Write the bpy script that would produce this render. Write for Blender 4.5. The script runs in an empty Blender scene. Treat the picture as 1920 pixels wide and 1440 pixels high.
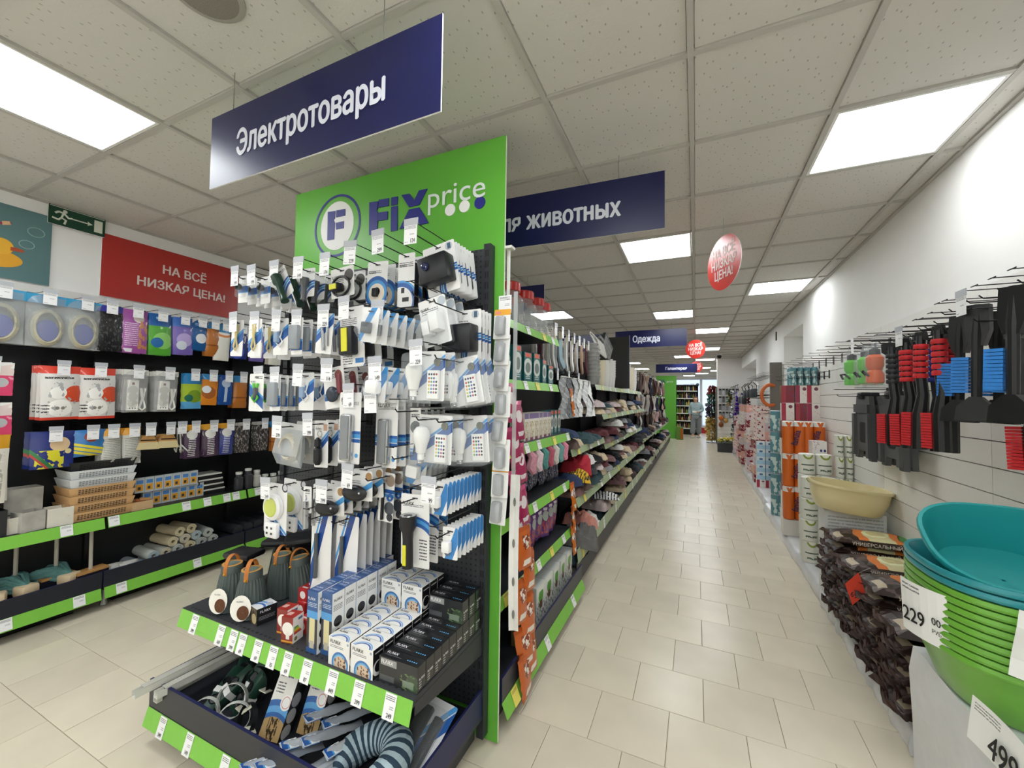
import bpy, bmesh, math, random
from mathutils import Vector, Matrix
from mathutils.geometry import interpolate_bezier, tessellate_polygon
R = random.Random(7)
PI = math.pi
sc = bpy.context.scene
COL = sc.collection

# ------------------------------------------------------------------ camera
F, YAW, PITCH, ROLL, HC = 754.3, .4284, .0356, .0136, 1.55
CEIL = HC + 1.3414
def ray(x, y):
    cy, sy, cp, sp, cr, sr = (math.cos(YAW), math.sin(YAW), math.cos(PITCH), math.sin(PITCH), math.cos(ROLL), math.sin(ROLL))
    u = (x - 960) / F; v = (720 - y) / F
    u, v = u * cr - v * sr, u * sr + v * cr
    yc = v * cp + sp; zc = cp - v * sp
    return Vector((u * cy - zc * sy, u * sy + zc * cy, yc))
O = Vector((0, 0, HC))
def atY(x, y, Y): r = ray(x, y); return O + r * (Y / r.y)
def atX(x, y, X): r = ray(x, y); return O + r * (X / r.x)
def atZ(x, y, Z): r = ray(x, y); return O + r * ((Z - HC) / r.z)
cam = bpy.data.cameras.new('camera'); cam.sensor_width = 36; cam.sensor_fit = 'HORIZONTAL'
cam.lens = F * 36 / 1920; cam.clip_start = .02; cam.clip_end = 100
camo = bpy.data.objects.new('camera', cam); COL.objects.link(camo); sc.camera = camo
fw = ray(960, 720).normalized(); rt = (ray(961, 720) - ray(960, 720)).normalized(); up = rt.cross(fw)
camo.matrix_world = Matrix.Translation(O) @ Matrix((rt, up, -fw)).transposed().to_4x4()

# ------------------------------------------------------------------ light and exposure
sc.view_settings.view_transform = 'Standard'; sc.view_settings.look = 'None'
sc.view_settings.exposure = 0.55; sc.view_settings.gamma = 1; sc.view_settings.use_curve_mapping = False
sc.cycles.max_bounces = 7; sc.cycles.diffuse_bounces = 5; sc.cycles.glossy_bounces = 3; sc.cycles.transparent_max_bounces = 12
LAMP = 9.2            # strength of the ceiling panels
DAY = 3.0             # daylight behind the shop window
w = bpy.data.worlds.new('world'); sc.world = w; w.use_nodes = True
bg = w.node_tree.nodes['Background']; bg.inputs[0].default_value = (.75, .86, 1, 1); bg.inputs[1].default_value = DAY

# ------------------------------------------------------------------ materials
def lin(c):
    if isinstance(c, str):
        c = [int(c[i:i + 2], 16) / 255 for i in (0, 2, 4)]
    return tuple((v / 12.92 if v <= .04045 else ((v + .055) / 1.055) ** 2.4) for v in c) + (1,)
MATS = {}
def mat(col, rough=.5, metal=0, var=.06, scale=30, bump=0, key=None, emit=0, trans=0, alpha=1, coat=0, rnd=0, ior=1.45):
    k = key or ('m', col, rough, metal, var, scale, bump, emit, trans, alpha, coat, rnd)
    if k in MATS: return MATS[k]
    m = bpy.data.materials.new(('surface_' + str(col)) if not key else key); m.use_nodes = True
    nt = m.node_tree; b = nt.nodes['Principled BSDF']; MATS[k] = m
    c = lin(col)
    b.inputs['Roughness'].default_value = rough; b.inputs['Metallic'].default_value = metal
    b.inputs['IOR'].default_value = ior
    if trans: b.inputs['Transmission Weight'].default_value = trans
    if alpha < 1: b.inputs['Alpha'].default_value = alpha
    if coat: b.inputs['Coat Weight'].default_value = coat; b.inputs['Coat Roughness'].default_value = .15
    tc = nt.nodes.new('ShaderNodeTexCoord'); n = nt.nodes.new('ShaderNodeTexNoise')
    n.inputs['Scale'].default_value = scale; n.inputs['Detail'].default_value = 2
    nt.links.new(tc.outputs['Object'], n.inputs['Vector'])
    mx = nt.nodes.new('ShaderNodeMix'); mx.data_type = 'RGBA'
    mx.inputs[6].default_value = tuple(max(0, v * (1 - var)) for v in c[:3]) + (1,)
    mx.inputs[7].default_value = tuple(min(1, v * (1 + var)) for v in c[:3]) + (1,)
    nt.links.new(n.outputs['Fac'], mx.inputs[0])
    out = mx.outputs[2]
    if rnd:
        oi = nt.nodes.new('ShaderNodeObjectInfo'); hs = nt.nodes.new('ShaderNodeHueSaturation')
        mr = nt.nodes.new('ShaderNodeMapRange'); mr.inputs[3].default_value = 1 - rnd; mr.inputs[4].default_value = 1 + rnd
        nt.links.new(oi.outputs['Random'], mr.inputs[0]); nt.links.new(mr.outputs[0], hs.inputs['Value'])
        nt.links.new(out, hs.inputs['Color']); out = hs.outputs[0]
    nt.links.new(out, b.inputs['Base Color'])
    if bump:
        bp = nt.nodes.new('ShaderNodeBump'); bp.inputs['Strength'].default_value = bump; bp.inputs['Distance'].default_value = .004
        nt.links.new(n.outputs['Fac'], bp.inputs['Height']); nt.links.new(bp.outputs[0], b.inputs['Normal'])
    if emit:
        nt.links.new(out, b.inputs['Emission Color']); b.inputs['Emission Strength'].default_value = emit
    return m
def pmat(key, base, shapes, rough=.45, coat=0, asp=1.0):
    """flat print drawn in the UV square: r=rect, c=disc, a=ring, l=lines of small text, d=diagonal band"""
    if key in MATS: return MATS[key]
    m = bpy.data.materials.new('print_' + key); m.use_nodes = True; MATS[key] = m
    nt = m.node_tree; b = nt.nodes['Principled BSDF']; b.inputs['Roughness'].default_value = rough
    if coat: b.inputs['Coat Weight'].default_value = coat
    N, K = nt.nodes.new, nt.links.new
    uv = N('ShaderNodeUVMap'); sp = N('ShaderNodeSeparateXYZ'); K(uv.outputs[0], sp.inputs[0])
    X, Y = sp.outputs[0], sp.outputs[1]
    def mth(op, a, b_=None, c=None):
        n = N('ShaderNodeMath'); n.operation = op
        for i, v in enumerate((a, b_, c)):
            if v is None: continue
            if isinstance(v, (int, float)): n.inputs[i].default_value = v
            else: K(v, n.inputs[i])
        return n.outputs[0]
    cur = None
    rgb = N('ShaderNodeRGB'); rgb.outputs[0].default_value = lin(base); cur = rgb.outputs[0]
    for s in shapes:
        k = s[0]
        if k in 'rl':
            _, x0, y0, x1, y1 = s[:5]
            f = mth('MULTIPLY', mth('COMPARE', X, (x0 + x1) / 2, abs(x1 - x0) / 2), mth('COMPARE', Y, (y0 + y1) / 2, abs(y1 - y0) / 2))
            if k == 'l':
                n = s[5]; fr = mth('FRACT', mth('MULTIPLY', mth('SUBTRACT', Y, y0), n / (y1 - y0)))
                f = mth('MULTIPLY', f, mth('COMPARE', fr, .5, .22))
                nz = N('ShaderNodeTexNoise'); nz.inputs['Scale'].default_value = 38; K(uv.outputs[0], nz.inputs[0])
                f = mth('MULTIPLY', f, mth('GREATER_THAN', nz.outputs[0], .42))
                col = s[6]
            else: col = s[5]
        elif k in 'ca':
            if k == 'c': _, cx, cy, r, col = s[:5]; r0, r1 = -r, r
            else: _, cx, cy, r0, r1, col = s[:6]
            v = N('ShaderNodeVectorMath'); v.operation = 'MULTIPLY_ADD'; K(uv.outputs[0], v.inputs[0])
            v.inputs[1].default_value = (asp, 1, 0); v.inputs[2].default_value = (-cx * asp, -cy, 0)
            ln = N('ShaderNodeVectorMath'); ln.operation = 'LENGTH'; K(v.outputs[0], ln.inputs[0])
            f = mth('COMPARE', ln.outputs['Value'], (r0 + r1) / 2, (r1 - r0) / 2)
        elif k == 'd':
            _, a, c0, hw, col = s[:5]
            f = mth('COMPARE', mth('ADD', Y, mth('MULTIPLY', X, a)), c0, hw)
        elif k == 'n':                         # mottled picture
            _, x0, y0, x1, y1, thr, scl, col = s
            nz = N('ShaderNodeTexNoise'); nz.inputs['Scale'].default_value = scl; K(uv.outputs[0], nz.inputs[0])
            f = mth('MULTIPLY', mth('COMPARE', X, (x0 + x1) / 2, abs(x1 - x0) / 2), mth('COMPARE', Y, (y0 + y1) / 2, abs(y1 - y0) / 2))
            f = mth('MULTIPLY', f, mth('GREATER_THAN', nz.outputs[0], thr))
        mx = N('ShaderNodeMix'); mx.data_type = 'RGBA'; K(f, mx.inputs[0]); K(cur, mx.inputs[6]); mx.inputs[7].default_value = lin(col)
        cur = mx.outputs[2]
    K(cur, b.inputs['Base Color'])
    return m

# ------------------------------------------------------------------ mesh builder
class MB:
    def __init__(s): s.v = []; s.f = []; s.m = []; s.uv = []; s.mats = []; s.T = Matrix.Identity(4)
    def mi(s, m):
        if m not in s.mats: s.mats.append(m)
        return s.mats.index(m)
    def pts(s, ps):
        n = len(s.v); s.v += [tuple(s.T @ Vector(p)) for p in ps]; return n
    def face(s, idx, m, uv=None):
        s.f.append(tuple(idx)); s.m.append(s.mi(m)); s.uv.append(uv or [(.5, .5)] * len(idx))
    def box(s, x0, y0, z0, x1, y1, z1, m, top=None, front=None, side=None, back=None, bottom=None, left=None):
        n = s.pts([(x, y, z) for z in (z0, z1) for y in (y0, y1) for x in (x0, x1)])
        q = [(0, 0), (1, 0), (1, 1), (0, 1)]
        s.face((n, n + 1, n + 5, n + 4), front or m, q)
        s.face((n + 3, n + 2, n + 6, n + 7), back or m, q)
        s.face((n + 1, n + 3, n + 7, n + 5), side or m, q)
        s.face((n + 2, n, n + 4, n + 6), left or side or m, q)
        s.face((n + 4, n + 5, n + 7, n + 6), top or m, q)
        s.face((n + 2, n + 3, n + 1, n), bottom or m, q)
        return s
    def rbox(s, x0, y0, z0, x1, y1, z1, r, m, seg=2):
        bm = bmesh.new(); bmesh.ops.create_cube(bm, size=1)
        for v in bm.verts: v.co = Vector(((x0 + x1) / 2 + v.co.x * (x1 - x0), (y0 + y1) / 2 + v.co.y * (y1 - y0), (z0 + z1) / 2 + v.co.z * (z1 - z0)))
        bmesh.ops.bevel(bm, geom=bm.edges[:], offset=r, segments=seg, profile=.5, affect='EDGES')
        n = s.pts([v.co for v in bm.verts]); bm.verts.index_update()
        for f in bm.faces:
            ps = [v.co for v in f.verts]
            s.face([n + v.index for v in f.verts], m, [((p.x - x0) / (x1 - x0), (p.z - z0) / (z1 - z0)) for p in ps])
        bm.free(); return s
    def ring(s, rings, m, cap=True, close=True, capm=None, uvs=True):
        """rings: list of equal-length loops, skinned in order"""
        k = len(rings[0]); n = s.pts([p for r in rings for p in r]); L = len(rings)
        for i in range(L - 1):
            for j in range(k if close else k - 1):
                a, b = n + i * k + j, n + i * k + (j + 1) % k
                u0, u1, v0, v1 = j / k, (j + 1) / k, i / (L - 1), (i + 1) / (L - 1)
                s.face((a, b, b + k, a + k), m, [(u0, v0), (u1, v0), (u1, v1), (u0, v1)])
        if cap:
            s.face([n + j for j in reversed(range(k))], capm or m); s.face([n + (L - 1) * k + j for j in range(k)], capm or m)
        return s
    def lathe(s, prof, m, seg=20, cx=0, cy=0, cap=True, capm=None, sx=1, sy=1, rib=0):
        rs = []
        for r, z in prof:
            rs.append([(cx + sx * (r + (rib if j % 2 else 0) * (1 if r > 1e-4 else 0)) * math.cos(2 * PI * j / seg), cy + sy * (r + (rib if j % 2 else 0)) * math.sin(2 * PI * j / seg), z) for j in range(seg)])
        return s.ring(rs, m, cap, capm=capm)
    def tube(s, path, r, m, seg=6, close=False):
        P = [Vector(p) for p in path]; rs = []; n = len(P); prev = None
        for i, p in enumerate(P):
            if close: t = (P[(i + 1) % n] - P[i - 1])
            else: t = P[min(i + 1, n - 1)] - P[max(i - 1, 0)]
            t.normalize()
            a = prev if prev is not None else (Vector((0, 0, 1)) if abs(t.z) < .9 else Vector((1, 0, 0)))
            u = (a - t * a.dot(t)).normalized(); prev = u; w_ = t.cross(u)
            rr = r[i] if isinstance(r, (list, tuple)) else r
            rs.append([p + (u * math.cos(2 * PI * j / seg) + w_ * math.sin(2 * PI * j / seg)) * rr for j in range(seg)])
        if close: rs.append(rs[0]); return s.ring(rs, m, cap=False)
        return s.ring(rs, m)
    def prism(s, out, y0, y1, m, side=None, back=None):
        """outline in x,z extruded along y, front at y0"""
        k = len(out); xs = [p[0] for p in out]; zs = [p[1] for p in out]
        x0, x1, z0, z1 = min(xs), max(xs), min(zs), max(zs)
        uv = [((p[0] - x0) / (x1 - x0), (p[1] - z0) / (z1 - z0)) for p in out]
        n = s.pts([(p[0], y0, p[1]) for p in out] + [(p[0], y1, p[1]) for p in out])
        s.face(range(n, n + k), m, uv); s.face([n + k + j for j in reversed(range(k))], back or m, uv[::-1])
        for j in range(k):
            a, b = n + j, n + (j + 1) % k
            s.face((b, a, a + k, b + k), side or m)
        return s
    def sphere(s, cx, cy, cz, r, m, seg=12, rings=8, sx=1, sy=1, sz=1):
        rs = [[(cx + sx * r * math.sin(PI * (i + .02) / (rings + .04)) * math.cos(2 * PI * j / seg), cy + sy * r * math.sin(PI * (i + .02) / (rings + .04)) * math.sin(2 * PI * j / seg), cz - sz * r * math.cos(PI * (i + .02) / (rings + .04))) for j in range(seg)] for i in range(rings + 1)]
        return s.ring(rs, m)
    def sheet(s, nx, ny, fn, m, th=0):
        n = s.pts([fn(i / nx, j / ny) for j in range(ny + 1) for i in range(nx + 1)])
        for j in range(ny):
            for i in range(nx):
                a = n + j * (nx + 1) + i
                s.face((a, a + 1, a + nx + 2, a + nx + 1), m, [(i / nx, j / ny), ((i + 1) / nx, j / ny), ((i + 1) / nx, (j + 1) / ny), (i / nx, (j + 1) / ny)])
        return s
    def done(s, name, sharp=.6):
        me = bpy.data.meshes.new(name); me.from_pydata(s.v, [], s.f)
        for m in s.mats: me.materials.append(m)
        me.polygons.foreach_set('material_index', s.m)
        ul = me.uv_layers.new(name='UVMap'); ul.data.foreach_set('uv', [c for f in s.uv for p in f for c in p])
        if sharp:
            me.polygons.foreach_set('use_smooth', [True] * len(s.f)); me.set_sharp_from_angle(angle=sharp)
        me.update(); return me
def rect(w, h, r=.006, z1=0, n=2, x=0):
    """rounded rectangle outline hanging down from z1, counter-clockwise seen from the front"""
    o = []
    for cx, cz, a0 in ((w / 2 - r, z1 - h + r, -90), (w / 2 - r, z1 - r, 0), (-w / 2 + r, z1 - r, 90), (-w / 2 + r, z1 - h + r, 180)):
        for i in range(n + 1):
            a = math.radians(a0 + 90 * i / n); o.append((x + cx + r * math.cos(a), cz + r * math.sin(a)))
    return o
def oval(cx, cz, rx, rz, n=16): return [(cx + rx * math.cos(2 * PI * i / n), cz + rz * math.sin(2 * PI * i / n)) for i in range(n)]

TXT = {}
def text(s, h, col='1a1a1a', bold=0, sx=1.0, align='CENTER', rough=.5, m=None, ext=0.0004, sp=1.0):
    """lettering as a thin mesh standing in the x,z plane, facing -y; h is the capital height"""
    k = (s, h, col, bold, sx, align, ext, sp, m and m.name)
    if k in TXT: return TXT[k]
    c = bpy.data.curves.new('lettering', 'FONT'); c.body = s; c.size = h / .72; c.align_x = align
    c.space_character = sp; c.space_line = .9
    o = bpy.data.objects.new('lettering', c); COL.objects.link(o); dg = bpy.context.evaluated_depsgraph_get()
    cu = o.evaluated_get(dg).to_curve(dg); loops = []
    for q in cu.splines:
        P = []; B = q.bezier_points; n = len(B)
        for i in range(n):
            b0, b1 = B[i], B[(i + 1) % n]
            straight = (b0.handle_right - b0.co).length < 1e-7 and (b1.handle_left - b1.co).length < 1e-7
            seg = [b0.co] if straight else interpolate_bezier(b0.co, b0.handle_right, b1.handle_left, b1.co, 5 if h > .03 else 4)[:-1]
            for p in seg:
                if not P or (Vector(p).xy - P[-1]).length > h * 1e-4: P.append(Vector(p).xy)
        if len(P) > 2 and (P[0] - P[-1]).length < h * 1e-4: P.pop()
        if len(P) > 2: loops.append(P)
    bpy.data.objects.remove(o); bpy.data.curves.remove(c)
    area = lambda P: sum(P[i].x * P[(i + 1) % len(P)].y - P[(i + 1) % len(P)].x * P[i].y for i in range(len(P))) / 2
    def inside(p, P):
        r = False
        for i in range(len(P)):
            a, b_ = P[i], P[i - 1]
            if (a.y > p.y) != (b_.y > p.y) and p.x < (b_.x - a.x) * (p.y - a.y) / (b_.y - a.y) + a.x: r = not r
        return r
    sgn = math.copysign(1, area(max(loops, key=lambda P: abs(area(P)))))
    outs = [[P] for P in loops if area(P) * sgn > 0]
    for P in loops:
        if area(P) * sgn <= 0:
            c_ = [g for g in outs if inside(P[0], g[0])]
            if c_: min(c_, key=lambda g: abs(area(g[0]))).append(P)
            else: outs.append([P])
    vs, fs, lv = [], [], 0; d = bold * h
    for dx, dy in (((-d, 0), (d, 0), (0, d * .6), (0, -d * .6))[:4 if h > .03 else 2] if bold else ((0, 0),)):
        for gi, g in enumerate(outs):
            n0 = len(vs); zz = (lv * .00012 + (gi % 3) * .00004) * (1 if h < .03 else 2.5)
            for P in g: vs += [((p.x + dx) * sx, -ext - zz, p.y + dy) for p in P]
            fs += [tuple(n0 + i for i in t) for t in tessellate_polygon([[Vector((p.x, p.y, 0)) for p in P] for P in g])]
        lv += 1
    me = bpy.data.meshes.new('lettering'); me.from_pydata(vs, [], fs); me.update()
    me.name = 'lettering'; me.materials.clear(); me.materials.append(m or mat(col, rough, var=.02)); TXT[k] = me
    return me

# ------------------------------------------------------------------ objects
def obj(name, me, parent=None, loc=(0, 0, 0), rot=(0, 0, 0), label=None, cat=None, group=None, kind=None, scale=None):
    o = bpy.data.objects.new(name, me); COL.objects.link(o); o.location = loc; o.rotation_euler = rot
    if scale: o.scale = scale
    if parent: o.parent = parent
    if label: o['label'] = label
    if cat: o['category'] = cat
    if group: o['group'] = group
    if kind: o['kind'] = kind
    return o
ORD = ['first', 'second', 'third', 'fourth', 'fifth', 'sixth', 'seventh', 'eighth', 'ninth', 'tenth', 'eleventh', 'twelfth', 'thirteenth', 'fourteenth', 'fifteenth', 'sixteenth', 'seventeenth', 'eighteenth', 'nineteenth', 'twentieth'] + ['twenty-' + q for q in ('first', 'second', 'third', 'fourth', 'fifth', 'sixth', 'seventh', 'eighth', 'ninth')] + ['thirtieth'] + ['thirty-' + q for q in ('first', 'second', 'third', 'fourth', 'fifth', 'sixth', 'seventh', 'eighth', 'ninth')] + ['fortieth'] + ['forty-' + q for q in ('first', 'second', 'third', 'fourth', 'fifth', 'sixth', 'seventh', 'eighth', 'ninth')]
def nth(i): return ORD[min(i, len(ORD) - 1)]
def place(proto, label, loc, rot=(0, 0, 0), group=None, scale=None):
    """proto = (name, category, [(part, mesh, loc, [(subpart, mesh, loc)])]); builds the thing and its parts from shared meshes"""
    name, cat, parts = proto
    if len(parts) == 1 and not (len(parts[0]) > 3 and parts[0][3]):
        return obj(name, parts[0][1], None, loc, rot, label, cat, group, scale=scale)
    root = obj(name, None, None, loc, rot, label, cat, group, scale=scale); root.empty_display_size = .05
    for p in parts:
        c = obj(p[0], p[1], root, p[2] if len(p) > 2 else (0, 0, 0))
        if len(p) > 3:
            for q in p[3]: obj(q[0], q[1], c, q[2] if len(q) > 2 else (0, 0, 0))
    return root
EAST = PI / 2      # a thing modelled facing -y, turned to face +x
WEST = -PI / 2
# ================================================================== the room
XL, XR, YB, YF = -4.20, 1.30, -2.6, 25.0
WALL = mat('f6f5f3', .7, var=.03, scale=6)
def struct(name, me, parent=None, loc=(0, 0, 0), rot=(0, 0, 0), label=None):
    return obj(name, me, parent, loc, rot, label, kind=None if parent else 'structure')
# floor: running-bond stone tiles on a grout bed
GROUT = mat('8c8474', .9, var=.1, scale=60)
TILE = mat('dcd2be', .25, var=.10, scale=4, rnd=.05, key='floor_tile', bump=.06)
b = MB(); b.box(XL - .2, YB - .2, -.12, 3.4, YF + 3, -.006, GROUT); floor = struct('floor', b.done('floor'))
P_, G_ = .333, .0022
b = MB(); h = P_ / 2 - G_ / 2; c_ = .002
rs = [[(-h, -h, -.006), (h, -h, -.006), (h, h, -.006), (-h, h, -.006)], [(-h, -h, -c_ * .5), (h, -h, -c_ * .5), (h, h, -c_ * .5), (-h, h, -c_ * .5)],
      [(-h + c_, -h + c_, 0), (h - c_, -h + c_, 0), (h - c_, h - c_, 0), (-h + c_, h - c_, 0)]]
b.ring(rs, TILE); tile_me = b.done('tile', .3)
spots = []
for j in range(-14, 70):
    y = 2.211 + P_ * (j + .5); off = .033 if j % 2 == 0 else .21
    for i in range(-14, 5):
        x = off + P_ * (i + .5)
        if x + .1 < XL or x - .1 > XR + .5 or y > YF + .3: continue
        d = (x * math.cos(YAW) + y * math.sin(YAW), -x * math.sin(YAW) + y * math.cos(YAW))
        vis = d[1] > .7 and abs(d[0] / d[1]) < 1.35 and y > .3 and not (-2.2 < x < -1.05 and y > 1.2) and not (x > .85 and y > 2.2)
        spots.append((0 if vis else 1, x * x + y * y, x, y))
spots.sort()
bb = MB()
for k, (a, d, x, y) in enumerate(spots):
    tl = (R.uniform(-.0012, .0012), R.uniform(-.0012, .0012))
    if k < 300: obj('tile', tile_me, floor, (x, y, R.uniform(-.0004, .0004)), (tl[0], tl[1], 0))
    else:
        bb.T = Matrix.Translation((x, y, R.uniform(-.0004, .0004))); bb.ring(rs, TILE)
obj('tile_field', bb.done('tile_field', .3), floor, kind='stuff')
# ceiling: 60 cm lay-in tiles on exposed bars
CT = bpy.data.materials.new('ceiling_tile'); CT.use_nodes = True
nt = CT.node_tree; bs = nt.nodes['Principled BSDF']; bs.inputs['Roughness'].default_value = .9
tc = nt.nodes.new('ShaderNodeTexCoord'); vo = nt.nodes.new('ShaderNodeTexVoronoi'); vo.voronoi_dimensions = '2D'; vo.inputs['Scale'].default_value = 24
mp = nt.nodes.new('ShaderNodeMapping'); mp.inputs['Scale'].default_value = (1, .55, 1)
oi = nt.nodes.new('ShaderNodeObjectInfo'); nt.links.new(oi.outputs['Random'], mp.inputs['Location'])
nt.links.new(tc.outputs['Object'], mp.inputs[0]); nt.links.new(mp.outputs[0], vo.inputs[0])
cr = nt.nodes.new('ShaderNodeValToRGB'); cr.color_ramp.elements[0].position = .05; cr.color_ramp.elements[1].position = .085
cr.color_ramp.elements[0].color = lin('aaa69e'); cr.color_ramp.elements[1].color = lin('d3d0ca')
nt.links.new(vo.outputs['Distance'], cr.inputs[0]); nt.links.new(cr.outputs[0], bs.inputs['Base Color'])
nz = nt.nodes.new('ShaderNodeTexNoise'); nz.inputs['Scale'].default_value = 120; bp = nt.nodes.new('ShaderNodeBump')
bp.inputs['Strength'].default_value = .25; bp.inputs['Distance'].default_value = .003
nt.links.new(tc.outputs['Object'], nz.inputs[0]); nt.links.new(nz.outputs[0], bp.inputs['Height']); nt.links.new(bp.outputs[0], bs.inputs['Normal'])
BAR = mat('bdbab4', .55, var=.03)
b = MB(); b.box(XL - .2, YB - .2, CEIL + .04, 3.4, YF + .2, CEIL + .16, WALL); ceiling = struct('ceiling', b.done('ceiling'))
X0, Y0, S = -.0145, 1.6605, .6
LIGHTS = {(1, 1), (-1, 3), (1, 6), (-1, 8), (0, 11), (0, 16), (-1, 19), (0, 21), (-5, -2), (-5, 3), (-4, 7), (-4, 12), (-4, 17), (-1, -2), (1, -5), (-5, -6), (-1, -6), (-1, 24), (0, 27), (-4, 22), (-4, 27), (1, 30), (-2, 31), (0, 33), (-1, 36), (-3, -5), (-6, -4), (0, -5)}  # the last panels, unseen behind the viewer, are added to brighten the room
b = MB(); b.box(-.286, -.286, .012, .286, .286, .026, CT); ct_me = b.done('ceiling_tile')
cells = []
for i in range(-7, 3):
    for j in range(-8, 40):
        if (i, j) in LIGHTS: continue
        x0, x1 = X0 + S * i, X0 + S * (i + 1); y0, y1 = Y0 + S * j, Y0 + S * (j + 1)
        cells.append((0 if y1 > 0 else 1, ((x0 + x1) / 2) ** 2 + y0 ** 2, i, j))
cells.sort(); bb = MB(); n = 0
for a, d, i, j in cells:
    x0, x1 = X0 + S * i, X0 + S * (i + 1); y0 = Y0 + S * j
    if x0 >= XL - .01 and x1 <= XR + .06 and a == 0 and n < 300:
        obj('ceiling_tile', ct_me, ceiling, (x0 + .3, y0 + .3, CEIL)); n += 1
    else:
        u0, u1 = max(x0, XL), min(x1, XR + (0.6 if 0 else 0))
        if u1 - u0 > .03: bb.box(u0 + .014, y0 + .014, CEIL + .012, u1 - .014, y0 + S - .014, CEIL + .026, CT)
obj('ceiling_tile_field', bb.done('ceiling_tile_field'), ceiling, kind='stuff')
b = MB(); b.box(-.012, YB, 0, .012, YF, .03, BAR); b.box(-.003, YB, .001, .003, YF, .04, BAR); bar_y = b.done('grid_bar')
for i in range(-6, 3): obj('grid_bar', bar_y, ceiling, (X0 + S * i, 0, CEIL))
b = MB(); b.box(XL, -.012, .001, XR, .012, .03, BAR); bar_x = b.done('grid_bar')
for j in range(-7, 40): obj('grid_bar', bar_x, ceiling, (0, Y0 + S * j, CEIL + .0005))
b = MB(); b.box(XR - .022, YB, CEIL - .001, XR, 14.3, CEIL + .02, BAR); b.box(XL, YB, CEIL - .001, XL + .022, YF, CEIL + .02, BAR); obj('edge_trim', b.done('edge_trim'), ceiling)
# lamps
LM = bpy.data.materials.new('lamp_diffuser'); LM.use_nodes = True; nt = LM.node_tree; bs = nt.nodes['Principled BSDF']
bs.inputs['Base Color'].default_value = (.9, .9, .9, 1)
tc = nt.nodes.new('ShaderNodeTexCoord'); wv = nt.nodes.new('ShaderNodeTexWave'); wv.bands_direction = 'Y'; wv.inputs['Scale'].default_value = 1.05; wv.inputs['Phase Offset'].default_value = 1.2
mr = nt.nodes.new('ShaderNodeMapRange'); mr.inputs[3].default_value = .75 * LAMP; mr.inputs[4].default_value = 1.25 * LAMP
nt.links.new(tc.outputs['Object'], wv.inputs[0]); nt.links.new(wv.outputs['Fac'], mr.inputs[0]); nt.links.new(mr.outputs[0], bs.inputs['Emission Strength'])
bs.inputs['Emission Color'].default_value = (.95, .99, 1, 1)
LMS = {}
for f_ in (.75, 1.0, 1.2):
    LMS[f_] = LM.copy(); mr_ = [n for n in LMS[f_].node_tree.nodes if n.type == 'MAP_RANGE'][0]; mr_.inputs[3].default_value *= f_; mr_.inputs[4].default_value *= f_
FRM = mat('e9e9e6', .4)
b = MB(); hw = .286; fr = .014
for x0, y0, x1, y1 in ((-hw, -hw, hw, -hw + fr), (-hw, hw - fr, hw, hw), (-hw, -hw + fr, -hw + fr, hw - fr), (hw - fr, -hw + fr, hw, hw - fr)): b.box(x0, y0, 0.002, x1, y1, .035, FRM)
lf = b.done('frame'); ldm = {}
for f_ in LMS: b = MB(); b.box(-hw + fr, -hw + fr, .006, hw - fr, hw - fr, .012, LMS[f_]); ldm[f_] = b.done('diffuser')
LL = {(1, 1): 'square ceiling light panel nearest the right wall, above the hanging brushes', (-1, 3): 'square ceiling light panel just behind the animal goods sign', (1, 6): 'square ceiling light panel beside the right wall, second along that wall',
      (-1, 8): 'square ceiling light panel over the aisle, between the animal goods and clothing signs', (0, 11): 'ceiling light panel over the aisle just right of the clothing sign', (0, 16): 'ceiling light panel partly hidden by the second red disc',
      (-1, 19): 'ceiling light panel left of the second red disc, above the haberdashery sign', (0, 21): 'narrow looking ceiling light panel just above the third red disc', (-5, -2): 'square ceiling light panel at the upper left corner of the photo'}
for (i, j) in sorted(LIGHTS):
    y = Y0 + S * (j + .5)
    lb = LL.get((i, j)) or ('ceiling light panel %s, %s tile from the shop window' % ({-6: 'beside the left wall', -3: 'between the aisles', -5: 'along the left wall', -4: 'over the left aisle', -1: 'over the main aisle', -2: 'left of the main aisle', 0: 'right of the main aisle centre', 1: 'along the right wall'}[i], nth(39 - j)) if y > 0 else 'unseen ceiling light panel behind the viewer, %s row and %s column' % (nth(-j - 1), nth(i + 5)))
    place(('ceiling_light', 'lamp', [('frame', lf), ('diffuser', ldm[0.75 if i == 1 else 1.2 if i < -3 or -2 < i else 1.0])]), lb, (X0 + S * (i + .5), y, CEIL), group='ceiling light panels')
# round speaker
b = MB(); b.lathe([(.115, 0), (.115, -.006), (.10, -.010)], mat('a7a29a', .6), 32); sp1 = b.done('rim'); b = MB(); b.lathe([(.10, -.0095), (.06, -.015), (.002, -.017)], mat('8b857c', .7, bump=.5, scale=400), 32, cap=False); sp2 = b.done('grille')
p = atZ(384, -12, CEIL)
place(('ceiling_speaker', 'speaker', [('rim', sp1), ('grille', sp2)]), 'round grey ceiling loudspeaker in a tile at the top edge', (p.x, p.y, CEIL + .012))

# walls
def wall(name, boxes, m=WALL):
    b = MB()
    for q in boxes: b.box(*q, m)
    return struct(name, b.done(name))
ZT = CEIL + .04
wl = wall('wall_left', [(XL - .2, YB, 0, XL, YF, ZT)])
wb = wall('wall_back', [(XL - .2, YB - .2, 0, 1.7, YB, ZT)])
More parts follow.
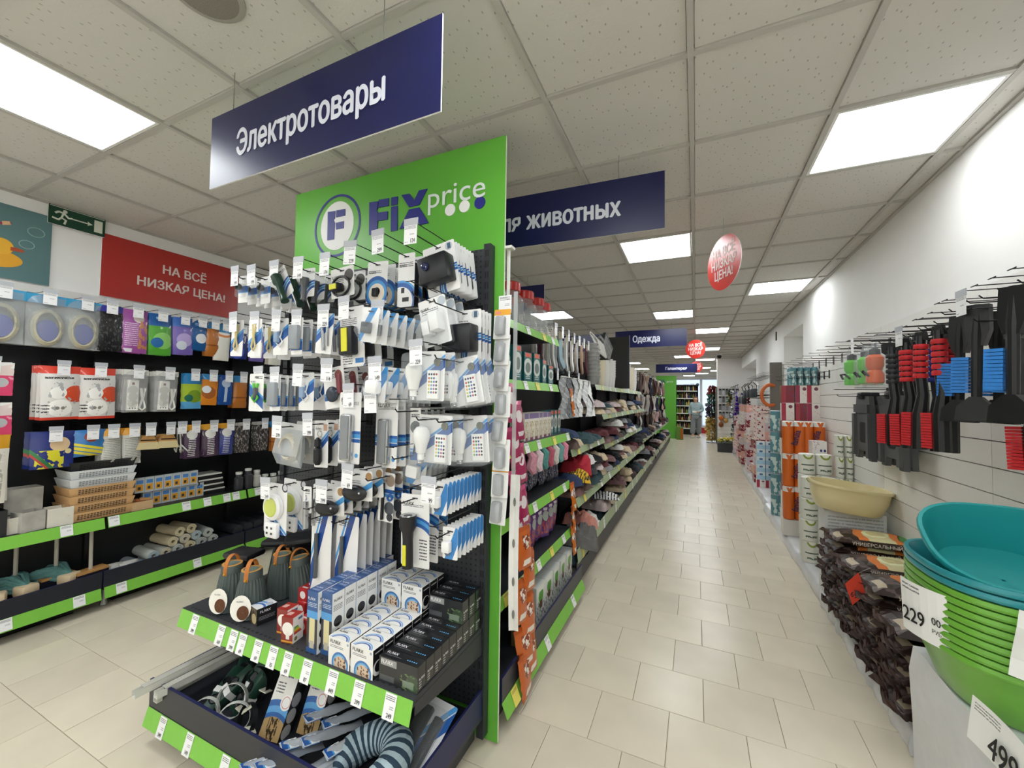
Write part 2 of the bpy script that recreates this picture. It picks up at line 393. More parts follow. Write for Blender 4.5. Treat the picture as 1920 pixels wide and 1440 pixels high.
# right wall with two window niches
wr = wall('wall_right', [(XR, YB, 0, XR + .35, 6.43, ZT), (XR, 6.43, 2.60, XR + .35, 7.72, ZT), (XR + .3, 6.43, 0, XR + .35, 7.72, 2.6), (XR, 7.72, 0, XR + .35, 10.97, ZT),
                         (XR, 10.97, 2.56, XR + .5, 14.255, ZT), (XR + .45, 10.97, 0, XR + .5, 14.255, 2.56), (XR + .3, 10.9, 0, XR + .5, 10.975, ZT)])
wp = wall('wall_projection', [(.62, 14.25, 0, 2.2, 14.45, ZT)])
wn = wall('wall_entrance', [(2.0, 14.45, 0, 2.2, YF, ZT)])
b = MB(); b.box(1.284, 8.3, 2.63, 1.30, 8.36, 2.78, mat('55504a', .6)); obj('junction_box', b.done('junction_box'), None, (0, 0, 0), label='small dark junction box high on the right wall under the ceiling', cat='junction box')
# far wall with shop window
FR = mat('c9cdd2', .4); 
wf = wall('wall_far', [(XL, YF, 0, -1.05, YF + .2, ZT), (-1.05, YF, 2.80, 2.2, YF + .2, ZT), (-1.05, YF, 0, 2.2, YF + .2, .12)])
GL = mat('dfe6f2', .35, trans=.55, alpha=1, var=.02, key='frosted_film_glass')
def window(n, x0, x1, lab):
    b = MB()
    for q in ((x0, .12, x0 + .06, 2.80), (x1 - .06, .12, x1, 2.80), (x0 + .06, 2.74, x1 - .06, 2.80), (x0 + .06, .12, x1 - .06, .18)): b.box(q[0], YF - .02, q[1], q[2], YF + .06, q[3], FR)
    o = struct('window_%d' % n, b.done('window_frame'), label=lab)
    b = MB(); b.box(x0 + .06, YF + .01, .18, x1 - .06, YF + .02, 2.74, GL); obj('pane', b.done('pane'), o)
    return o
w2 = window(1, -1.05, .28, 'left pane of the frosted shop window'); w3 = window(2, .28, 1.2, 'right pane of the frosted shop window'); w4 = window(3, 1.2, 2.0, 'entrance side pane of the shop window')
obj('lettering', text('FiX price', .11, '8fa0b6', .02), w2, (-.35, YF - .004, 2.42), scale=(-1, 1, 1))
for x, z, c, lab in ((.86, 1.85, 'f0cfd4', 'pink disc'), (.9, .95, 'b9e3cf', 'mint disc')):
    b = MB(); b.prism(oval(0, 0, .24, .24, 20), -.003, 0, mat(c, .5)); obj('window_sticker', b.done('sticker'), w3, (x, YF + .008, z))
b = MB(); b.box(.54, YF - .012, .30, 1.18, YF - .006, .46, mat('a8322c', .5)); obj('window_sticker', b.done('sticker'), w3)
b = MB(); b.prism(oval(0, 0, .09, .09, 18), -.004, 0, mat('5f6f84', .5)); obj('window_sticker', b.done('sticker'), w2, (.10, YF + .006, 2.46))

# slat wall panels on the right wall: each slat is a board with a groove below it
SL = mat('eceae5', .45, var=.02); DK = mat('5a5650', .8)
def slatwall(name, y0, y1, z0, z1, pitch, lab, x=1.285):
    b = MB(); b.box(x, y0, z0, XR, y1, z1, DK); o = struct(name, b.done(name), label=lab)
    n = int(round((z1 - z0) / pitch)); bo = MB(); bo.box(-.011, 0, .0025, 0, y1 - y0 - .003, pitch - .0025, SL); me = bo.done('slat')
    for k in range(n): obj('slat', me, o, (x, y0 + .0015, z0 + k * pitch))
    return o
zs = 2.13
for k, (a, c) in enumerate(((.2, 1.45), (1.45, 2.685), (2.685, 3.9), (3.9, 5.09), (5.09, 6.35))):
    slatwall('trim_%d' % (k + 1), a, c, zs - 16 * .125, zs, .125, 'white slat wall panel, %s along the right wall' % nth(k))
for k, (a, c) in enumerate(((7.9, 9.2), (9.2, 10.6), )):
    slatwall('trim_%d' % (k + 6), a, c, zs - 16 * .125, zs, .125, 'white slat wall panel beyond the window niche, %s' % nth(k))
b = MB(); b.box(1.12, 7.80, .1, 1.285, 7.86, 2.2, mat('6f6a63', .5)); struct('trim_8', b.done('panel_edge'))
# ================================================================== hanging signs and boards
def tfit(s, h, width, col='1a1a1a', bold=0, **k):
    me = text(s, h, col, bold, **k); xs = [v.co.x for v in me.vertices]; return text(s, h, col, bold, sx=width / (max(xs) - min(xs)), **k)
BLUE = mat('11164a', .36, var=.03, key='sign_blue'); WHT = mat('f2f2f0', .5, var=.02); LET = 'd9dce8'
CLEAR = mat('e6e9ec', .12, trans=.0, alpha=.35, var=.01, key='clear_plastic')
STEEL = mat('9a9a98', .35, .8)
def hang_sign(label, s, c, w, h, ztop, rz, tw, th, tx=0, name='hanging_sign'):
    b = MB(); b.box(-w / 2, -.003, -h, w / 2, .003, 0, WHT, front=BLUE, back=BLUE); pn = b.done('panel')
    b = MB(); b.tube([(0, 0, -.015), (0, 0, CEIL - ztop + .01)], .0016, STEEL, 5); hk = b.done('hanger')
    ps = [('panel', pn), ('hanger', hk, (-w * .38, 0, 0)), ('hanger', hk, (w * .3, 0, 0))]
    if s: ps.append(('lettering', tfit(s, th, tw, LET, .05), (tx, -.0036, -h / 2 - th / 2)))
    return place((name, 'sign', ps), label, (c[0], c[1], ztop), (0, 0, rz))
hang_sign('long dark blue hanging sign reading Электротовары', 'Электротовары', (-1.306, 1.004), 1.19, .312, 2.742, 0, .79, .105, -.02)
hang_sign('dark blue hanging sign reading для животных, half behind the green board', 'Для животных', (-.74, 2.20), 1.19, .31, 2.768, .055, .80, .105, -.03)
hang_sign('dark blue hanging sign reading Одежда over the aisle', 'Одежда', (-.73, 7.4), 1.19, .30, 2.785, 0, .46, .115, -.06)
hang_sign('dark blue hanging sign reading Галантерея at the far end', 'Галантерея', (-.55, 13.5), 1.19, .27, 2.69, 0, .62, .09)
hang_sign('dark blue hanging sign behind the jars with red lids', '', (-2.0, 4.1), 1.0, .31, 2.80, 0, .1, .1)
hang_sign('dark blue hanging sign above the plastic goods, mostly hidden', '', (-2.2, 7.2), 1.4, .3, 2.72, 0, .1, .1)
RED = mat('d63b32', .28, var=.03)
def disc(label, x, y, z, r, rz):
    b = MB(); b.prism(oval(0, 0, r, r, 40), -.002, .002, RED, side=WHT, back=RED); pn = b.done('panel')
    b = MB(); b.tube([(0, 0, r - .01), (0, 0, CEIL - z + .01)], .0012, STEEL, 5); hk = b.done('hanger')
    t = text('НА ВСЁ\nНИЗКАЯ\nЦЕНА!', r * .33, 'f6dcd8', .05, sx=.8)
    place(('hanging_disc', 'sign', [('panel', pn), ('hanger', hk), ('lettering', t, (0, -.0026, r * .26))]), label, (x, y, z), (0, 0, rz))
disc('red hanging disc nearest the viewer, turned edgewise', .19, 3.3, 2.568, .2, -math.radians(60))
disc('red hanging disc in the middle distance, facing the viewer', 0, 8.9, 2.595, .19, -.25)
disc('red hanging disc furthest away beside the haberdashery sign', .03, 13.9, 2.62, .18, -.15)

# left wall posters
def poster(name, cat, label, y0, y1, z0, z1, m, extra, x=XL + .012):
    b = MB(); b.box(-(y1 - y0) / 2, -.006, z0 - z1, (y1 - y0) / 2, .005, 0, WHT, front=m)
    return place((name, cat, [('panel', b.done('panel'))] + extra), label, (x, (y0 + y1) / 2, z1), (0, 0, EAST))
TEAL = mat('5c7f82', .45, var=.08, scale=3)
DS = 1.0
def flat(out, m, y=-.0065):
    if DS != 1: out = [(.80 + (x - .865) * DS, -.19 + (z + .25) * DS) for x, z in out]
    b = MB(); b.prism(out, y - .0012, y, m); return b.done('shape')
dk = []; DS = .72
cx = .88
dk.append(('duck_body', flat(oval(cx - .22, -.36, .20, .085, 24), mat('e8a92a', .5, var=.1, scale=9))))
dk.append(('duck_head', flat(oval(cx - .155, -.245, .075, .075, 20), mat('efb530', .5, var=.08, scale=9), -.0078)))
dk.append(('duck_bill', flat([(cx - .10, -.27), (cx - .02, -.265), (cx - .015, -.245), (cx - .05, -.235), (cx - .10, -.235)], mat('b8502a', .5), -.0090)))
dk.append(('cup', flat(oval(cx - .29, -.20, .09, .12, 16), mat('a8402c', .5), -.0072)))
dk.append(('toothbrush', flat([(cx - .25, -.10), (cx - .135, -.03), (cx - .10, -.02), (cx - .105, -.005), (cx - .15, -.015), (cx - .26, -.085)], mat('a03058', .5), -.0074)))
dk.append(('bristles', flat([(cx - .155, -.05), (cx - .105, -.03), (cx - .115, .0), (cx - .16, -.015)], mat('e0b48a', .5), -.0086)))
dk.append(('toothbrush', flat([(cx - .30, -.05), (cx - .24, .03), (cx - .215, .02), (cx - .28, -.07)], mat('6fa53c', .5), -.0074)))
dk.append(('bristles', flat([(cx - .255, .02), (cx - .20, .01), (cx - .195, .045), (cx - .25, .055)], mat('c9cbb0', .5), -.0086)))
dk = [(n, m, (0, 0, -.10)) for n, m in dk]; DS = 1.0
for u, v, r in ((-.03, -.14, .04), (-.07, -.24, .035)):
    b = MB(); b.tube([(cx + u + r * math.cos(a * PI / 8), -.007, v + r * .8 * math.sin(a * PI / 8)) for a in range(16)], .003, mat('8fb0b0', .4), 5, True); dk.append(('bubble', b.done('bubble')))
dk = [(d[0], d[1], ((d[2] if len(d) > 2 else (0, 0, 0))[0] - .50, (d[2] if len(d) > 2 else (0, 0, 0))[1], (d[2] if len(d) > 2 else (0, 0, 0))[2])) for d in dk]
poster('wall_poster', 'poster', 'teal wall poster with a yellow rubber duck and toothbrushes', .36, 1.208, 2.303, 2.80, TEAL, dk)
rp = mat('b5342e', .3, var=.04, scale=4)
t1 = tfit('НА ВСЁ', .072, .34, 'ecdcd6', .04); t2 = tfit('НИЗКАЯ ЦЕНА!', .072, .68, 'ecdcd6', .04)
poster('wall_poster', 'poster', 'red wall poster with white lettering reading НА ВСЁ НИЗКАЯ ЦЕНА', 1.475, 2.50, 2.303, 2.792, rp, [('lettering', t1, (.05, -.007, -.205)), ('lettering', t2, (.05, -.007, -.345))])
EX = mat('15432f', .35); exw = mat('dfe3d4', .5)
ex = [('border', flat([(-.145, -.005), (.145, -.005), (.145, -.009), (-.145, -.009)][::-1], exw)), ('arrow', flat([(-.045, -.064), (.055, -.064), (.05, -.052), (.08, -.068), (.05, -.084), (.055, -.072), (-.045, -.072)][::-1], exw)), ('door', flat([(.088, -.025), (.135, -.025), (.135, -.115), (.088, -.115)][::-1], exw))]
b = MB(); b.prism(oval(-.068, -.030, .012, .012, 12), -.0077, -.0065, exw)
for q in ([(-.10, -.040), (-.075, -.043), (-.05, -.07), (-.03, -.066)], [(-.076, -.045), (-.085, -.08), (-.062, -.092), (-.07, -.122)], [(-.085, -.08), (-.10, -.098), (-.132, -.092)], [(-.10, -.040), (-.118, -.055)]):
    b.tube([(x, -.007, z) for x, z in q], .0065, exw, 6)
ex.append(('running_figure', b.done('figure')))
poster('exit_sign', 'sign', 'green emergency exit sign with a running figure and arrow', 1.18, 1.482, 2.752, 2.889, EX, ex, XL + .03)

# ================================================================== endcap: green header board
GRN = mat('63b13e', .38, var=.05, scale=2, key='board_green'); NAVY = mat('2a2f86', .45)
BX0, BX1, BY, BZ = -2.237, -.806, 1.66, 2.785
b = MB(); b.box(BX0, BY, .015, BX1, BY + .012, BZ, mat('d8e6c8', .5), front=GRN, back=GRN); parts = [('panel', b.done('panel'))]
def zp(z): return atY(540 + z[0] * .21875, 240 + z[1] * .21875, BY - .001)
def poly(name, pts, m, y=-.0025):
    q = [zp(p) for p in pts]; q = [(v.x, v.z) for v in q]
    a = sum(q[i][0] * q[(i + 1) % len(q)][1] - q[(i + 1) % len(q)][0] * q[i][1] for i in range(len(q)))
    if a < 0: q = q[::-1]
    bb = MB(); bb.prism(q, BY + y, BY - .0002, m); parts.append((name, bb.done(name)))
c0 = zp((420, 838)); r0 = .172
b = MB(); b.prism(oval(c0.x, c0.z, .130, .142, 32), BY - .002, BY, WHT); parts.append(('logo_disc', b.done('logo_disc')))
b = MB(); n = 48; o1 = [(c0.x + r0 * math.cos(2 * PI * i / n), c0.z + .205 * math.sin(2 * PI * i / n)) for i in range(n)]; o2 = [(c0.x + (r0 - .013) * math.cos(2 * PI * i / n), c0.z + .19 * math.sin(2 * PI * i / n)) for i in range(n)]
o1 = [(c0.x + r0 * 1.06 * math.cos(2 * PI * i / n), c0.z + r0 * 1.06 * math.sin(2 * PI * i / n)) for i in range(n)]; o2 = [(c0.x + (r0 * 1.06 - .014) * math.cos(2 * PI * i / n), c0.z + (r0 * 1.06 - .014) * math.sin(2 * PI * i / n)) for i in range(n)]
k0 = b.pts([(x, BY - .002, z) for x, z in o1] + [(x, BY - .002, z) for x, z in o2])
for i in range(n): b.face((k0 + i, k0 + (i + 1) % n, k0 + n + (i + 1) % n, k0 + n + i), NAVY)
parts.append(('logo_ring', b.done('logo_ring', 0)))
for nm, q in (('letter', [(345, 722), (410, 712), (405, 775), (395, 790), (405, 815), (398, 955), (340, 965)]), ('letter', [(418, 708), (493, 695), (493, 752), (415, 768)]), ('letter', [(412, 815), (482, 800), (480, 860), (415, 872)]),
              ('letter', [(700, 640), (775, 630), (772, 690), (762, 705), (775, 730), (765, 910), (697, 918)]), ('letter', [(780, 618), (868, 603), (865, 668), (778, 684)]), ('letter', [(772, 728), (858, 715), (855, 785), (770, 798)]),
              ('letter', [(888, 598), (943, 588), (942, 655), (886, 666)]), ('letter', [(886, 678), (942, 668), (940, 878), (884, 888)]),
              ('letter', [(975, 577), (1045, 565), (1085, 622), (1125, 537), (1197, 522), (1128, 660), (1040, 680)]), ('letter', [(1040, 700), (1130, 682), (1208, 815), (1135, 832), (1085, 760), (1030, 855), (957, 868)])):
    poly(nm, q, NAVY, -.0045)
a = zp((1200, 600)); d = zp((1690, 520)); t = tfit('price', .112, d.x - a.x, 'e4ecea', .004)
parts.append(('lettering', t, ((a.x + d.x) / 2, BY - .002, zp((1440, 618)).z - .012)))
for q, m in (((1390, 703), WHT), ((1513, 672), WHT), ((1645, 640), NAVY)):
    c = zp(q); b = MB(); b.prism(oval(c.x, c.z, .030, .030, 20), BY - .003, BY, m); parts.append(('logo_dot', b.done('logo_dot')))
place(('header_board', 'sign board', parts), 'tall green board with the FIX price logo behind the electrical goods', (0, 0, 0))

# pegboard, uprights, shelf, tray
PEG = bpy.data.materials.new('pegboard_dark'); PEG.use_nodes = True; nt = PEG.node_tree; bs = nt.nodes['Principled BSDF']; bs.inputs['Roughness'].default_value = .5
tc = nt.nodes.new('ShaderNodeTexCoord'); vm = nt.nodes.new('ShaderNodeVectorMath'); vm.operation = 'SCALE'; vm.inputs['Scale'].default_value = 40; nt.links.new(tc.outputs['Object'], vm.inputs[0])
fr_ = nt.nodes.new('ShaderNodeVectorMath'); fr_.operation = 'FRACTION'; nt.links.new(vm.outputs[0], fr_.inputs[0])
sb = nt.nodes.new('ShaderNodeVectorMath'); sb.operation = 'SUBTRACT'; sb.inputs[1].default_value = (.5, .5, .5); nt.links.new(fr_.outputs[0], sb.inputs[0])
mu = nt.nodes.new('ShaderNodeVectorMath'); mu.operation = 'MULTIPLY'; mu.inputs[1].default_value = (1, 1, 1); nt.links.new(sb.outputs[0], mu.inputs[0])
sx_ = nt.nodes.new('ShaderNodeSeparateXYZ'); nt.links.new(mu.outputs[0], sx_.inputs[0])
mm = nt.nodes.new('ShaderNodeMath'); mm.operation = 'MULTIPLY'; nt.links.new(sx_.outputs[0], mm.inputs[0]); nt.links.new(sx_.outputs[0], mm.inputs[1])
m2 = nt.nodes.new('ShaderNodeMath'); m2.operation = 'MULTIPLY_ADD'; nt.links.new(sx_.outputs[2], m2.inputs[0]); nt.links.new(sx_.outputs[2], m2.inputs[1]); nt.links.new(mm.outputs[0], m2.inputs[2])
lt = nt.nodes.new('ShaderNodeMath'); lt.operation = 'LESS_THAN'; lt.inputs[1].default_value = .035; nt.links.new(m2.outputs[0], lt.inputs[0])
mx = nt.nodes.new('ShaderNodeMix'); mx.data_type = 'RGBA'; mx.inputs[6].default_value = lin('33353a'); mx.inputs[7].default_value = lin('08090b'); nt.links.new(lt.outputs[0], mx.inputs[0]); nt.links.new(mx.outputs[2], bs.inputs['Base Color'])
DARK = mat('2b2d33', .45, var=.08); DARK2 = mat('1c1f2b', .42, var=.08); NAVY2 = mat('1a1f4d', .45); GRAIL = mat('7fc24a', .35, var=.05, key='rail_green'); BLK = mat('151517', .45, var=.1)
PTAG = pmat('price_card', 'f0f0f2', [('l', .08, .72, .9, .93, 3, '4a4a50'), ('l', .5, .40, .85, .55, 2, '8a8a90')], .4)
b = MB(); b.box(-.024, -.0012, -.078, .024, .0006, 0, PTAG); rail_card = b.done('price_card')
def rail_tags(root, line0, line1, fr, texts, tilt, rot):
    """price cards on a rail from line0 to line1 (positions as fractions)"""
    for f, t in zip(fr, texts):
        p = Vector(line0).lerp(Vector(line1), f)
        c = obj('price_card', rail_card, root, p, (tilt, 0, rot))
        if t: obj('lettering', text(t, .014, '1c1c20', .03, sx=.8), c, (.004, -.002, -.070))
LX0, LX1 = -2.225, -.865
g = obj('endcap_gondola', None, None, (0, 0, 0), label='dark perforated endcap gondola in front of the green board', cat='shelving')
b = MB(); b.box(LX0 + .02, 1.628, .16, LX1 - .02, 1.655, 2.245, PEG); obj('back_panel', b.done('back_panel'), g)
for x in (LX0 - .012, LX1 - .022):
    b = MB(); b.box(x, 1.61, .05, x + .034, 1.655, 2.26, DARK)
    for k in range(40): b.box(x + .008, 1.6085, .25 + k * .05, x + .014, 1.61, .28 + k * .05, BLK); b.box(x + .02, 1.6085, .25 + k * .05, x + .026, 1.61, .28 + k * .05, BLK)
    obj('upright', b.done('upright'), g)
# shelf
b = MB(); b.box(LX0, 1.13, .507, LX1, 1.628, .532, DARK, top=PEG)
for k in range(int((LX1 - LX0 - .06) / .028)): b.box(LX0 + .03 + k * .028, 1.150, .532, LX0 + .042 + k * .028, 1.158, .5325, BLK)
b.prism([(0, 0), (1, 0), (1, 1), (0, 1)], 0, 0, DARK) if 0 else None
obj('shelf', b.done('shelf'), g)
for x in (LX0 - .004, LX1 + .001):
    b = MB(); b.T = Matrix.Translation((x, 0, 0)); b.T = b.T @ Matrix.Rotation(PI / 2, 4, 'Z')
    b.prism([(1.14, .515), (1.14, .475), (1.60, .415), (1.62, .415), (1.62, .515)], 0, .003, DARK); obj('bracket', b.done('bracket'), g)
def front_rail(root, x0, x1, y, z, h=.062, tilt=.5, name='price_rail'):
    b = MB(); dy = math.sin(tilt) * h; dz = math.cos(tilt) * h
    n = b.pts([(x0, y, z), (x1, y, z), (x1, y - dy, z - dz), (x0, y - dy, z - dz), (x0, y + .002, z - .002), (x1, y + .002, z - .002), (x1, y - dy + .002, z - dz), (x0, y - dy + .002, z - dz)])
    for f in ((3, 2, 1, 0), (4, 5, 6, 7), (0, 1, 5, 4), (2, 3, 7, 6), (1, 2, 6, 5), (3, 0, 4, 7)): b.face([n + i for i in f], GRAIL)
    return obj(name, b.done(name, 0), root)
front_rail(g, LX0, LX1, 1.13, .53, .075, .28)
rail_tags(g, (LX0, 1.128, .5285), (LX1, 1.128, .5285), (.09, .235, .30, .345, .42, .49, .555, .635, .735, .83, .935), ('399', '169', '299', '69', '69', '35', '69', '87', '449', '299', '249'), -.28, 0)
# tray
b = MB(); TX0, TX1, TY = LX0 - .01, LX1 + .005, 1.02
b.box(TX0, TY, .135, TX1, 1.62, .15, DARK); b.box(TX0, TY, .15, TX1, TY + .012, .268, NAVY2, front=mat('2a2b33', .4, var=.05), top=NAVY2); obj('tray', b.done('tray'), g)
for x in (TX0, TX1 - .01):
    b = MB(); b.box(x, TY + .012, .15, x + .01, 1.62, .262, NAVY2); obj('tray_side', b.done('tray_side'), g)
front_rail(g, TX0, TX1, TY - .002, .15, .075, .28)
rail_tags(g, (TX0, TY - .004, .1485), (TX1, TY - .004, .1485), (.10, .245, .42, .60, .80), ('349', '149', '399', '199', '99'), -.28, 0)
b = MB(); b.box(TX0 + .05, TY + .1, .03, TX1 - .04, 1.62, .135, DARK); obj('base', b.done('base'), g)
for x in (TX0 + .1, TX1 - .08):
    b = MB(); b.lathe([(.02, 0), (.026, .006), (.02, .03), (.012, .05)], mat('b9b9b6', .4), 12, x, 1.60); obj('foot', b.done('foot'), g)
# ================================================================== goods hanging on the endcap
CW = 'ecebea'; SW1, SW2, SW3 = '2a5ea8', '4f9bd8', '7fb6e6'
def arcs(cx, cy, r, w=.05): return [('a', cx, cy, r, r + w, SW1), ('a', cx, cy, r + w * 1.25, r + w * 2.1, SW2), ('a', cx, cy, r + w * 2.3, r + w * 3, SW1)]
WIRE = mat('121214', .4, .3)
def hook_meshes(L):
    b = MB(); b.tube([(0, 0, 0), (0, -L + .012, 0), (0, -L, .012)], .0028, WIRE, 6); w1 = b.done('product_wire')
    b = MB(); b.tube([(0, 0, .05), (0, -L - .012, .05)], .0022, WIRE, 5); w2 = b.done('tag_wire')
    b = MB(); b.box(-.02, -.003, -.02, .02, 0, .065, WIRE); bp = b.done('backplate')
    b = MB(); b.tube([(-.02, -L - .012, .05), (.02, -L - .012, .05)], .0022, WIRE, 5); tb = b.done('cross_bar')
    return w1, w2, bp, tb
HM = {L: hook_meshes(L) for L in (.36, .30, .24)}
HT = pmat('hook_tag', 'f1f1f4', [('l', .06, .78, .92, .95, 3, '4a4a52'), ('l', .45, .46, .8, .56, 1, '8a8a92'), ('l', .06, .08, .35, .16, 1, 'a0a0a8')], .35)
b = MB(); b.box(-.031, -.0015, -.098, .031, .0005, -.022, HT); tag_me = b.done('price_tag')
b = MB(); b.box(-.034, -.0022, -.024, .034, .0012, .004, mat('b9bcc4', .25, var=.02)); clip_me = b.done('holder')
def hook(loc, rot, label, price, L=.36, tag=True, group='peg hooks', tilt=0):
    m = HM[L]; root = obj('peg_hook', None, None, loc, rot, label, 'hook', group)
    obj('backplate', m[2], root); obj('product_wire', m[0], root); obj('tag_wire', m[1], root); obj('cross_bar', m[3], root)
    if tag:
        t = obj('price_tag', tag_me, root, (0, -L - .014, .05), (0, tilt, R.uniform(-.08, .08)))
        obj('holder', clip_me, t)
        if price: obj('lettering', text(price, .017, '1b1b20', .02, sx=.72), t, (.012, -.0022, -.093))
    return root
def card(w, h, key, shapes, base=CW, t=.0012, top=.016, r=.006, extra=None):
    b = MB(); m = pmat(key, base, shapes, .4, asp=w / h); bk = mat('dcdcdc', .5)
    b.prism(rect(w, h, r, top), -t, 0, m, side=bk, back=bk); 
    b.box(-.014, -t - .0004, -.003, .014, -t - .0001, .003, mat('55555a', .6)); 
    return b.done('card')
LOGO = lambda h, col='1b1b20': text('FLΛRX', h, col, .02, sx=.95, align='LEFT')
PR = {}
def proto(key, name, cat, w, h, shapes, dev, logo=.011, lx=None, lz=-.026, base=CW, lcol='1b1b20'):
    ps = [('card', card(w, h, key, shapes, base))]
    if logo: ps.append(('lettering', LOGO(logo, lcol), (lx if lx is not None else -w / 2 + .008, -.002, lz)))
    for d in dev: ps.append(d)
    PR[key] = (name, cat, ps, w, h)
PLB = mat('1b1c20', .35, var=.1); PLG = mat('55585c', .35); WPL = mat('eeeeee', .3); CLR = mat('dfe6ea', .06, alpha=.12, var=.01, key='blister'); SIL = mat('b8babd', .25, .9); YEL = mat('d9d634', .4, key='cob_yellow')
def mesh(fn, name): b = MB(); fn(b); return b.done(name)
# devices
def d_cam(b): b.rbox(-.072, -.075, -.17, .072, -.002, -.055, .008, PLB)
def d_lens(b): b.T = Matrix.Translation((-.03, -.076, -.10)) @ Matrix.Rotation(PI / 2, 4, 'X'); b.lathe([(.018, 0), (.018, .006), (.012, .008), (.002, .004)], mat('20264a', .1), 16)
def d_torch(b):
    b.T = Matrix.Translation((.0, -.022, -.035)); b.lathe([(.019, 0), (.019, -.03), (.012, -.042), (.012, -.095), (.014, -.1), (.014, -.105)], PLG, 16, rib=.001)
def d_torchg(b):
    b.T = Matrix.Translation((0, -.024, -.03)); b.lathe([(.024, 0), (.024, -.035), (.015, -.05), (.015, -.13), (.018, -.135), (.018, -.145)], mat('1d3a2c', .3), 16, rib=.001)
def d_head(b): b.rbox(-.035, -.05, -.105, .02, -.004, -.065, .012, PLB)
def d_headstrap(b): b.tube([(.055 * math.cos(a * PI / 8), -.012, -.075 + .045 * math.sin(a * PI / 8)) for a in range(16)], .006, PLB, 6, True)
def d_headlens(b): b.box(-.028, -.054, -.098, .012, -.049, -.075, YEL)
def d_cob(b): b.rbox(-.04, -.045, -.20, .04, -.003, -.075, .01, PLB)
def d_cobl(b): b.box(-.016, -.049, -.185, .016, -.044, -.085, YEL)
def d_plug(b): b.rbox(-.04, -.05, -.15, -.002, -.002, -.09, .006, WPL); 
def d_plug2(b): b.rbox(.004, -.055, -.14, .05, -.002, -.06, .006, WPL)
def d_shell(b): b.rbox(-.068, -.058, -.19, .066, -.002, -.05, .012, CLR)
def d_bulb(b):
    b.T = Matrix.Translation((-.045, -.034, 0)); b.lathe([(.014, -.168), (.0145, -.145), (.02, -.14), (.027, -.105), (.033, -.09), (.036, -.07), (.033, -.05), (.022, -.035), (.003, -.029)], mat('f3f3f1', .18, var=.01), 20)
def d_base(b):
    b.T = Matrix.Translation((-.045, -.034, 0)); b.lathe([(.006, -.187), (.0135, -.184), (.0145, -.18), (.013, -.177), (.0145, -.174), (.013, -.171), (.0145, -.168)], SIL, 16)
rc = [(.18, .86, '222226'), (.40, .86, '2f3a66'), (.62, .86, '222226'), (.84, .86, 'b8322c')]
pal = [('c8452f', '3f7f3f', '38489a', 'e8e8e8'), ('d9772f', '5a9a4f', '5a69b8', '222226'), ('e0b23a', '66a9c0', '8a5aa8', '222226'), ('d9d04a', '4f8fc4', 'a85a8f', '222226'), ('8fb04a', '3f6fb0', 'b84a5a', '222226')]
for r_i, row in enumerate(pal):
    for c_i, cc in enumerate(row): rc.append((.18 + .22 * c_i, .72 - .125 * r_i, cc))
RMT = pmat('remote_keys', 'f4f4f2', [('c', x, y, .042, c) for x, y, c in rc], .35, asp=.5)
def d_remote(b): b.box(.008, -.016, -.175, .062, -.004, -.062, WPL, front=RMT)
def d_orb(b): b.T = Matrix.Translation((.045, -.0022, -.028)) @ Matrix.Rotation(PI / 2, 4, 'X'); b.lathe([(.017, 0), (.0165, .0015)], pmat('orb', '3a3a36', [('a', .5, .5, .2, .36, 'd8d4b8'), ('c', .5, .5, .2, '8f9a7a')]), 18, capm=mat('6a6a5c', .3, var=.6, scale=60))
def d_bshell(b): b.rbox(-.09, -.072, -.195, .085, -.0015, .008, .02, CLR)
def d_led(b): b.rbox(-.03, -.03, -.27, .03, -.002, -.075, .010, SIL)
def d_ledp(b):
    for k in range(6): b.sphere(0, -.031, -.10 - k * .03, .006, WHT, 8, 5)
def d_led2(b): b.box(-.022, -.033, -.26, .022, -.029, -.082, mat('8f9296', .3, .6))
def d_mouse(b): b.sphere(0, -.02, -.075, .035, PLB, 14, 8, sx=2.0, sy=.6, sz=1)
def d_knob(b): b.sphere(.045, -.038, -.07, .006, SIL, 8, 6)
def d_puck(b): b.T = Matrix.Translation((0, -.004, -.095)) @ Matrix.Rotation(PI / 2, 4, 'X'); b.lathe([(.062, 0), (.062, .018), (.05, .026), (.046, .024)], WPL, 28, capm=WPL)
def d_puckl(b): b.T = Matrix.Translation((0, -.0285, -.095)) @ Matrix.Rotation(PI / 2, 4, 'X'); b.lathe([(.045, 0), (.04, .004), (.002, .005)], mat('c9d36a', .35), 24)
def d_puckr(b): b.rbox(-.045, -.028, -.24, .045, -.002, -.165, .012, WPL)
def d_keys(b):
    for x in (-.018, .014):
        for z in (-.19, -.215): b.box(x - .006, -.0295, z - .005, x + .006, -.0285, z + .005, mat('3a3a3e', .5))
def d_pen(b): b.tube([(-.012, -.01, -.03), (-.012, -.01, -.19)], .007, PLB, 8)
def d_ring(b): b.T = Matrix.Translation((.024, -.004, -.09)) @ Matrix.Rotation(PI / 2, 4, 'X'); b.lathe([(.016, 0), (.016, .006), (.009, .006), (.009, 0)], mat('2a5ea8', .4), 18, cap=False)
def d_white(b): b.rbox(-.026, -.028, -.078, .01, -.002, -.036, .004, WPL)
def d_ftorch(b):
    b.T = Matrix.Translation((-.008, -.036, 0)); b.lathe([(.034, -.062), (.035, -.105), (.023, -.13), (.021, -.16), (.022, -.27), (.015, -.275)], PLB, 20)
def d_ftl(b): b.T = Matrix.Translation((-.008, -.036, 0)); b.lathe([(.032, -.0615), (.030, -.059), (.002, -.066)], SIL, 20, cap=False)
def d_fty(b): b.box(-.016, -.061, -.255, 0, -.057, -.175, YEL)
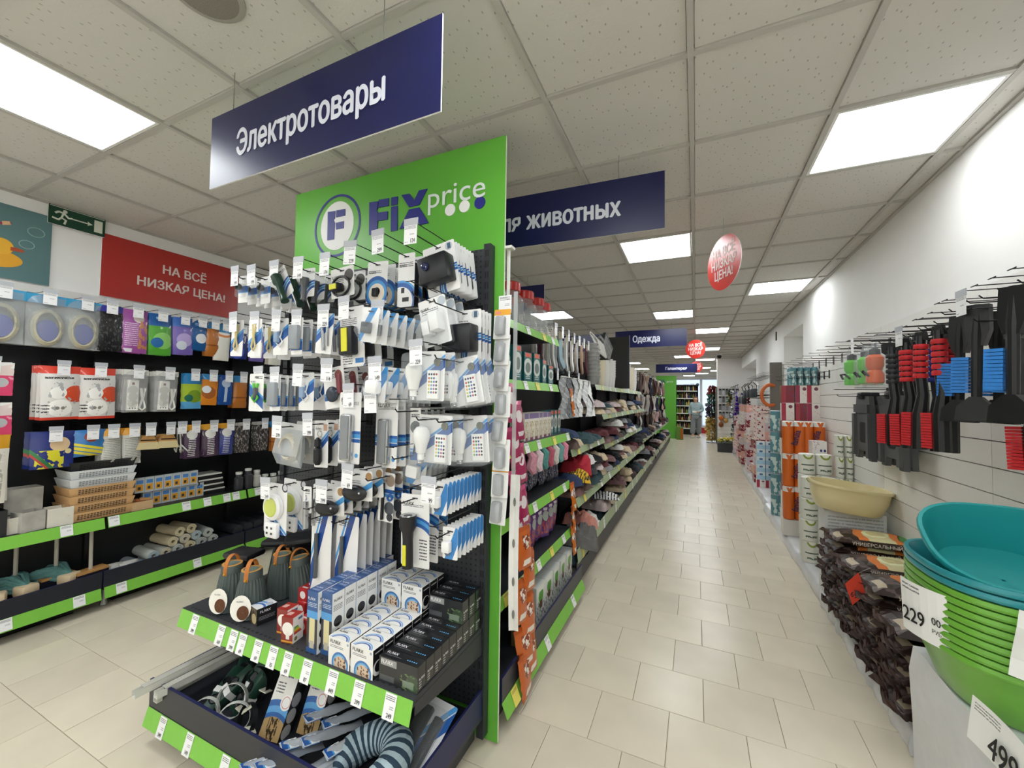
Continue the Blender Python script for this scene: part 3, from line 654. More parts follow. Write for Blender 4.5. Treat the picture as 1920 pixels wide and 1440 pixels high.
def d_coil(col, r=.055, n=3, z=-.12, t=.004):
    def f(b):
        for k in range(n): b.tube([((r - k * .006) * math.cos(a * PI / 10), -.006 - k * .005, z + (r - k * .006) * math.sin(a * PI / 10)) for a in range(20)], t, mat(col, .4), 6, True)
    return f
def d_loop(col, w=.012, z0=-.03, z1=-.15, t=.0035):
    def f(b):
        for k in range(3): b.tube([(-w + k * .004, -.006, z0), (-w * .3 + k * .003, -.008, (z0 + z1) / 2), (-w - .004 + k * .002, -.008, z1 + .02), (0, -.008, z1), (w + .004 - k * .002, -.008, z1 + .02), (w * .3, -.008, (z0 + z1) / 2), (w - k * .003, -.006, z0)], t, mat(col, .45), 5)
    return f
def d_mic(b): b.lathe([(.004, -.06), (.014, -.07), (.016, -.1), (.010, -.105), (.018, -.115), (.018, -.17), (.01, -.185)], PLB, 14, 0, -.02)
def d_bag(w, h, d, m):
    def f(b):
        b.ring([[(-w / 2, -.001, -.012), (w / 2, -.001, -.012), (w / 2, .001, -.012), (-w / 2, .001, -.012)], [(-w / 2, -d * .35, -h * .3), (w / 2, -d * .35, -h * .3), (w / 2, d * .2, -h * .3), (-w / 2, d * .2, -h * .3)],
                [(-w / 2, -d * .6, -h * .7), (w / 2, -d * .6, -h * .7), (w / 2, d * .3, -h * .7), (-w / 2, d * .3, -h * .7)], [(-w / 2, -.001, -h), (w / 2, -.001, -h), (w / 2, .001, -h), (-w / 2, .001, -h)]], m)
    return f
BAGM = mat('c9ced2', .12, alpha=.45, var=.02, key='clear_bag')
TXL = lambda x0, x1, y0, y1, n: ('l', x0, y0, x1, y1, n, '55555c')
proto('cam', 'camera_card', 'camera', .165, .22, [TXL(.06, .6, .72, .80, 2), ('c', .82, .9, .085, 'c8c8cc'), ('r', .78, .84, .88, .96, '3f5f78')] + arcs(.95, .1, .28, .05), [('device', mesh(d_cam, 'device'), (0, 0, 0), [('lens', mesh(d_lens, 'lens'))])])
proto('tall', 'gadget_box_card', 'gadget box', .095, .245, [TXL(.08, .9, .74, .84, 3), ('a', .2, .1, .28, .36, SW1), ('a', .2, .1, .36, .40, SW2), ('r', .22, .26, .42, .36, '1b1c20'), ('r', .3, .10, .7, .18, '1b1c20')], [('box', mesh(lambda b: b.box(-.047, -.001 + .001, -.225, .047, .03, -.03, PLB), 'box'))], lz=-.045)
proto('arc', 'car_adapter_card', 'adapter', .12, .20, [TXL(.06, .7, .72, .8, 2), ('c', .5, .30, .36, SW1), ('c', .5, .28, .29, SW2), ('c', .5, .26, .23, 'efe3d2'), ('c', .5, .3, .10, '17181c')], [('device', mesh(lambda b: b.rbox(-.015, -.02, -.15, .015, -.002, -.11, .006, PLB), 'device'))], lz=-.04)
proto('head', 'headlamp_card', 'headlamp', .145, .14, [TXL(.06, .55, .45, .7, 4), ('c', .78, .7, .2, '3d3530')], [('strap', mesh(d_headstrap, 'strap')), ('lamp', mesh(d_head, 'lamp'), (0, 0, 0), [('lens', mesh(d_headlens, 'lens'))])], lz=-.03)
proto('torch', 'flashlight_card', 'flashlight', .085, .135, [TXL(.5, .95, .8, .9, 2)] + arcs(1.0, -.05, .35, .09), [('flashlight', mesh(d_torch, 'flashlight'))], logo=0)
proto('gtorch', 'flashlight_card', 'flashlight', .10, .16, [TXL(.5, .95, .8, .9, 2)] + arcs(1.0, -.05, .35, .09), [('flashlight', mesh(d_torchg, 'flashlight'))], logo=0)
proto('smallcam', 'web_camera_card', 'web camera', .075, .14, [('r', 0, .4, 1, .62, SW1), ('r', .0, .36, 1, .4, SW2)], [('device', mesh(lambda b: b.sphere(-.012, -.02, -.045, .018, PLB, 12, 8), 'device')), ('blister', mesh(lambda b: b.rbox(-.03, -.03, -.1, .03, -.002, -.03, .01, CLR), 'blister'))], logo=0)
proto('bags', 'cable_bag', 'cable bag', .09, .14, [('d', -1.3, .1, .22, '3f8fd0'), ('c', .3, .35, .09, '1f4f8f')], [('bag', mesh(d_bag(.09, .12, .06, CLR), 'bag')), ('device', mesh(lambda b: b.rbox(-.02, -.03, -.09, .02, -.004, -.045, .006, PLG), 'device'))], logo=0)
proto('plug', 'plug_adapter_card', 'plug adapter', .14, .205, [TXL(.08, .7, .68, .8, 3), ('c', .85, .88, .1, 'b9c3cc')], [('plug', mesh(d_plug, 'plug')), ('plug', mesh(d_plug2, 'plug')), ('blister', mesh(d_shell, 'blister'))], lz=-.03)
proto('cob', 'work_light_card', 'work light', .14, .265, [TXL(.08, .7, .70, .82, 4), TXL(.1, .5, .04, .2, 4), ('r', .62, .06, .95, .14, '3f7fc4')] + arcs(.5, .2, .3, .02), [('lamp', mesh(d_cob, 'lamp'), (0, 0, 0), [('light_strip', mesh(d_cobl, 'light_strip'))])], logo=.014, lz=-.035)
proto('dongle', 'adapter_card', 'adapter', .10, .18, [TXL(.08, .7, .7, .8, 2), ('d', -.5, .35, .1, SW1), ('d', -.5, .5, .04, SW2)], [('adapter', mesh(lambda b: b.tube([(-.01, -.008, -.05), (.012, -.008, -.15)], .007, SIL, 8), 'adapter')), ('adapter', mesh(lambda b: b.tube([(.022, -.008, -.045), (.032, -.008, -.13)], .006, SIL, 8), 'adapter'))], lz=-.035)
proto('greycard', 'earphone_card', 'earphones', .075, .17, [('r', 0, .12, 1, .36, SW1), ('r', 0, .36, 1, .42, SW2), TXL(.1, .8, .78, .9, 3)], [('blister', mesh(lambda b: b.rbox(-.03, -.026, -.13, .03, -.002, -.02, .008, mat('9ea4aa', .25, alpha=.85, key='grey_blister')), 'blister'))], logo=0)
proto('cable', 'cable_card', 'cable', .10, .185, [('d', -.35, .22, .12, SW1), ('d', -.35, .38, .04, SW2), TXL(.1, .5, .84, .94, 2)], [('cable', mesh(d_loop('d9c98f', .013, -.01, -.14), 'cable'))], logo=0)
proto('wcable', 'cable_card', 'cable', .10, .175, [('d', -.35, .3, .12, SW1), ('d', -.35, .46, .04, SW2), TXL(.1, .5, .84, .94, 2)], [('cable', mesh(d_loop('e6e6e4', .02, -.03, -.12, .0025), 'cable')), ('plug', mesh(lambda b: b.rbox(-.03, -.02, -.1, 0, -.002, -.05, .006, mat('8fa6c4', .3)), 'plug'))], logo=0)
proto('bulb', 'remote_bulb_blister', 'light bulb', .165, .20, [('d', -.55, .22, .10, SW1), ('d', -.55, .36, .03, SW2), TXL(.06, .4, .88, .94, 2), TXL(.06, .22, .1, .3, 4)], [('bulb', mesh(d_bulb, 'bulb'), (0, 0, 0), [('screw_base', mesh(d_base, 'screw_base'))]), ('remote', mesh(d_remote, 'remote')), ('colour_orb', mesh(d_orb, 'orb')), ('blister', mesh(d_bshell, 'blister'))], logo=0)
proto('dark', 'gadget_card', 'gadget', .13, .18, [TXL(.1, .6, .72, .84, 3), ('r', 0, .3, .25, .38, SW2), ('r', 0, .2, .22, .3, SW1), ('c', .72, .8, .12, '8a4a3f')], [('device', mesh(lambda b: b.sphere(.005, -.02, -.105, .035, mat('2c3440', .3), 12, 8, sy=.5), 'device')), ('strap', mesh(lambda b: b.rbox(.03, -.02, -.11, .055, -.002, -.02, .006, mat('7a3a40', .4)), 'strap'))], lz=-.03)
proto('gcable', 'cable_card', 'cable', .10, .18, [('d', .35, .55, .14, SW1), ('d', .35, .72, .03, SW2), TXL(.4, .9, .86, .95, 2)], [('cable', mesh(d_loop('5fbf3c', .018, -.03, -.12, .004), 'cable')), ('plug', mesh(lambda b: b.rbox(.0, -.02, -.1, .016, -.002, -.05, .004, PLG), 'plug'))], logo=.009)
proto('led', 'light_bar_card', 'light bar', .12, .30, [TXL(.08, .9, .82, .87, 3), ('r', 0, .42, 1, .46, SW1), ('r', 0, .36, 1, .42, SW2), ('r', 0, .3, 1, .35, SW1), ('c', .85, .12, .03, SW2), TXL(.1, .6, .03, .07, 2)], [('light_bar', mesh(d_led, 'light_bar'), (0, 0, 0), [('led_strip', mesh(d_led2, 'led_strip'))])], logo=.018, lz=-.025)
proto('narrow', 'usb_cable_card', 'cable', .055, .225, [('r', 0, 0, 1, .16, SW1), ('r', 0, .18, 1, .22, SW2), TXL(.1, .9, .8, .88, 2), ('c', .5, .62, .12, '24252a')], [('cable', mesh(lambda b: b.tube([(0, -.008, -.06), (.008, -.008, -.12), (-.004, -.008, -.18)], .004, PLB, 6), 'cable'))], logo=.008)
proto('roundbag', 'strip_light_bag', 'strip light', .16, .19, [('r', 0, 0, .15, .2, SW1)], [('coil', mesh(d_coil('cfcabb', .066, 4, -.10, .005), 'coil')), ('bag', mesh(d_bag(.17, .19, .05, BAGM), 'bag'))], logo=0, base='d4d6d6')
proto('mic', 'microphone_card', 'microphone', .085, .215, [('d', -.4, .25, .07, SW1), ('d', -.4, .36, .03, SW2), ('r', .66, .78, .95, .92, 'caa58f')], [('microphone', mesh(d_mic, 'microphone')), ('clip_ring', mesh(lambda b: b.tube([(.014 * math.cos(a * PI / 6), -.01, -.045 + .014 * math.sin(a * PI / 6)) for a in range(12)], .002, SIL, 5, True), 'clip_ring'))], logo=.009)
proto('mouse', 'bicycle_light_card', 'bicycle light', .165, .125, [TXL(.06, .6, .55, .68, 2), ('r', .45, .0, .62, .3, SW1), ('c', .88, .82, .14, 'b08a5f'), ('d', -.7, -.12, .1, SW2)], [('light', mesh(d_mouse, 'light')), ('screw', mesh(d_knob, 'screw'))], lz=-.02)
proto('puck', 'puck_light_card', 'puck light', .165, .24, [('d', .5, .42, .05, SW1), ('d', .5, .52, .03, SW2), ('c', .9, .93, .09, '3f3f44'), ('c', .9, .93, .06, 'd0d0d4'), TXL(.04, .3, .55, .7, 3)], [('puck', mesh(d_puck, 'puck'), (0, 0, 0), [('lens', mesh(d_puckl, 'lens'))]), ('remote', mesh(d_puckr, 'remote'), (0, 0, 0), [('keys', mesh(d_keys, 'keys'))])], lz=-.02, lx=-.07)
proto('pen', 'magnet_light_card', 'pen light', .085, .215, [('r', 0, .58, 1, .66, SW1), ('r', 0, .5, 1, .57, SW2), ('c', .72, .28, .13, '4a4f58'), ('c', .78, .1, .08, '2f3138'), ('c', .7, .84, .12, 'a08f80')], [('light', mesh(d_pen, 'light')), ('ring', mesh(d_ring, 'ring'))], logo=.01, lx=-.038)
proto('white', 'usb_charger_card', 'charger', .07, .125, [('d', -1.4, -.55, .36, '3f86c8'), TXL(.06, .5, .72, .82, 2), ('c', .3, .18, .1, '5a6a80'), ('r', .0, .34, .2, .46, 'a9c8e6')], [('charger', mesh(d_white, 'charger'))], logo=0)
proto('ftorch', 'flashlight_card', 'flashlight', .145, .295, [TXL(.06, .8, .82, .86, 2), ('a', .5, .22, .34, .39, SW1), ('a', .5, .22, .39, .44, SW2), ('a', .5, .22, .44, .475, SW1), TXL(.06, .22, .1, .4, 7), TXL(.65, .92, .1, .4, 7), ('c', .14, .42, .04, SW2)], [('flashlight', mesh(d_ftorch, 'flashlight'), (0, 0, 0), [('reflector', mesh(d_ftl, 'reflector')), ('side_light', mesh(d_fty, 'side_light'))])], logo=.015, lz=-.03)
proto('tallcard', 'long_tool_card', 'tool', .13, .36, [('d', -1.2, .15, .16, '1d4a96'), ('d', -1.2, .42, .05, SW2), TXL(.1, .7, .85, .92, 3)], [('tool', mesh(lambda b: b.tube([(-.02, -.012, -.08), (-.02, -.012, -.28)], .009, PLG, 8), 'tool'))], logo=.012)
proto('keyring', 'key_light', 'key light', .05, .12, [TXL(.2, .8, .7, .85, 2)], [('light', mesh(lambda b: b.tube([(0, -.01, -.05), (0, -.01, -.17)], .012, SIL, 8), 'light')), ('chain', mesh(lambda b: b.tube([(0, -.01, -.02), (.006, -.012, -.035), (0, -.01, -.05)], .003, SIL, 5), 'chain'))], logo=0)
proto('earbag', 'white_plug_bag', 'adapter bag', .10, .15, [('d', -1.0, -.1, .25, '3f8fd0')], [('device', mesh(lambda b: b.rbox(-.035, -.04, -.1, .03, -.003, -.045, .01, WPL), 'device')), ('bag', mesh(d_bag(.1, .15, .07, CLR), 'bag'))], logo=0)
WHERE = {}
def run(key, X, z, Yf, n, dy, label, rz=0, ry=0, side='south', jit=.03, tilt=0):
    """n packs hung one behind another on one wire, the first at the front"""
    name, cat, ps, w, h = PR[key]
    dep = max(-v.co.y for p in ps for v in p[1].vertices)
    for k in range(n):
        sy_ = min(1, .93 * dy / dep) if k else 1
        loc = {'south': (X, Yf + k * dy, z), 'east': (X - k * dy, Yf, z), 'west': (X + k * dy, Yf, z)}[side]
        rot = {'south': 0, 'east': EAST, 'west': WEST}[side]
        lb = label + (', frontmost' if k == 0 else ', %s from front' % nth(k)) if n > 1 else label
        place((name, cat, ps), lb, loc, (tilt, ry + R.uniform(-jit, jit), rot + rz + R.uniform(-jit, jit)), group=label if n > 1 else None, scale=(1, sy_, 1))
# (key, X, wire z, front Y, count, spacing, price, label, row words, ry)
ROWS = [
 ('cam', -1.02, 2.20, 1.44, 8, .024, '124', 'white card with a black dummy camera, top right of the endcap', -.16),
 ('tall', -1.19, 2.185, 1.44, 3, .055, '299', 'tall black and white remote box hanging in the top row', 0),
 ('arc', -1.34, 2.16, 1.42, 4, .05, '229', 'white card with a blue arch picture in the top row', .04),
 ('head', -1.49, 2.13, 1.35, 3, .07, '174', 'headlamp card with yellow lens in the top row', -.05),
 ('torch', -1.66, 2.135, 1.31, 4, .06, '149', 'grey flashlight card in the top row below the logo', .05),
 ('gtorch', -1.83, 2.14, 1.28, 3, .08, '99', 'dark green flashlight card tilting in the top row', -.5),
 ('smallcam', -2.0, 2.14, 1.33, 4, .06, '199', 'small web camera pack in the top row, inner left hook', 0),
 ('smallcam', -2.13, 2.15, 1.30, 7, .045, '199', 'small web camera pack in the top row, outer left hook', 0),
 ('plug', -1.02, 1.955, 1.40, 3, .07, '', 'white plug adapter blister in the second row', -.2),
 ('cam', -.915, 1.915, 1.50, 4, .03, '', 'flat dummy camera card beside the panel edge, second row', 0),
 ('bags', -1.18, 1.89, 1.22, 7, .055, '347', 'blue and white charger pack fanned along the second row', .12),
 ('cob', -1.37, 1.925, 1.30, 3, .09, '', 'black work light card with yellow strip in the second row', -.08),
 ('dongle', -1.49, 1.90, 1.27, 5, .06, '229', 'card of silver adapters in the second row', .1),
 ('greycard', -1.66, 1.89, 1.26, 7, .05, '', 'grey blister earphone card in the second row', .0),
 ('wcable', -1.80, 1.90, 1.28, 3, .08, '', 'pale cable loop card in the second row', .0),
 ('cable', -1.96, 1.905, 1.26, 3, .08, '37', 'beige cable loop card in the second row', .03),
 ('cable', -2.13, 1.915, 1.28, 2, .1, '', 'beige cable loop card at the left end of the second row', .03),
 ('bulb', -.985, 1.72, 1.34, 2, .07, '229', 'colour bulb and remote blister in the third row, left wire', .0),
 ('bulb', -.905, 1.70, 1.46, 3, .06, '', 'colour bulb and remote blister in the third row, right wire', -.2),
 ('earbag', -1.19, 1.66, 1.28, 4, .07, '149', 'white adapter bag in the third row', .1),
 ('dark', -1.46, 1.66, 1.29, 4, .08, '116', 'card with dark round gadget in the third row', -.12),
 ('gcable', -1.92, 1.635, 1.25, 2, .05, '', 'green cable card in the third row', .0),
 ('greycard', -1.80, 1.63, 1.26, 9, .04, '', 'grey blister earphone card in the third row', .0),
 ('wcable', -1.64, 1.64, 1.30, 3, .08, '', 'pale cable loop card in the third row', .0),
 ('led', -1.33, 1.55, 1.27, 1, .05, '69', 'tall light bar card in the fourth row, front of the dark row', .02),
 ('led', -1.21, 1.53, 1.36, 6, .045, '', 'tall light bar card in the fourth row, second wire', .0),
 ('narrow', -1.09, 1.49, 1.40, 5, .045, '', 'narrow cable card in the fourth row', .0),
 ('bulb', -.985, 1.46, 1.40, 3, .08, '', 'colour bulb and remote blister in the fourth row, left wire', .04),
 ('bulb', -.89, 1.455, 1.52, 2, .06, '', 'colour bulb and remote blister in the fourth row, right wire', -.06),
 ('roundbag', -1.77, 1.40, 1.33, 3, .09, '279', 'bag with a coiled strip light in the fourth row', .05),
 ('mic', -1.57, 1.42, 1.33, 4, .06, '399', 'black microphone card in the fourth row', .0),
 ('mouse', -1.47, 1.135, 1.30, 6, .05, '299', 'black bicycle light card in the fifth row, left wire', -.05),
 ('mouse', -1.32, 1.215, 1.31, 5, .06, '69', 'black bicycle light card in the fifth row, right wire', -.06),
 ('puck', -1.84, 1.11, 1.31, 2, .10, '249', 'white puck light and remote card in the fifth row', .0),
 ('keyring', -1.61, 1.12, 1.30, 4, .05, '', 'silver key light in the fifth row', .0),
 ('pen', -1.235, 1.20, 1.40, 4, .05, '', 'slim magnetic pen light card in the fifth row', .02),
 ('earbag', -1.10, 1.30, 1.44, 5, .04, '', 'white adapter bag below the bulbs', .1),
 ('white', -.91, 1.20, 1.33, 10, .03, '99', 'white charger card with blue corner, upper of two hooks', .0),
 ('white', -.885, 1.02, 1.37, 8, .03, '', 'white charger card with blue corner, lower of two hooks', .0),
 ('ftorch', -1.06, 1.13, 1.37, 3, .07, '', 'large black flashlight card with yellow side strip', .0),
 ('tallcard', -1.42, 1.0, 1.36, 6, .045, '', 'long blue and white tool card above the lanterns, right wire', .0),
 ('tallcard', -1.56, 1.0, 1.34, 6, .05, '', 'long blue and white tool card above the lanterns, left wire', .0),
]
RW = {0: 'top', 1: 'second', 2: 'third', 3: 'fourth', 4: 'fifth'}
for (key, X, z, Yf, n, dy, price, lab, ry) in ROWS:
    zz = z + .0
    hook((X, 1.628, z), (0, 0, 0), 'black wire hook with ' + ' '.join(lab.replace(',', '').split()[:12]), price, tag=bool(price) or z > 1.5 and X < -1.2, tilt=R.uniform(-.06, .06), group='endcap peg hooks')
    run(key, X, z, Yf, n, dy, lab, ry=ry)
# clip strip of bulb blisters on the right edge of the board
b = MB(); BB = pmat('bulb_blister', 'ececea', [('r', 0, .8, 1, 1, 'e6a52c'), ('r', .08, .84, .4, .93, 'e08a7a')], .4)
b.prism(rect(.078, .135, .004, 0), -.001, 0, BB); b1 = b.done('card')
b = MB(); b.prism(rect(.078, .135, .004, 0), -.001, 0, pmat('bulb_blister_plain', 'e6e6e4', [], .4)); b2 = b.done('card')
b = MB(); b.rbox(-.024, -.034, -.125, .024, -.001, -.035, .012, mat('b9bcc0', .12, alpha=.5, key='smoke_blister')); bl = b.done('blister')
b = MB(); b.lathe([(.004, -.05), (.012, -.06), (.014, -.075), (.009, -.09), (.007, -.11), (.002, -.112)], mat('d8dadc', .1, .2), 12, 0, -.016); bu = b.done('bulb')
zt = 1.945
for k in range(8):
    x = -.775 + R.uniform(-.006, .006)
    place(('bulb_blister', 'light bulb', [('card', b1 if k in (0, 6) else b2), ('blister', bl), ('bulb', bu)]), 'small bulb blister on the hanging clip strip, ' + ('topmost' if k == 0 else '%s from the top' % nth(k)), (x, 1.60 - .002 * k, zt - k * .115), (-.12, R.uniform(-.04, .04), R.uniform(-.06, .06)), group='bulb blisters on the clip strip')
b = MB(); b.box(-.012, 0, -.98, .012, .0015, .02, CLEAR); b3 = b.done('strip'); b = MB(); b.box(-.031, -.002, -.06, .031, 0, .02, PTAG); b4 = b.done('price_card')
place(('clip_strip', 'clip strip', [('strip', b3), ('price_card', b4)]), 'clear plastic clip strip holding the small bulb blisters', (-.775, 1.612, 1.99), (0, 0, 0))
# ================================================================== goods standing on the endcap shelf
ZS = .5325
def at_mesh(fn, name): b = MB(); fn(b); return b.done(name)
# ribbed camping lanterns
LG = mat('4c5654', .5, var=.08); LTH = mat('b8702f', .55, var=.12); WOOD = mat('c9954f', .5, var=.1)
ln = [('body', at_mesh(lambda b: b.lathe([(.066, 0), (.072, .004), (.070, .02), (.062, .09), (.052, .15), (.044, .172)], LG, 48, rib=-.003), 'body')),
      ('neck', at_mesh(lambda b: b.lathe([(.046, .170), (.045, .196), (.041, .205)], LG, 28), 'neck')),
      ('rim', at_mesh(lambda b: b.lathe([(.042, .2052), (.042, .208), (.034, .209), (.033, .206)], WOOD, 28, capm=mat('6d8580', .3)), 'rim')),
      ('strap', at_mesh(lambda b: b.ring([[(x, .047 * math.cos(a), .165 + .085 * max(0, math.sin(a)) ** .8), (x + .018, .047 * math.cos(a), .165 + .085 * max(0, math.sin(a)) ** .8), (x + .018, .044 * math.cos(a), .163 + .082 * max(0, math.sin(a)) ** .8), (x, .044 * math.cos(a), .163 + .082 * max(0, math.sin(a)) ** .8)] for x in (-.009,) for a in [PI * k / 14 for k in range(15)]], LTH), 'strap')),
      ('rivet', at_mesh(lambda b: b.sphere(0, -.049, .172, .006, mat('c9962f', .3, .6), 8, 6), 'rivet')),
      ('paper_label', at_mesh(lambda b: b.ring([[(.0 + r * math.cos(a), -.083 + (z_ - .03) * .12, z_ + 0) for a in ()] for r, z_ in ()] or [[(.045 * math.cos(2 * PI * j / 20) * q, -.0795 + .10 * (.055 * math.sin(2 * PI * j / 20) * q), .065 + .055 * math.sin(2 * PI * j / 20) * q) for j in range(20)] for q in (.02, 1)], pmat('lantern_label', 'efece4', []), cap=False), 'paper_label'),
       (0, 0, 0), [('picture', at_mesh(lambda b: b.ring([[(.012 + .026 * math.cos(2 * PI * j / 20) * q, -.0815 + .10 * (.03 * math.sin(2 * PI * j / 20) * q - .018), .047 + .03 * math.sin(2 * PI * j / 20) * q) for j in range(20)] for q in (.02, 1)], mat('5a3418', .4, var=.6, scale=60), cap=False), 'picture')), ('lettering', text('FLΛRX', .007, '2a2a2e', .02), (-.002, -.081, .092))])]
LP = ('camping_lantern', 'lantern', ln)
ln2 = [p for p in ln if p[0] not in ('paper_label',)]
for k, (x, y, rz, lab) in enumerate(((-2.03, 1.235, .35, 'grey ribbed lantern with tan strap and oval paper label, at the shelf corner'), (-1.885, 1.235, .5, 'grey ribbed lantern with tan strap and oval paper label, second from the corner'),
                                     (-1.93, 1.42, .2, 'grey ribbed lantern with round tan rim, behind the labelled lanterns'), (-1.79, 1.45, -.4, 'grey ribbed lantern tilted toward the red bulb boxes'))):
    place(('camping_lantern', 'lantern', ln if k < 2 else ln2), lab, (x, y, ZS), (0, 0, rz) if k < 3 else (.12, -.12, rz), group='ribbed lanterns on the endcap shelf')
HOB = [('base', at_mesh(lambda b: b.lathe([(.05, 0), (.052, .005), (.045, .03), (.03, .12), (.032, .13)], PLB, 20), 'base')), ('head', at_mesh(lambda b: b.rbox(-.06, -.045, .13, .06, .045, .155, .012, PLB), 'head'))]
for k, (x, y, rz, s) in enumerate(((-2.14, 1.36, .2, 1.35), (-2.08, 1.53, .5, 1.5), (-1.93, 1.555, .9, 1.7))):
    place(('desk_lamp', 'desk lamp', HOB), 'black desk lamp with flat head at the back of the shelf, %s from the left' % nth(k), (x, y, ZS), (0, 0, rz), group='black desk lamps', scale=(s, s, s))
def pbox(key, name, cat, w, d, h, base, front, top=None, side=None, basetop=None, baseside=None, logo=None, more=None):
    b = MB(); fm = pmat(key + '_f', base, front, .35, .3, w / h); tm = pmat(key + '_t', basetop or base, top or [], .35, .3, w / d); sm = pmat(key + '_s', baseside or base, side or [], .35, .3, d / h)
    b.box(-w / 2, 0, 0, w / 2, d, h, sm, front=fm, top=tm, side=sm); ps = [('carton', b.done('carton'))]
    for (t, hh, col, face, x, y) in (logo or []):
        me = text(t, hh, col, .02, align='LEFT'); me2 = me
        if face == 'f': ps.append(('lettering', me, (x * w - w / 2, -.0008, y * h)))
        elif face == 't':
            k = ('T', t, hh, col)
            if k not in TXT: TXT[k] = me.copy(); TXT[k].transform(Matrix.Rotation(-PI / 2, 4, 'X'))
            ps.append(('lettering', TXT[k], (x * w - w / 2, y * d, h + .0008)))
        else:
            k = ('S', t, hh, col)
            if k not in TXT: TXT[k] = me.copy(); TXT[k].transform(Matrix.Rotation(PI / 2, 4, 'Z'))
            ps.append(('lettering', TXT[k], (w / 2 + .0008, x * d, y * h)))
    return (name, cat, ps)
TL = lambda x0, x1, y0, y1, n, c='50505a': ('l', x0, y0, x1, y1, n, c)
tallb = pbox('blue_tall', 'lamp_box', 'lamp box', .058, .06, .24, '2c568f', [('r', 0, .56, 1, .68, '4f9bd8'), ('r', .25, .16, .75, .56, 'd9cf9a'), ('r', 0, .08, .2, .56, '2a2018'), ('r', .78, .08, 1, .56, '2a2018'), ('r', .3, .08, .7, .2, 'b8b2a0'), TL(.1, .9, .74, .82, 3, 'c0d0e0')],
             top=[TL(.15, .8, .2, .4, 2, 'c0d0e8')], side=[('c', .5, .52, .085, '1c1c22'), ('c', .5, .31, .085, '1c1c22'), ('c', .5, .10, .085, '1c1c22'), TL(.12, .85, .70, .80, 4)], basetop='27508c', baseside='efefee', logo=[('FLΛRX', .010, 'f0f0f0', 'f', .08, .86), ('FLΛRX', .010, '1c1c22', 's', .12, .86), ('FLΛRX', .009, 'e8eef4', 't', .15, .5)])
for r_, (x, n, off) in enumerate(((-1.387, 7, 1.157), (-1.325, 6, 1.172))):
    for k in range(n):
        place(tallb, 'tall blue and white lamp box in the %s row, %s from the shelf edge' % (('left', 'right')[r_], nth(k)), (x + R.uniform(-.002, .002), off + k * .0625, ZS), (0, 0, R.uniform(-.02, .02)), group='tall blue lamp boxes')
whiteb = pbox('white_sq', 'motion_light_box', 'lamp box', .108, .053, .104, 'ecebe8', [('c', .55, .14, .40, '3a74b4'), ('c', .55, .12, .34, '6fb0e0'), ('c', .56, .10, .30, 'd2b9a0'), ('n', .3, 0, .82, .36, .55, 7, '5a3a26'), TL(.08, .7, .64, .74, 2), ('c', .9, .88, .05, '9fb0c0')],
              top=[('a', .5, -.35, .72, .82, '3a62b0'), ('a', .5, -.35, .86, .95, '6fa8e0'), TL(.1, .5, .74, .84, 1)], side=[('c', .5, .32, .26, 'e6e6e6'), ('c', .56, .36, .19, '17181c'), TL(.2, .9, .8, .9, 1, 'd0d0d0')], baseside='17181c', logo=[('FLΛRX', .013, '1b1b20', 'f', .08, .80), ('FLΛRX', .010, '1b1b20', 't', .1, .72)])
for c_, x in enumerate((-1.221, -1.108)):
    for k in range(8): place(whiteb, 'white and blue lamp box in the %s row, lower layer, %s from the front' % (('left', 'right')[c_], nth(k)), (x, 1.142 + k * .0555, ZS), (0, 0, R.uniform(-.015, .015)), group='white and blue lamp boxes')
    for k in range(3): place(whiteb, 'white and blue lamp box stacked on the %s row, %s from the front' % (('left', 'right')[c_], nth(k)), (x - .002, 1.425 + k * .0555, ZS + .1045), (0, 0, R.uniform(-.015, .015)), group='white and blue lamp boxes')
blackb = pbox('black_solar', 'solar_light_box', 'lamp box', .168, .046, .088, '26272a', [('c', .88, .3, .34, '3c4d3a'), ('n', .55, 0, 1, .62, .55, 8, '5f7a4a'), ('r', .62, .1, .9, .35, '7a8a78'), ('r', .04, .68, .46, .95, '9a9a9a'), ('r', .02, .08, .4, .3, '55585a')],
              top=[('c', .66 + .055 * i, .42 - .05 * i * 0, .06, '5fb4ee') for i in range(5)] + [TL(.06, .5, .3, .45, 1, '707078')], side=[TL(.2, .5, .1, .4, 3, 'b8b8b8')], basetop='17181b', baseside='1c1d20', logo=[('FLΛRX', .013, 'f0f0f0', 'f', .06, .76), ('FLΛRX', .012, 'f0f0f4', 't', .08, .5), ('FLΛRX', .008, 'e8e8e8', 's', .15, .45)])
for k in range(9): place(blackb, 'black solar lamp box in the lower row, %s from the shelf edge' % nth(k), (-.953, 1.156 + k * .0495, ZS), (0, 0, R.uniform(-.015, .015)), group='black solar lamp boxes')
for k in range(3): place(blackb, 'black solar lamp box stacked at the back, %s from the front' % nth(k), (-.955, 1.45 + k * .055, ZS + .0885), (0, 0, R.uniform(-.015, .015)), group='black solar lamp boxes')
ENG = [('r', .12, .56, .5, .62, '3f9a4f'), ('r', .12, .50, .58, .56, '9fc04a'), ('r', .12, .44, .66, .50, 'e0c83a'), ('r', .12, .38, .74, .44, 'd8722f'), ('r', .12, .32, .82, .38, 'b8322c'), ('r', .5, .8, .9, .9, '3f6f9a'), ('c', .3, .14, .08, '8a7a4a')]
redb = pbox('red_bulb', 'bulb_box', 'light bulb box', .056, .058, .104, '8e2a24', [('c', .55, .55, .26, 'f0ece6'), ('r', .4, .15, .7, .45, 'e8e4de'), ('r', 0, .03, 1, .1, 'd9a23a')], top=[('r', .1, .3, .5, .7, 'd8b0a8')], side=ENG, basetop='a52c26', baseside='efeeea')
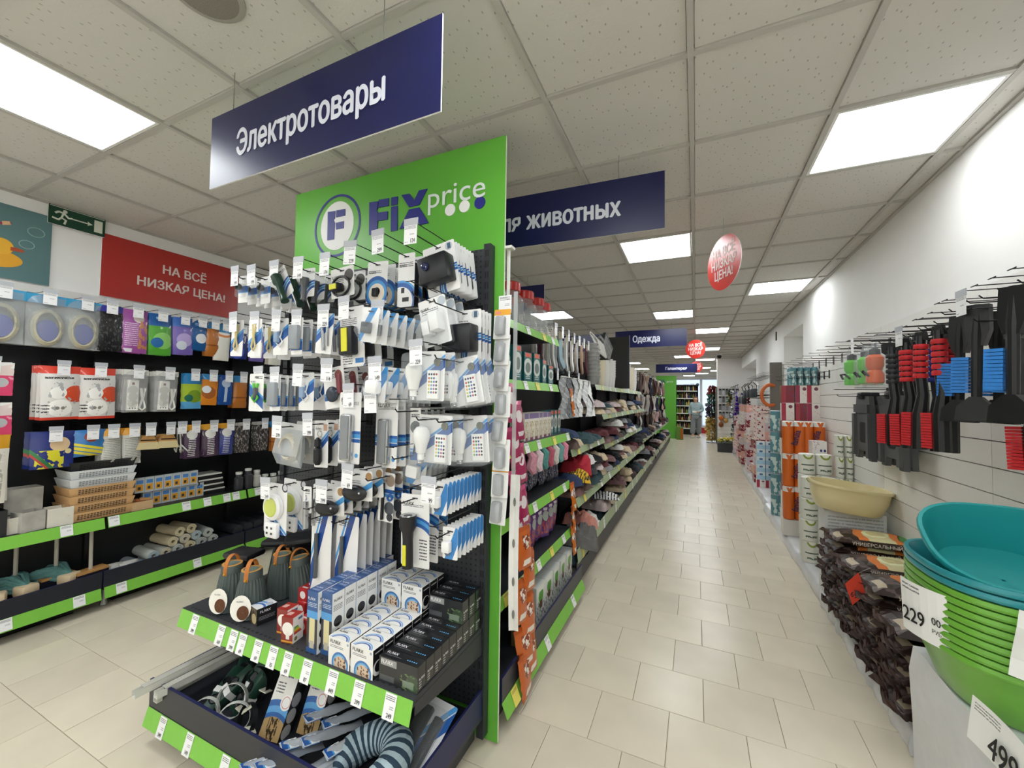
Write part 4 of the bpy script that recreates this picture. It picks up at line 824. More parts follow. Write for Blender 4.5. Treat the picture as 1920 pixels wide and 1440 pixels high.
redl = pbox('red_bulb_lying', 'bulb_box', 'light bulb box', .056, .10, .058, 'b0262a', [('c', .5, .5, .3, 'efe8e4')], top=[('c', .5, .6, .2, 'dfe6f0'), ('r', .2, .1, .8, .2, 'e8e0dc'), ('c', .5, .6, .12, '3f6fb0')], side=[('r', 0, 0, 1, .3, '7a1c1c'), ('r', .2, .5, .6, .7, 'e0d0c8')], basetop='b3262b', baseside='a52428')
place(redb, 'dark red bulb box standing at the front, energy label facing the aisle', (-1.53, 1.158, ZS), (0, 0, .18)); place(redb, 'dark red bulb box standing second, left of the front one', (-1.605, 1.19, ZS), (0, 0, .12))
i = 0
for j in range(4):
    for k, x in enumerate((-1.665, -1.60, -1.535, -1.472)):
        for l in range(1 + (j > 0) + (j > 1)):
            if (j, k) in ((0, 0), (0, 1)): continue
            place(redl, 'red bulb box lying on its side, %s row back, %s across, %s layer' % (nth(j), nth(k), nth(l)), (x + R.uniform(-.006, .006), 1.24 + j * .092 + R.uniform(-.008, .008), ZS + l * .0585), (0, 0, R.uniform(-.12, .12)), group='red bulb boxes lying on the shelf'); i += 1
place(redb, 'red bulb box standing on the pile at the back of the shelf', (-1.41, 1.535, ZS + .0005), (0, 0, .1), scale=(1.3, 1, 2.1))
sbb = pbox('small_black', 'torch_box', 'lamp box', .065, .085, .072, '2a2620', [('n', 0, 0, 1, 1, .5, 5, '6a5a40'), ('c', .6, .35, .3, 'c8b88a')], top=[('a', .6, -.1, .5, .62, '3f74c0'), ('a', .6, -.1, .68, .82, '6fa8e0'), ('c', .75, .7, .18, 'b8c0cc')], side=[TL(.1, .9, .25, .5, 3, '8a8a90')], basetop='eaeaee', baseside='16171a', logo=[('FLΛRX', .011, 'f0f0f0', 's', .15, .7)])
place(sbb, 'small black box with white and blue lid beside the lanterns', (-1.79, 1.187, ZS), (0, 0, -.18))

# ------------------------------------------------------------------ goods lying in the tray
ZTR = .1505
# cable trunking
CTR = mat('d5d4cc', .35)
for k, (x, y, z, rz, L, lab) in enumerate(((-2.175, .93, .265, -.03, .75, 'white plastic cable trunking sticking out of the tray, upper piece'), (-2.125, .985, .243, -.05, .66, 'white plastic cable trunking in the tray, lower piece'), (-2.16, 1.0, .205, -.02, .6, 'white plastic cable trunking at the bottom of the tray'))):
    b = MB(); b.box(0, 0, 0, .03, L, .004, CTR); b.box(0, 0, .004, .003, L, .028, CTR); b.box(.027, 0, .004, .03, L, .028, CTR); ch = b.done('channel'); b = MB(); b.box(-.002, .03, .028, .032, L, .031, mat('b9b8b0', .3)); ld_ = b.done('lid')
    place(('cable_trunking', 'cable trunking', [('channel', ch), ('lid', ld_)]), lab, (x, y, z), (0, 0, rz), group='white cable trunking in the tray')
GRD = mat('1f4034', .4, var=.12)
exr = [('body', at_mesh(lambda b: b.rbox(-.03, -.11, 0, .03, .11, .045, .012, GRD), 'body')), ('socket', at_mesh(lambda b: b.lathe([(.02, .045), (.02, .052), (.016, .046)], PLB, 16, 0, -.05), 'socket')), ('socket', at_mesh(lambda b: b.lathe([(.02, .045), (.02, .052), (.016, .046)], PLB, 16, 0, .03), 'socket')), ('paper_band', at_mesh(lambda b: b.box(-.031, -.02, -.001, .031, .005, .0465, WHT), 'paper_band'))]
for k, (x, y, z, rx, rz) in enumerate(((-1.98, 1.185, ZTR + .02, .35, .4), (-1.93, 1.20, ZTR + .035, .6, -.3), (-1.87, 1.26, ZTR + .05, .9, .1), (-1.99, 1.27, ZTR + .03, .4, .9), (-1.80, 1.22, ZTR + .05, 1.0, -.6))):
    place(('extension_socket', 'extension cord', exr), 'dark green extension socket in the tray, %s from the trunking' % nth(k), (x, y, z), (rx, .2, rz), group='green extension sockets')
def band(r, w_, m, sy=1.0):
    b = MB(); n = 20
    b.ring([[(r * math.cos(2 * PI * a / n) * q, sy * r * math.sin(2 * PI * a / n) * q, z) for q, z in ((1, 0), (1, w_), (.97, w_), (.97, 0))] for a in range(n + 1)], m, cap=False); return b.done('band')
WB = mat('cfd0cc', .3); BB_ = mat('17181a', .3)
for k, (x, y, z, rx, ry, rz, r, m, lab) in enumerate(((-1.90, 1.07, .20, 1.3, .3, .5, .055, WB, 'white flat cable loop nearest the tray front'), (-1.83, 1.14, .225, 1.2, .5, .2, .065, WB, 'white flat cable loop standing behind the front one'), (-1.74, 1.09, .215, 1.35, -.5, .9, .06, WB, 'white flat cable loop beside the lamp carton'), (-1.78, 1.21, .26, 1.25, .1, .1, .07, BB_, 'black headband loop with paper tag'), (-1.69, 1.12, .2, 1.2, .2, -.3, .06, BB_, 'black headband loop lying low near the carton'))):
    me = band(r, .02, m); b = MB(); b.box(-.02, -.002, -.005, .02, .002, .03, mat('dad7c4', .5)); place(('cable_loop', 'cable', [('band', me), ('paper_tag', b.done('paper_tag'), (r * .9, 0, 0))]), lab, (x, y, z), (rx, ry, rz))
fan = pbox('fan_carton', 'fan_carton', 'carton', .10, .062, .30, 'e9e6e0', [('c', .5, .0, .44, '2f66ad'), ('c', .5, -.02, .39, '5fa6de'), ('c', .5, -.04, .34, '3a6cb0'), ('c', .5, -.05, .30, 'b89a6a'), ('n', .25, 0, .75, .24, .5, 9, '3a2c1c'), ('c', .78, .42, .09, 'f0efec'), ('a', .78, .42, .06, .07, 'd88a8a'), TL(.1, .75, .68, .78, 2, '2a2a30'), TL(.1, .5, .5, .64, 4)],
           side=[('c', .5, .28, .085, 'd0d0d0'), ('c', .5, .10, .085, 'd0d0d0'), ('c', .5, .46, .085, 'b0b0b4'), TL(.3, .7, .62, .8, 3, 'a0a0a8')], baseside='141518', basetop='dedcd6', logo=[('FLΛRX', .024, '17181c', 'f', .1, .86), ('FLΛRX', .014, 'f0f0f0', 's', .1, .9)])
place(fan, 'white and blue carton leaning in the tray, picture of a woman', (-1.575, 1.12, .158), (-.5, 0, .14))
place(fan, 'black sided carton leaning behind the white one in the tray', (-1.455, 1.20, .158), (-.45, 0, .1))
for k, (x, y, z, rz, rx, c) in enumerate(((-1.44, 1.06, .19, -.3, -.25, 'b9bfc8'), (-1.385, 1.08, .20, -.35, -.2, 'a9b0ba'), (-1.36, 1.16, .215, -.45, -.2, 'c4c9ce'), (-1.30, 1.20, .225, -.4, -.2, 'b0b6be'), (-1.30, 1.06, .175, -.2, -.1, 'b9c0c8'), (-1.24, 1.11, .18, -.5, 0, 'c9cfd6'), (-1.38, 1.27, .24, -.3, -.2, 'b9bfc8'), (-1.29, 1.29, .235, -.5, -.1, 'a9b0ba'), (-1.20, 1.22, .23, -.35, 0, 'c4c9ce'), (-1.22, 1.05, .19, -.1, 0, 'b0b6be'))):
    b = MB(); b.sheet(6, 10, lambda u, v: ((u - .5) * .05, (v - .5) * .24, .018 * math.sin(PI * u) * math.sin(PI * v) + .003 * math.sin(13 * v + 5 * u)), mat(c, .12, .2, key='film' + c)); bag = b.done('film'); b = MB(); b.box(-.024, -.115, -.003, .024, -.06, .004, pmat('bag_label', 'e6e8ec', [('r', 0, 0, 1, .35, SW1), ('r', 0, .35, 1, .45, SW2)], .3)); lb_ = b.done('label')
    place(('led_strip_bag', 'led strip', [('film', bag), ('label', lb_), ('lettering', TXT.setdefault(('T', 'bag'), (lambda m: (m.transform(Matrix.Rotation(-PI / 2, 4, 'X')), m)[1])(text('FLΛRX', .009, '17181c', .02, align='LEFT').copy())), (-.02, -.08, .0048))]), 'shiny clear bag with blue label in the tray, %s from the carton' % nth(k), (x, y, z), (rx, 0, rz), group='shiny clear bags in the tray')
# striped neck pillow
m = bpy.data.materials.new('striped_fabric'); m.use_nodes = True; nt = m.node_tree; bs = nt.nodes['Principled BSDF']; bs.inputs['Roughness'].default_value = .85
uvn = nt.nodes.new('ShaderNodeUVMap'); spx = nt.nodes.new('ShaderNodeSeparateXYZ'); nt.links.new(uvn.outputs[0], spx.inputs[0])
ml = nt.nodes.new('ShaderNodeMath'); ml.operation = 'MULTIPLY'; ml.inputs[1].default_value = 20; nt.links.new(spx.outputs[1], ml.inputs[0]); frn = nt.nodes.new('ShaderNodeMath'); frn.operation = 'FRACT'; nt.links.new(ml.outputs[0], frn.inputs[0])
gt = nt.nodes.new('ShaderNodeMath'); gt.operation = 'GREATER_THAN'; gt.inputs[1].default_value = .5; nt.links.new(frn.outputs[0], gt.inputs[0])
mx = nt.nodes.new('ShaderNodeMix'); mx.data_type = 'RGBA'; mx.inputs[6].default_value = lin('a9bdc6'); mx.inputs[7].default_value = lin('2b4254'); nt.links.new(gt.outputs[0], mx.inputs[0]); nt.links.new(mx.outputs[2], bs.inputs['Base Color'])
pth = []; rad = []
for k in range(25):
    a = math.radians(-60 + 300 * k / 24); pth.append((.10 * math.cos(a), .105 * math.sin(a), 0)); rad.append(.052 * min(1, .35 + 2.6 * min(k, 24 - k) / 12))
b = MB(); b.tube(pth, rad, m, 16); pw = b.done('cushion', 0) ; b = MB(); b.sphere(.05, -.095, .0, .02, mat('8fa6b0', .8), 10, 6); kn = b.done('toggle')
place(('neck_pillow', 'pillow', [('cushion', pw), ('toggle', kn)]), 'blue and white striped neck pillow lying in the tray', (-1.085, 1.15, .22), (.30, -.05, -.75), scale=(1.12, 1.12, 1.05))
# blister with two power strips
b = MB(); b.prism(rect(.15, .34, .008, 0), -.001, 0, pmat('strip_card', 'dfe0e4', [('d', -.6, .25, .1, SW1), ('d', -.6, .42, .05, SW2)], .3)); cd = b.done('card')
b = MB(); b.rbox(-.06, -.03, -.32, -.012, -.002, -.04, .008, PLB); s1 = b.done('power_strip'); b = MB(); b.rbox(.012, -.03, -.30, .05, -.002, -.06, .008, PLB); s2 = b.done('cable_clip')
b = MB(); b.rbox(-.068, -.034, -.33, .058, -.0015, -.03, .01, CLR); s3 = b.done('blister')
place(('power_strip_blister', 'power strip', [('card', cd), ('power_strip', s1), ('cable_clip', s2), ('blister', s3)]), 'black power strips in a clear blister leaning in the tray corner', (-.945, 1.44, .30), (-1.05, 0, -.12))
# ================================================================== shelving along the left wall
gl = obj('wall_gondola', None, None, (0, 0, 0), label='black wall shelving with hooks along the left wall', cat='shelving')
YA, YE = .45, 4.6
b = MB(); b.box(-4.195, YA, .12, -4.16, YE, 2.03, mat('17181b', .55, var=.1)); obj('back_panel', b.done('back_panel'), gl)
b = MB(); b.box(-4.195, YA, 2.03, -4.165, YE, 2.29, mat('e4e3df', .5)); obj('upper_panel', b.done('upper_panel'), gl)
for y in (.46, 1.455, 2.45, 3.45):
    b = MB(); b.box(-4.165, y - .015, .05, -4.12, y + .015, 2.1, BLK); obj('upright', b.done('upright'), gl)
for k in range(4):
    y0, y1 = .46 + k * .997, .455 + (k + 1) * .997
    b = MB(); b.box(-4.16, y0 + .004, .63, -3.86, y1 - .004, .655, BLK); obj('shelf', b.done('shelf'), gl)
    b = MB(); b.box(-4.16, y0 + .002, .14, -3.86, y1 - .002, .155, BLK); b.box(-3.872, y0 + .002, .155, -3.86, y1 - .002, .268, NAVY2, side=DARK2); obj('tray', b.done('tray'), gl)
    b = MB(); b.box(-4.1, y0 + .1, 0, -3.98, y1 - .1, .14, BLK); obj('base', b.done('base'), gl)
    for z, fr, tx in ((.655, ((.12, .42, .8), (.04, .5, .66, .82, .9), (.1, .3, .6), (.2, .6))[k], ('', '', '', '', '')), (.155, ((.05, .55, .88), (.1, .6), (.3, .8), (.4,))[k], ('', '', '', ''))):
        me = MB(); hgt = .075
        n = me.pts([(-3.86, y0 + .006, z), (-3.86, y1 - .006, z), (-3.838, y1 - .006, z - hgt), (-3.838, y0 + .006, z - hgt)]); me.face((n + 3, n + 2, n + 1, n), GRAIL); obj('price_rail', me.done('price_rail', 0), gl)
        for f in fr: obj('price_card', rail_card, gl, (-3.857, y0 + f * (y1 - y0), z - .001), (-.285, 0, EAST), scale=(1.25, 1, .9))
for k, y in enumerate((.6, 1.5, 2.5)):
    b = MB(); b.lathe([(.02, 0), (.026, .006), (.012, .05), (.012, .14)], STEEL, 10, -3.95, y); obj('foot', b.done('foot'), gl)
def pack(key, name, cat, w, h, d, base, shapes, header=None, rough=.3, alpha=None, inner=None, top=.015):
    m = pmat(key, base, shapes, rough, .3, w / h) if not alpha else mat(base, .1, alpha=alpha, key='bagfilm' + key)
    def f(b):
        nx, nz = 6, 8
        def pt(u, v, s_): return ((u - .5) * w, s_ * d / 2 * (math.sin(PI * min(max(u, 0), 1)) ** .5) * (math.sin(PI * v) ** .5) + .004 * math.sin(17 * u + 23 * v + len(key)), top - h + v * h)
        b.sheet(nx, nz, lambda u, v: pt(u, v, -1), m); b.sheet(nx, nz, lambda u, v: pt(1 - u, v, 1), m)
    ps = [('pouch', mesh(f, 'pouch'))]
    if header: ps.append(('header', mesh(lambda b: b.box(-w / 2, -.003, top - header[1], w / 2, .003, top + .004, mat(header[0], .35)), 'header')))
    for q in inner or []: ps.append(q)
    PR[key] = (name, cat, ps, w, h)
rng = lambda col, r, n=2, z=-.2, t=.006: mesh(d_coil(col, r, n, z, t), 'hoop')
pack('ringbag', 'hose_bag', 'hose bag', .19, .335, .06, 'c6cacc', [], ('3f9fd0', .055), alpha=.35, inner=[('hoop', mesh(lambda b: [b.tube([((.072 - q * .007) * math.cos(a * PI / 12), -.006 - q * .006, -.195 + (.115 - q * .007) * math.sin(a * PI / 12)) for a in range(24)], .006, mat('b9b49c', .4), 6, True) for q in range(3)], 'hoop')), ('label', mesh(lambda b: b.prism(oval(0, -.215, .05, .07, 20), -.012, -.008, mat('4a55b0', .4, var=.25, scale=60)), 'label'))])
pack('blackbag', 'insole_bag', 'insoles', .15, .33, .03, '1b1a1c', [('n', 0, .0, 1, .85, .58, 14, '4a4a4e'), ('r', 0, .86, 1, 1, '3f3fa0')])
pack('purplebag', 'cloth_bag', 'cloth pack', .15, .33, .04, 'a0559f', [('c', .62, .8, .1, 'e8dcd8'), ('l', .08, .15, .6, .7, 12, 'e0c8de'), ('n', .6, .1, 1, .75, .5, 5, 'c88a5a'), ('r', .05, .02, .4, .1, 'e6e6ea')])
pack('greenfoot', 'insole_bag', 'insoles', .15, .33, .035, '58a83a', [('r', 0, .7, 1, 1, '1f5fa8'), ('c', .6, .35, .2, '8fd06a'), ('c', .35, .3, .12, '2f6fb0'), ('r', .3, .86, .7, .92, '9fd0e0')])
pack('violetfoot', 'insole_bag', 'insoles', .14, .31, .035, '7a68b8', [('r', 0, .75, 1, 1, '4a78c8'), ('c', .55, .4, .18, 'b9a8e0'), ('c', .4, .25, .12, 'd8e0ec')])
pack('bluepack', 'insole_bag', 'insoles', .13, .26, .03, '1f5a98', [('c', .6, .4, .16, 'e6eaf0'), ('l', .2, .8, .8, .9, 2, 'c0d8f0')], ('e6e6e6', .03))
pack('whitepack', 'sponge_bag', 'sponge pack', .13, .33, .05, 'f0ede4', [('r', 0, .76, 1, 1, '5aa6d8'), ('a', .5, 1.05, .36, .42, 'e08a4a')])
pack('orangepack', 'sponge_bag', 'sponge pack', .12, .30, .05, 'b8702f', [('r', 0, .8, 1, 1, '3f8fc8'), ('r', 0, .3, 1, .34, '8a4a1f')])
pack('navypack', 'glove_bag', 'gloves', .15, .30, .03, '26307a', [('n', 0, .5, 1, 1, .5, 6, 'd8d4d0'), ('c', .4, .2, .2, '4a60c0')])
pack('pinkpack', 'wet_wipe_pack', 'wipes', .19, .20, .03, 'e6507a', [('r', 0, .62, 1, 1, 'f0dcd8'), ('c', .75, .4, .14, 'c0c4c8'), ('n', 0, .0, 1, .6, .6, 5, 'f6a8b8')], ('f2f2f0', .03))
pack('socketbag', 'socket_bag', 'extension cord', .19, .36, .06, 'd9d7d4', [('r', 0, .86, 1, 1, 'd8402a'), ('r', 0, 0, 1, .05, 'd8402a'), ('c', .85, .48, .16, 'd8502f'), ('l', .1, .74, .8, .82, 1, '2a2a2e'), ('c', .45, .22, .16, 'f6f4f0'), ('c', .38, .22, .03, '8a8680'), ('c', .52, .22, .03, '8a8680'), ('c', .4, .5, .11, 'f0eeea'), ('n', .1, .05, .9, .7, .6, 7, 'a9aaac'), ('l', .02, .12, .2, .3, 3, '2a2a2e')])
pack('stripbag', 'power_strip_bag', 'power strip', .15, .32, .05, 'cfd0d0', [], ('ecebe6', .035), alpha=.3, inner=[('power_strip', mesh(lambda b: b.box(-.05, -.018, -.29, .015, .0, -.06, WPL, front=pmat('powerstrip', 'f2f1ec', [('c', .5, .68, .13, 'cfcdc6'), ('c', .5, .45, .13, 'cfcdc6'), ('c', .5, .22, .13, 'cfcdc6'), ('r', .35, .84, .6, .92, '6a2a22'), ('r', .2, .05, .3, .09, '33333a'), ('r', .45, .05, .55, .09, '33333a'), ('r', .7, .05, .8, .09, '33333a')], asp=.28)), 'power_strip')), ('cable', mesh(d_loop('efeee8', .016, -.12, -.29, .005), 'cable'), (.045, 0, 0))])
pack('limefoot', 'insole_bag', 'insoles', .14, .30, .03, 'a9c23a', [('r', 0, .7, 1, 1, '2f86c0'), ('r', 0, 0, 1, .2, '5fa8d8'), ('c', .6, .35, .18, '7a9a2a'), ('c', .3, .3, .1, '2a6a5a')])
pack('orangefoot', 'insole_bag', 'insoles', .13, .27, .03, 'e08a2a', [('r', 0, .82, 1, 1, '3f8fc8'), ('c', .45, .4, .2, 'a8602f'), ('c', .3, .5, .12, 'e8eef4')])
pack('bluefoot', 'insole_bag', 'insoles', .12, .27, .03, '1f4f9a', [('r', .4, .1, .6, .7, 'b9c8e0'), ('c', .5, .72, .14, 'b9c8e0')])
pack('clothpack', 'cloth_bag', 'cloth pack', .20, .24, .04, '26357a', [('c', .65, .66, .2, 'e6c8a0'), ('n', .1, 0, .75, .5, .45, 4, 'e0d83a'), ('d', 1.0, .5, .06, '2f7a4a'), ('d', 1.0, .4, .04, 'b8403a'), ('c', .85, .45, .07, 'e8d8a0')])
pack('spongepack', 'sponge_bag', 'sponge pack', .17, .18, .05, '3f7fc0', [('c', .5, .75, .2, 'a0503f'), ('d', .3, .35, .06, 'e8d83a'), ('d', .3, .5, .05, 'e8d83a'), ('d', .3, .2, .05, 'e8d83a')])
pack('ropebag', 'mop_bag', 'mop head', .11, .27, .06, 'c9c8c2', [('r', 0, .82, 1, 1, 'e0a02a'), ('l', .1, 0, .9, .75, 16, '8f8e88')])
pack('brushpack', 'scrub_brush_bag', 'brush', .12, .28, .05, '4a2f4f', [('r', 0, .84, 1, 1, 'e0a32f'), ('c', .4, .72, .14, 'eeeeea'), ('l', .18, .05, .62, .6, 10, 'efeeee')])
pack('brushpack2', 'scrub_brush_bag', 'brush', .12, .28, .05, '33408f', [('r', 0, .84, 1, 1, 'e0a32f'), ('c', .4, .72, .14, 'eeeeea'), ('l', .18, .05, .62, .6, 10, 'dfe0ee')])
pack('darkbag', 'scrubber_bag', 'scrubber', .13, .28, .05, '3a3536', [('n', 0, 0, 1, .9, .55, 10, 'a09a98'), ('r', 0, .9, 1, 1, 'b9b4b0')])
pack('organizer', 'hanging_organizer_box', 'organizer', .19, .42, .06, 'e8e4da', [('r', 0, .8, 1, 1, 'd9a02a'), ('n', .3, .05, .9, .75, .5, 6, 'b9b4aa'), ('r', .3, .6, .9, .61, 'f6f4f0'), ('r', .3, .45, .9, .46, 'f6f4f0'), ('r', .3, .3, .9, .31, 'f6f4f0')])
BRM = mat('d9c89a', .7); 
PR['whisk'] = ('whisk_brush', 'brush', [('block', mesh(lambda b: b.prism([(-.06, -.10), (.06, -.10), (.035, -.05), (-.035, -.05)], -.02, .02, mat('c99a5f', .5)), 'block')), ('band', mesh(lambda b: b.box(-.05, -.0215, -.088, .05, .0215, -.08, BLK), 'band')), ('bristles', mesh(lambda b: b.prism([(-.075, -.155), (.075, -.155), (.06, -.10), (-.06, -.10)], -.025, .025, BRM), 'bristles')), ('loop', mesh(lambda b: b.tube([(0, 0, .0), (.008, 0, -.03), (0, 0, -.055), (-.008, 0, -.03), (0, 0, 0)], .003, BLK, 5), 'loop'))], .12, .17)
PR['coathook'] = ('bathroom_hook', 'hook', [('stem', mesh(lambda b: b.tube([(0, -.005, 0), (.005, -.005, -.14), (-.01, -.03, -.2), (-.03, -.06, -.17)], .006, mat('c9c8c4', .3), 6), 'stem')), ('arm', mesh(lambda b: b.tube([(.005, -.005, -.14), (.04, -.04, -.2), (.05, -.06, -.16)], .006, mat('c9c8c4', .3), 6), 'arm'))], .1, .2)
GX = -4.16
def lhook(y, z, lab, price=''):
    hook((GX, y, z), (0, 0, EAST), lab, price, L=.30, group='wall hooks on the left shelving')
LROW = {2.17: [('ringbag', .93, 4, 'clear bag with grey hoop and blue label at the left edge'), ('ringbag', 1.12, 4, 'clear bag with grey hoop and blue label, second from the left edge'), ('ringbag', 1.30, 3, 'clear bag with grey hoop and blue label, beside the black bag'), ('blackbag', 1.43, 3, 'black mesh bag with purple top'), ('purplebag', 1.58, 3, 'purple bag with pale lettering'), ('greenfoot', 1.735, 3, 'green and blue insole bag with a footprint'), ('violetfoot', 1.89, 3, 'violet insole bag'), ('bluepack', 2.02, 3, 'blue insole bag with white cloud'), ('orangepack', 2.12, 2, 'brown orange sponge pack'), ('whitepack', 2.21, 2, 'white pack with blue header'), ('navypack', 2.36, 3, 'navy glove bag'), ('violetfoot', 2.53, 2, 'violet insole bag half hidden behind the endcap'), ('whitepack', 2.70, 2, 'white pack deep behind the endcap, top row'), ('bluepack', 2.86, 2, 'blue pack deep behind the endcap, top row'), ('navypack', 3.05, 2, 'navy bag deep behind the endcap, top row')],
        1.71: [('pinkpack', .90, 4, 'pink and white wipes pack, upper of the two'), ('socketbag', 1.20, 5, 'red and white socket bag, left pair'), ('socketbag', 1.385, 4, 'red and white socket bag, right pair'), ('stripbag', 1.60, 8, 'white power strip bag, left hook'), ('stripbag', 1.80, 6, 'white power strip bag, right hook'), ('limefoot', 1.98, 2, 'lime green and blue insole bag'), ('orangefoot', 2.12, 2, 'orange insole bag with brown foot'), ('bluefoot', 2.25, 2, 'dark blue insole bag'), ('orangepack', 2.38, 3, 'orange pack with red logo beside the endcap'), ('brushpack', 2.56, 2, 'purple brush pack behind the endcap, middle row'), ('whitepack', 2.75, 2, 'white pack behind the endcap, middle row'), ('darkbag', 2.95, 2, 'dark bag behind the endcap, middle row'), ('orangepack', 3.15, 2, 'orange pack behind the endcap, middle row')],
        1.27: [('organizer', .90, 3, 'white organizer box with amber header'), ('clothpack', 1.18, 4, 'dark blue cloth pack with yellow sponges'), ('spongepack', 1.36, 3, 'blue pack of yellow striped sponges'), ('ropebag', 1.47, 3, 'white rope mop bag, left hook'), ('ropebag', 1.59, 3, 'white rope mop bag, right hook'), ('whisk', 1.69, 3, 'beige whisk brush, left hook'), ('whisk', 1.82, 3, 'beige whisk brush, right hook'), ('coathook', 1.90, 2, 'grey plastic wall hook'), ('brushpack', 2.0, 3, 'purple and white brush pack, left hook'), ('brushpack', 2.14, 3, 'purple and white brush pack, right hook'), ('brushpack2', 2.28, 3, 'blue and white brush pack'), ('darkbag', 2.42, 3, 'dark scrubber bag with paper tag'), ('darkbag', 2.6, 3, 'dark scrubber bag behind the endcap'), ('orangepack', 2.75, 2, 'brown pack low behind the endcap'), ('whitepack', 2.92, 2, 'white pack low behind the endcap'), ('purplebag', 3.1, 2, 'maroon bag low behind the endcap')]}
for z, items in LROW.items():
    for i, (key, y, n, lab) in enumerate(items):
        row = {2.17: 'top row', 1.71: 'middle row', 1.27: 'lower row'}[z]
        if key != 'pinkpack' or 1: lhook(y, z, 'wire wall hook in the %s, %s from left, with %s' % (row, nth(i), ' '.join(lab.split(',')[0].split()[:5])))
        run(key, GX + .27, z, y, n, .032, lab, side='east', jit=.05)
run('pinkpack', GX + .27, 1.46, .90, 4, .03, 'pink and white wipes pack, lower of the two', side='east')
lhook(.90, 1.46, 'wire wall hook under the upper pink wipes packs')
# goods on the left shelf
ZL = .6555
def basket(col, w=.36, d=.25, h=.062):
    m = mat(col, .45, var=.05); b = MB()
    b.ring([[(-w / 2 + .015, -d / 2 + .015, 0), (w / 2 - .015, -d / 2 + .015, 0), (w / 2 - .015, d / 2 - .015, 0), (-w / 2 + .015, d / 2 - .015, 0)], [(-w / 2, -d / 2, h), (w / 2, -d / 2, h), (w / 2, d / 2, h), (-w / 2, d / 2, h)], [(-w / 2 + .006, -d / 2 + .006, h), (w / 2 - .006, -d / 2 + .006, h), (w / 2 - .006, d / 2 - .006, h), (-w / 2 + .006, d / 2 - .006, h)]], m, cap=False); b.box(-w / 2 + .015, -d / 2 + .015, 0, w / 2 - .015, d / 2 - .015, .003, m); body = b.done('body')
    b = MB(); dm = mat('4a3f30' if col not in ('2a2b2c', 'dfe2e4') else ('0c0c0d' if col == '2a2b2c' else '7d8288'), .7)
    for r_ in range(3):
        for k in range(16): b.box(-w / 2 + .05 + k * .0165, -d / 2 - .0015 + .012 * (1 - (r_ * .012 + .02) / h) * 1, .016 + r_ * .012, -w / 2 + .061 + k * .0165, -d / 2 + .012, .022 + r_ * .012, dm)
    return ('storage_basket', 'basket', [('body', body), ('perforation', b.done('perforation'))])
for k, c in enumerate(('d3a876', 'd3a876', 'd3a876', 'd3a876', 'dfe2e4', 'dfe2e4', '2a2b2c')):
    o = place(basket(c), '%s perforated basket, %s from the bottom of its stack' % ({'d3a876': 'tan', 'dfe2e4': 'white', '2a2b2c': 'black'}[c], nth(k)), (-3.99 + R.uniform(-.006, .006), 1.44, ZL + .058 * k), (0, 0, EAST + R.uniform(-.02, .02)), group='stacked baskets on the left shelf')
    for ch in o.children:
        if ch.name.startswith('perforation'): ch['kind'] = 'stuff'
MAR = mat('b9b6ae', .35, var=.5, scale=14); DGB = mat('2c2d2e', .5, var=.1); CRM = mat('d6d2c6', .45)
def openbox(col_m, w, d, h, name, cat): b = MB(); t = .004; b.box(-w / 2, -d / 2, 0, w / 2, d / 2, t, col_m); b.box(-w / 2, -d / 2, t, w / 2, -d / 2 + t, h, col_m); b.box(-w / 2, d / 2 - t, t, w / 2, d / 2, h, col_m); b.box(-w / 2, -d / 2 + t, t, -w / 2 + t, d / 2 - t, h, col_m); b.box(w / 2 - t, -d / 2 + t, t, w / 2, d / 2 - t, h, col_m); return (name, cat, [('body', b.done('body'))])
place(openbox(DGB, .16, .14, .16, 'storage_box', 'box'), 'dark grey open box at the left edge of the shelf, lower', (-3.95, .92, ZL), (0, 0, EAST)); place(openbox(DGB, .16, .14, .12, 'storage_box', 'box'), 'dark grey open box stacked at the left edge of the shelf', (-4.0, .90, ZL + .161), (0, 0, EAST))
place(openbox(MAR, .17, .12, .16, 'storage_box', 'box'), 'grey marbled box at the back left of the shelf', (-4.07, 1.10, ZL + .10), (0, 0, EAST)); place(openbox(DGB, .17, .12, .095, 'storage_box', 'box'), 'dark box under the grey marbled box', (-4.07, 1.10, ZL), (0, 0, EAST))
place(openbox(MAR, .11, .11, .125, 'storage_box', 'box'), 'white marbled cup box near the shelf edge', (-3.93, 1.10, ZL), (0, 0, EAST + .2)); place(openbox(CRM, .12, .11, .12, 'storage_box', 'box'), 'cream box near the shelf edge beside the marbled one', (-3.925, 1.235, ZL), (0, 0, EAST - .1)); place(openbox(CRM, .08, .08, .10, 'storage_box', 'box'), 'small cream box left of the marbled one', (-3.94, 1.02, ZL), (0, 0, EAST))
place(openbox(mat('c4a47c', .5), .13, .11, .065, 'storage_basket', 'basket'), 'small beige basket full of wooden pegs', (-3.925, 1.67, ZL), (0, 0, EAST))
for k in range(7):
    b = MB(); b.rbox(-.03, -.02, 0, .03, .02, .018, .006, mat(('a87a4a', 'c8b49a', 'b0643a')[k % 3], .5)); place(('wooden_peg', 'peg', [('peg', b.done('peg'))]), 'wooden peg heaped in the small beige basket, %s' % nth(k), (-3.925 + R.uniform(-.035, .035), 1.67 + R.uniform(-.035, .035), ZL + .03 + .012 * (k % 4)), (R.uniform(-.2, .2), R.uniform(-.2, .2), R.uniform(0, 3)), group='wooden pegs in the beige basket')
spb = pbox('sponge_tin', 'hook_pack', 'hook pack', .06, .03, .115, 'b9c0c4', [('r', .15, .12, .85, .55, 'e0a030'), ('r', .15, .6, .85, .85, '4f86c8'), ('r', .3, .2, .6, .4, '3a3a3a')], baseside='8f9498')
i = 0
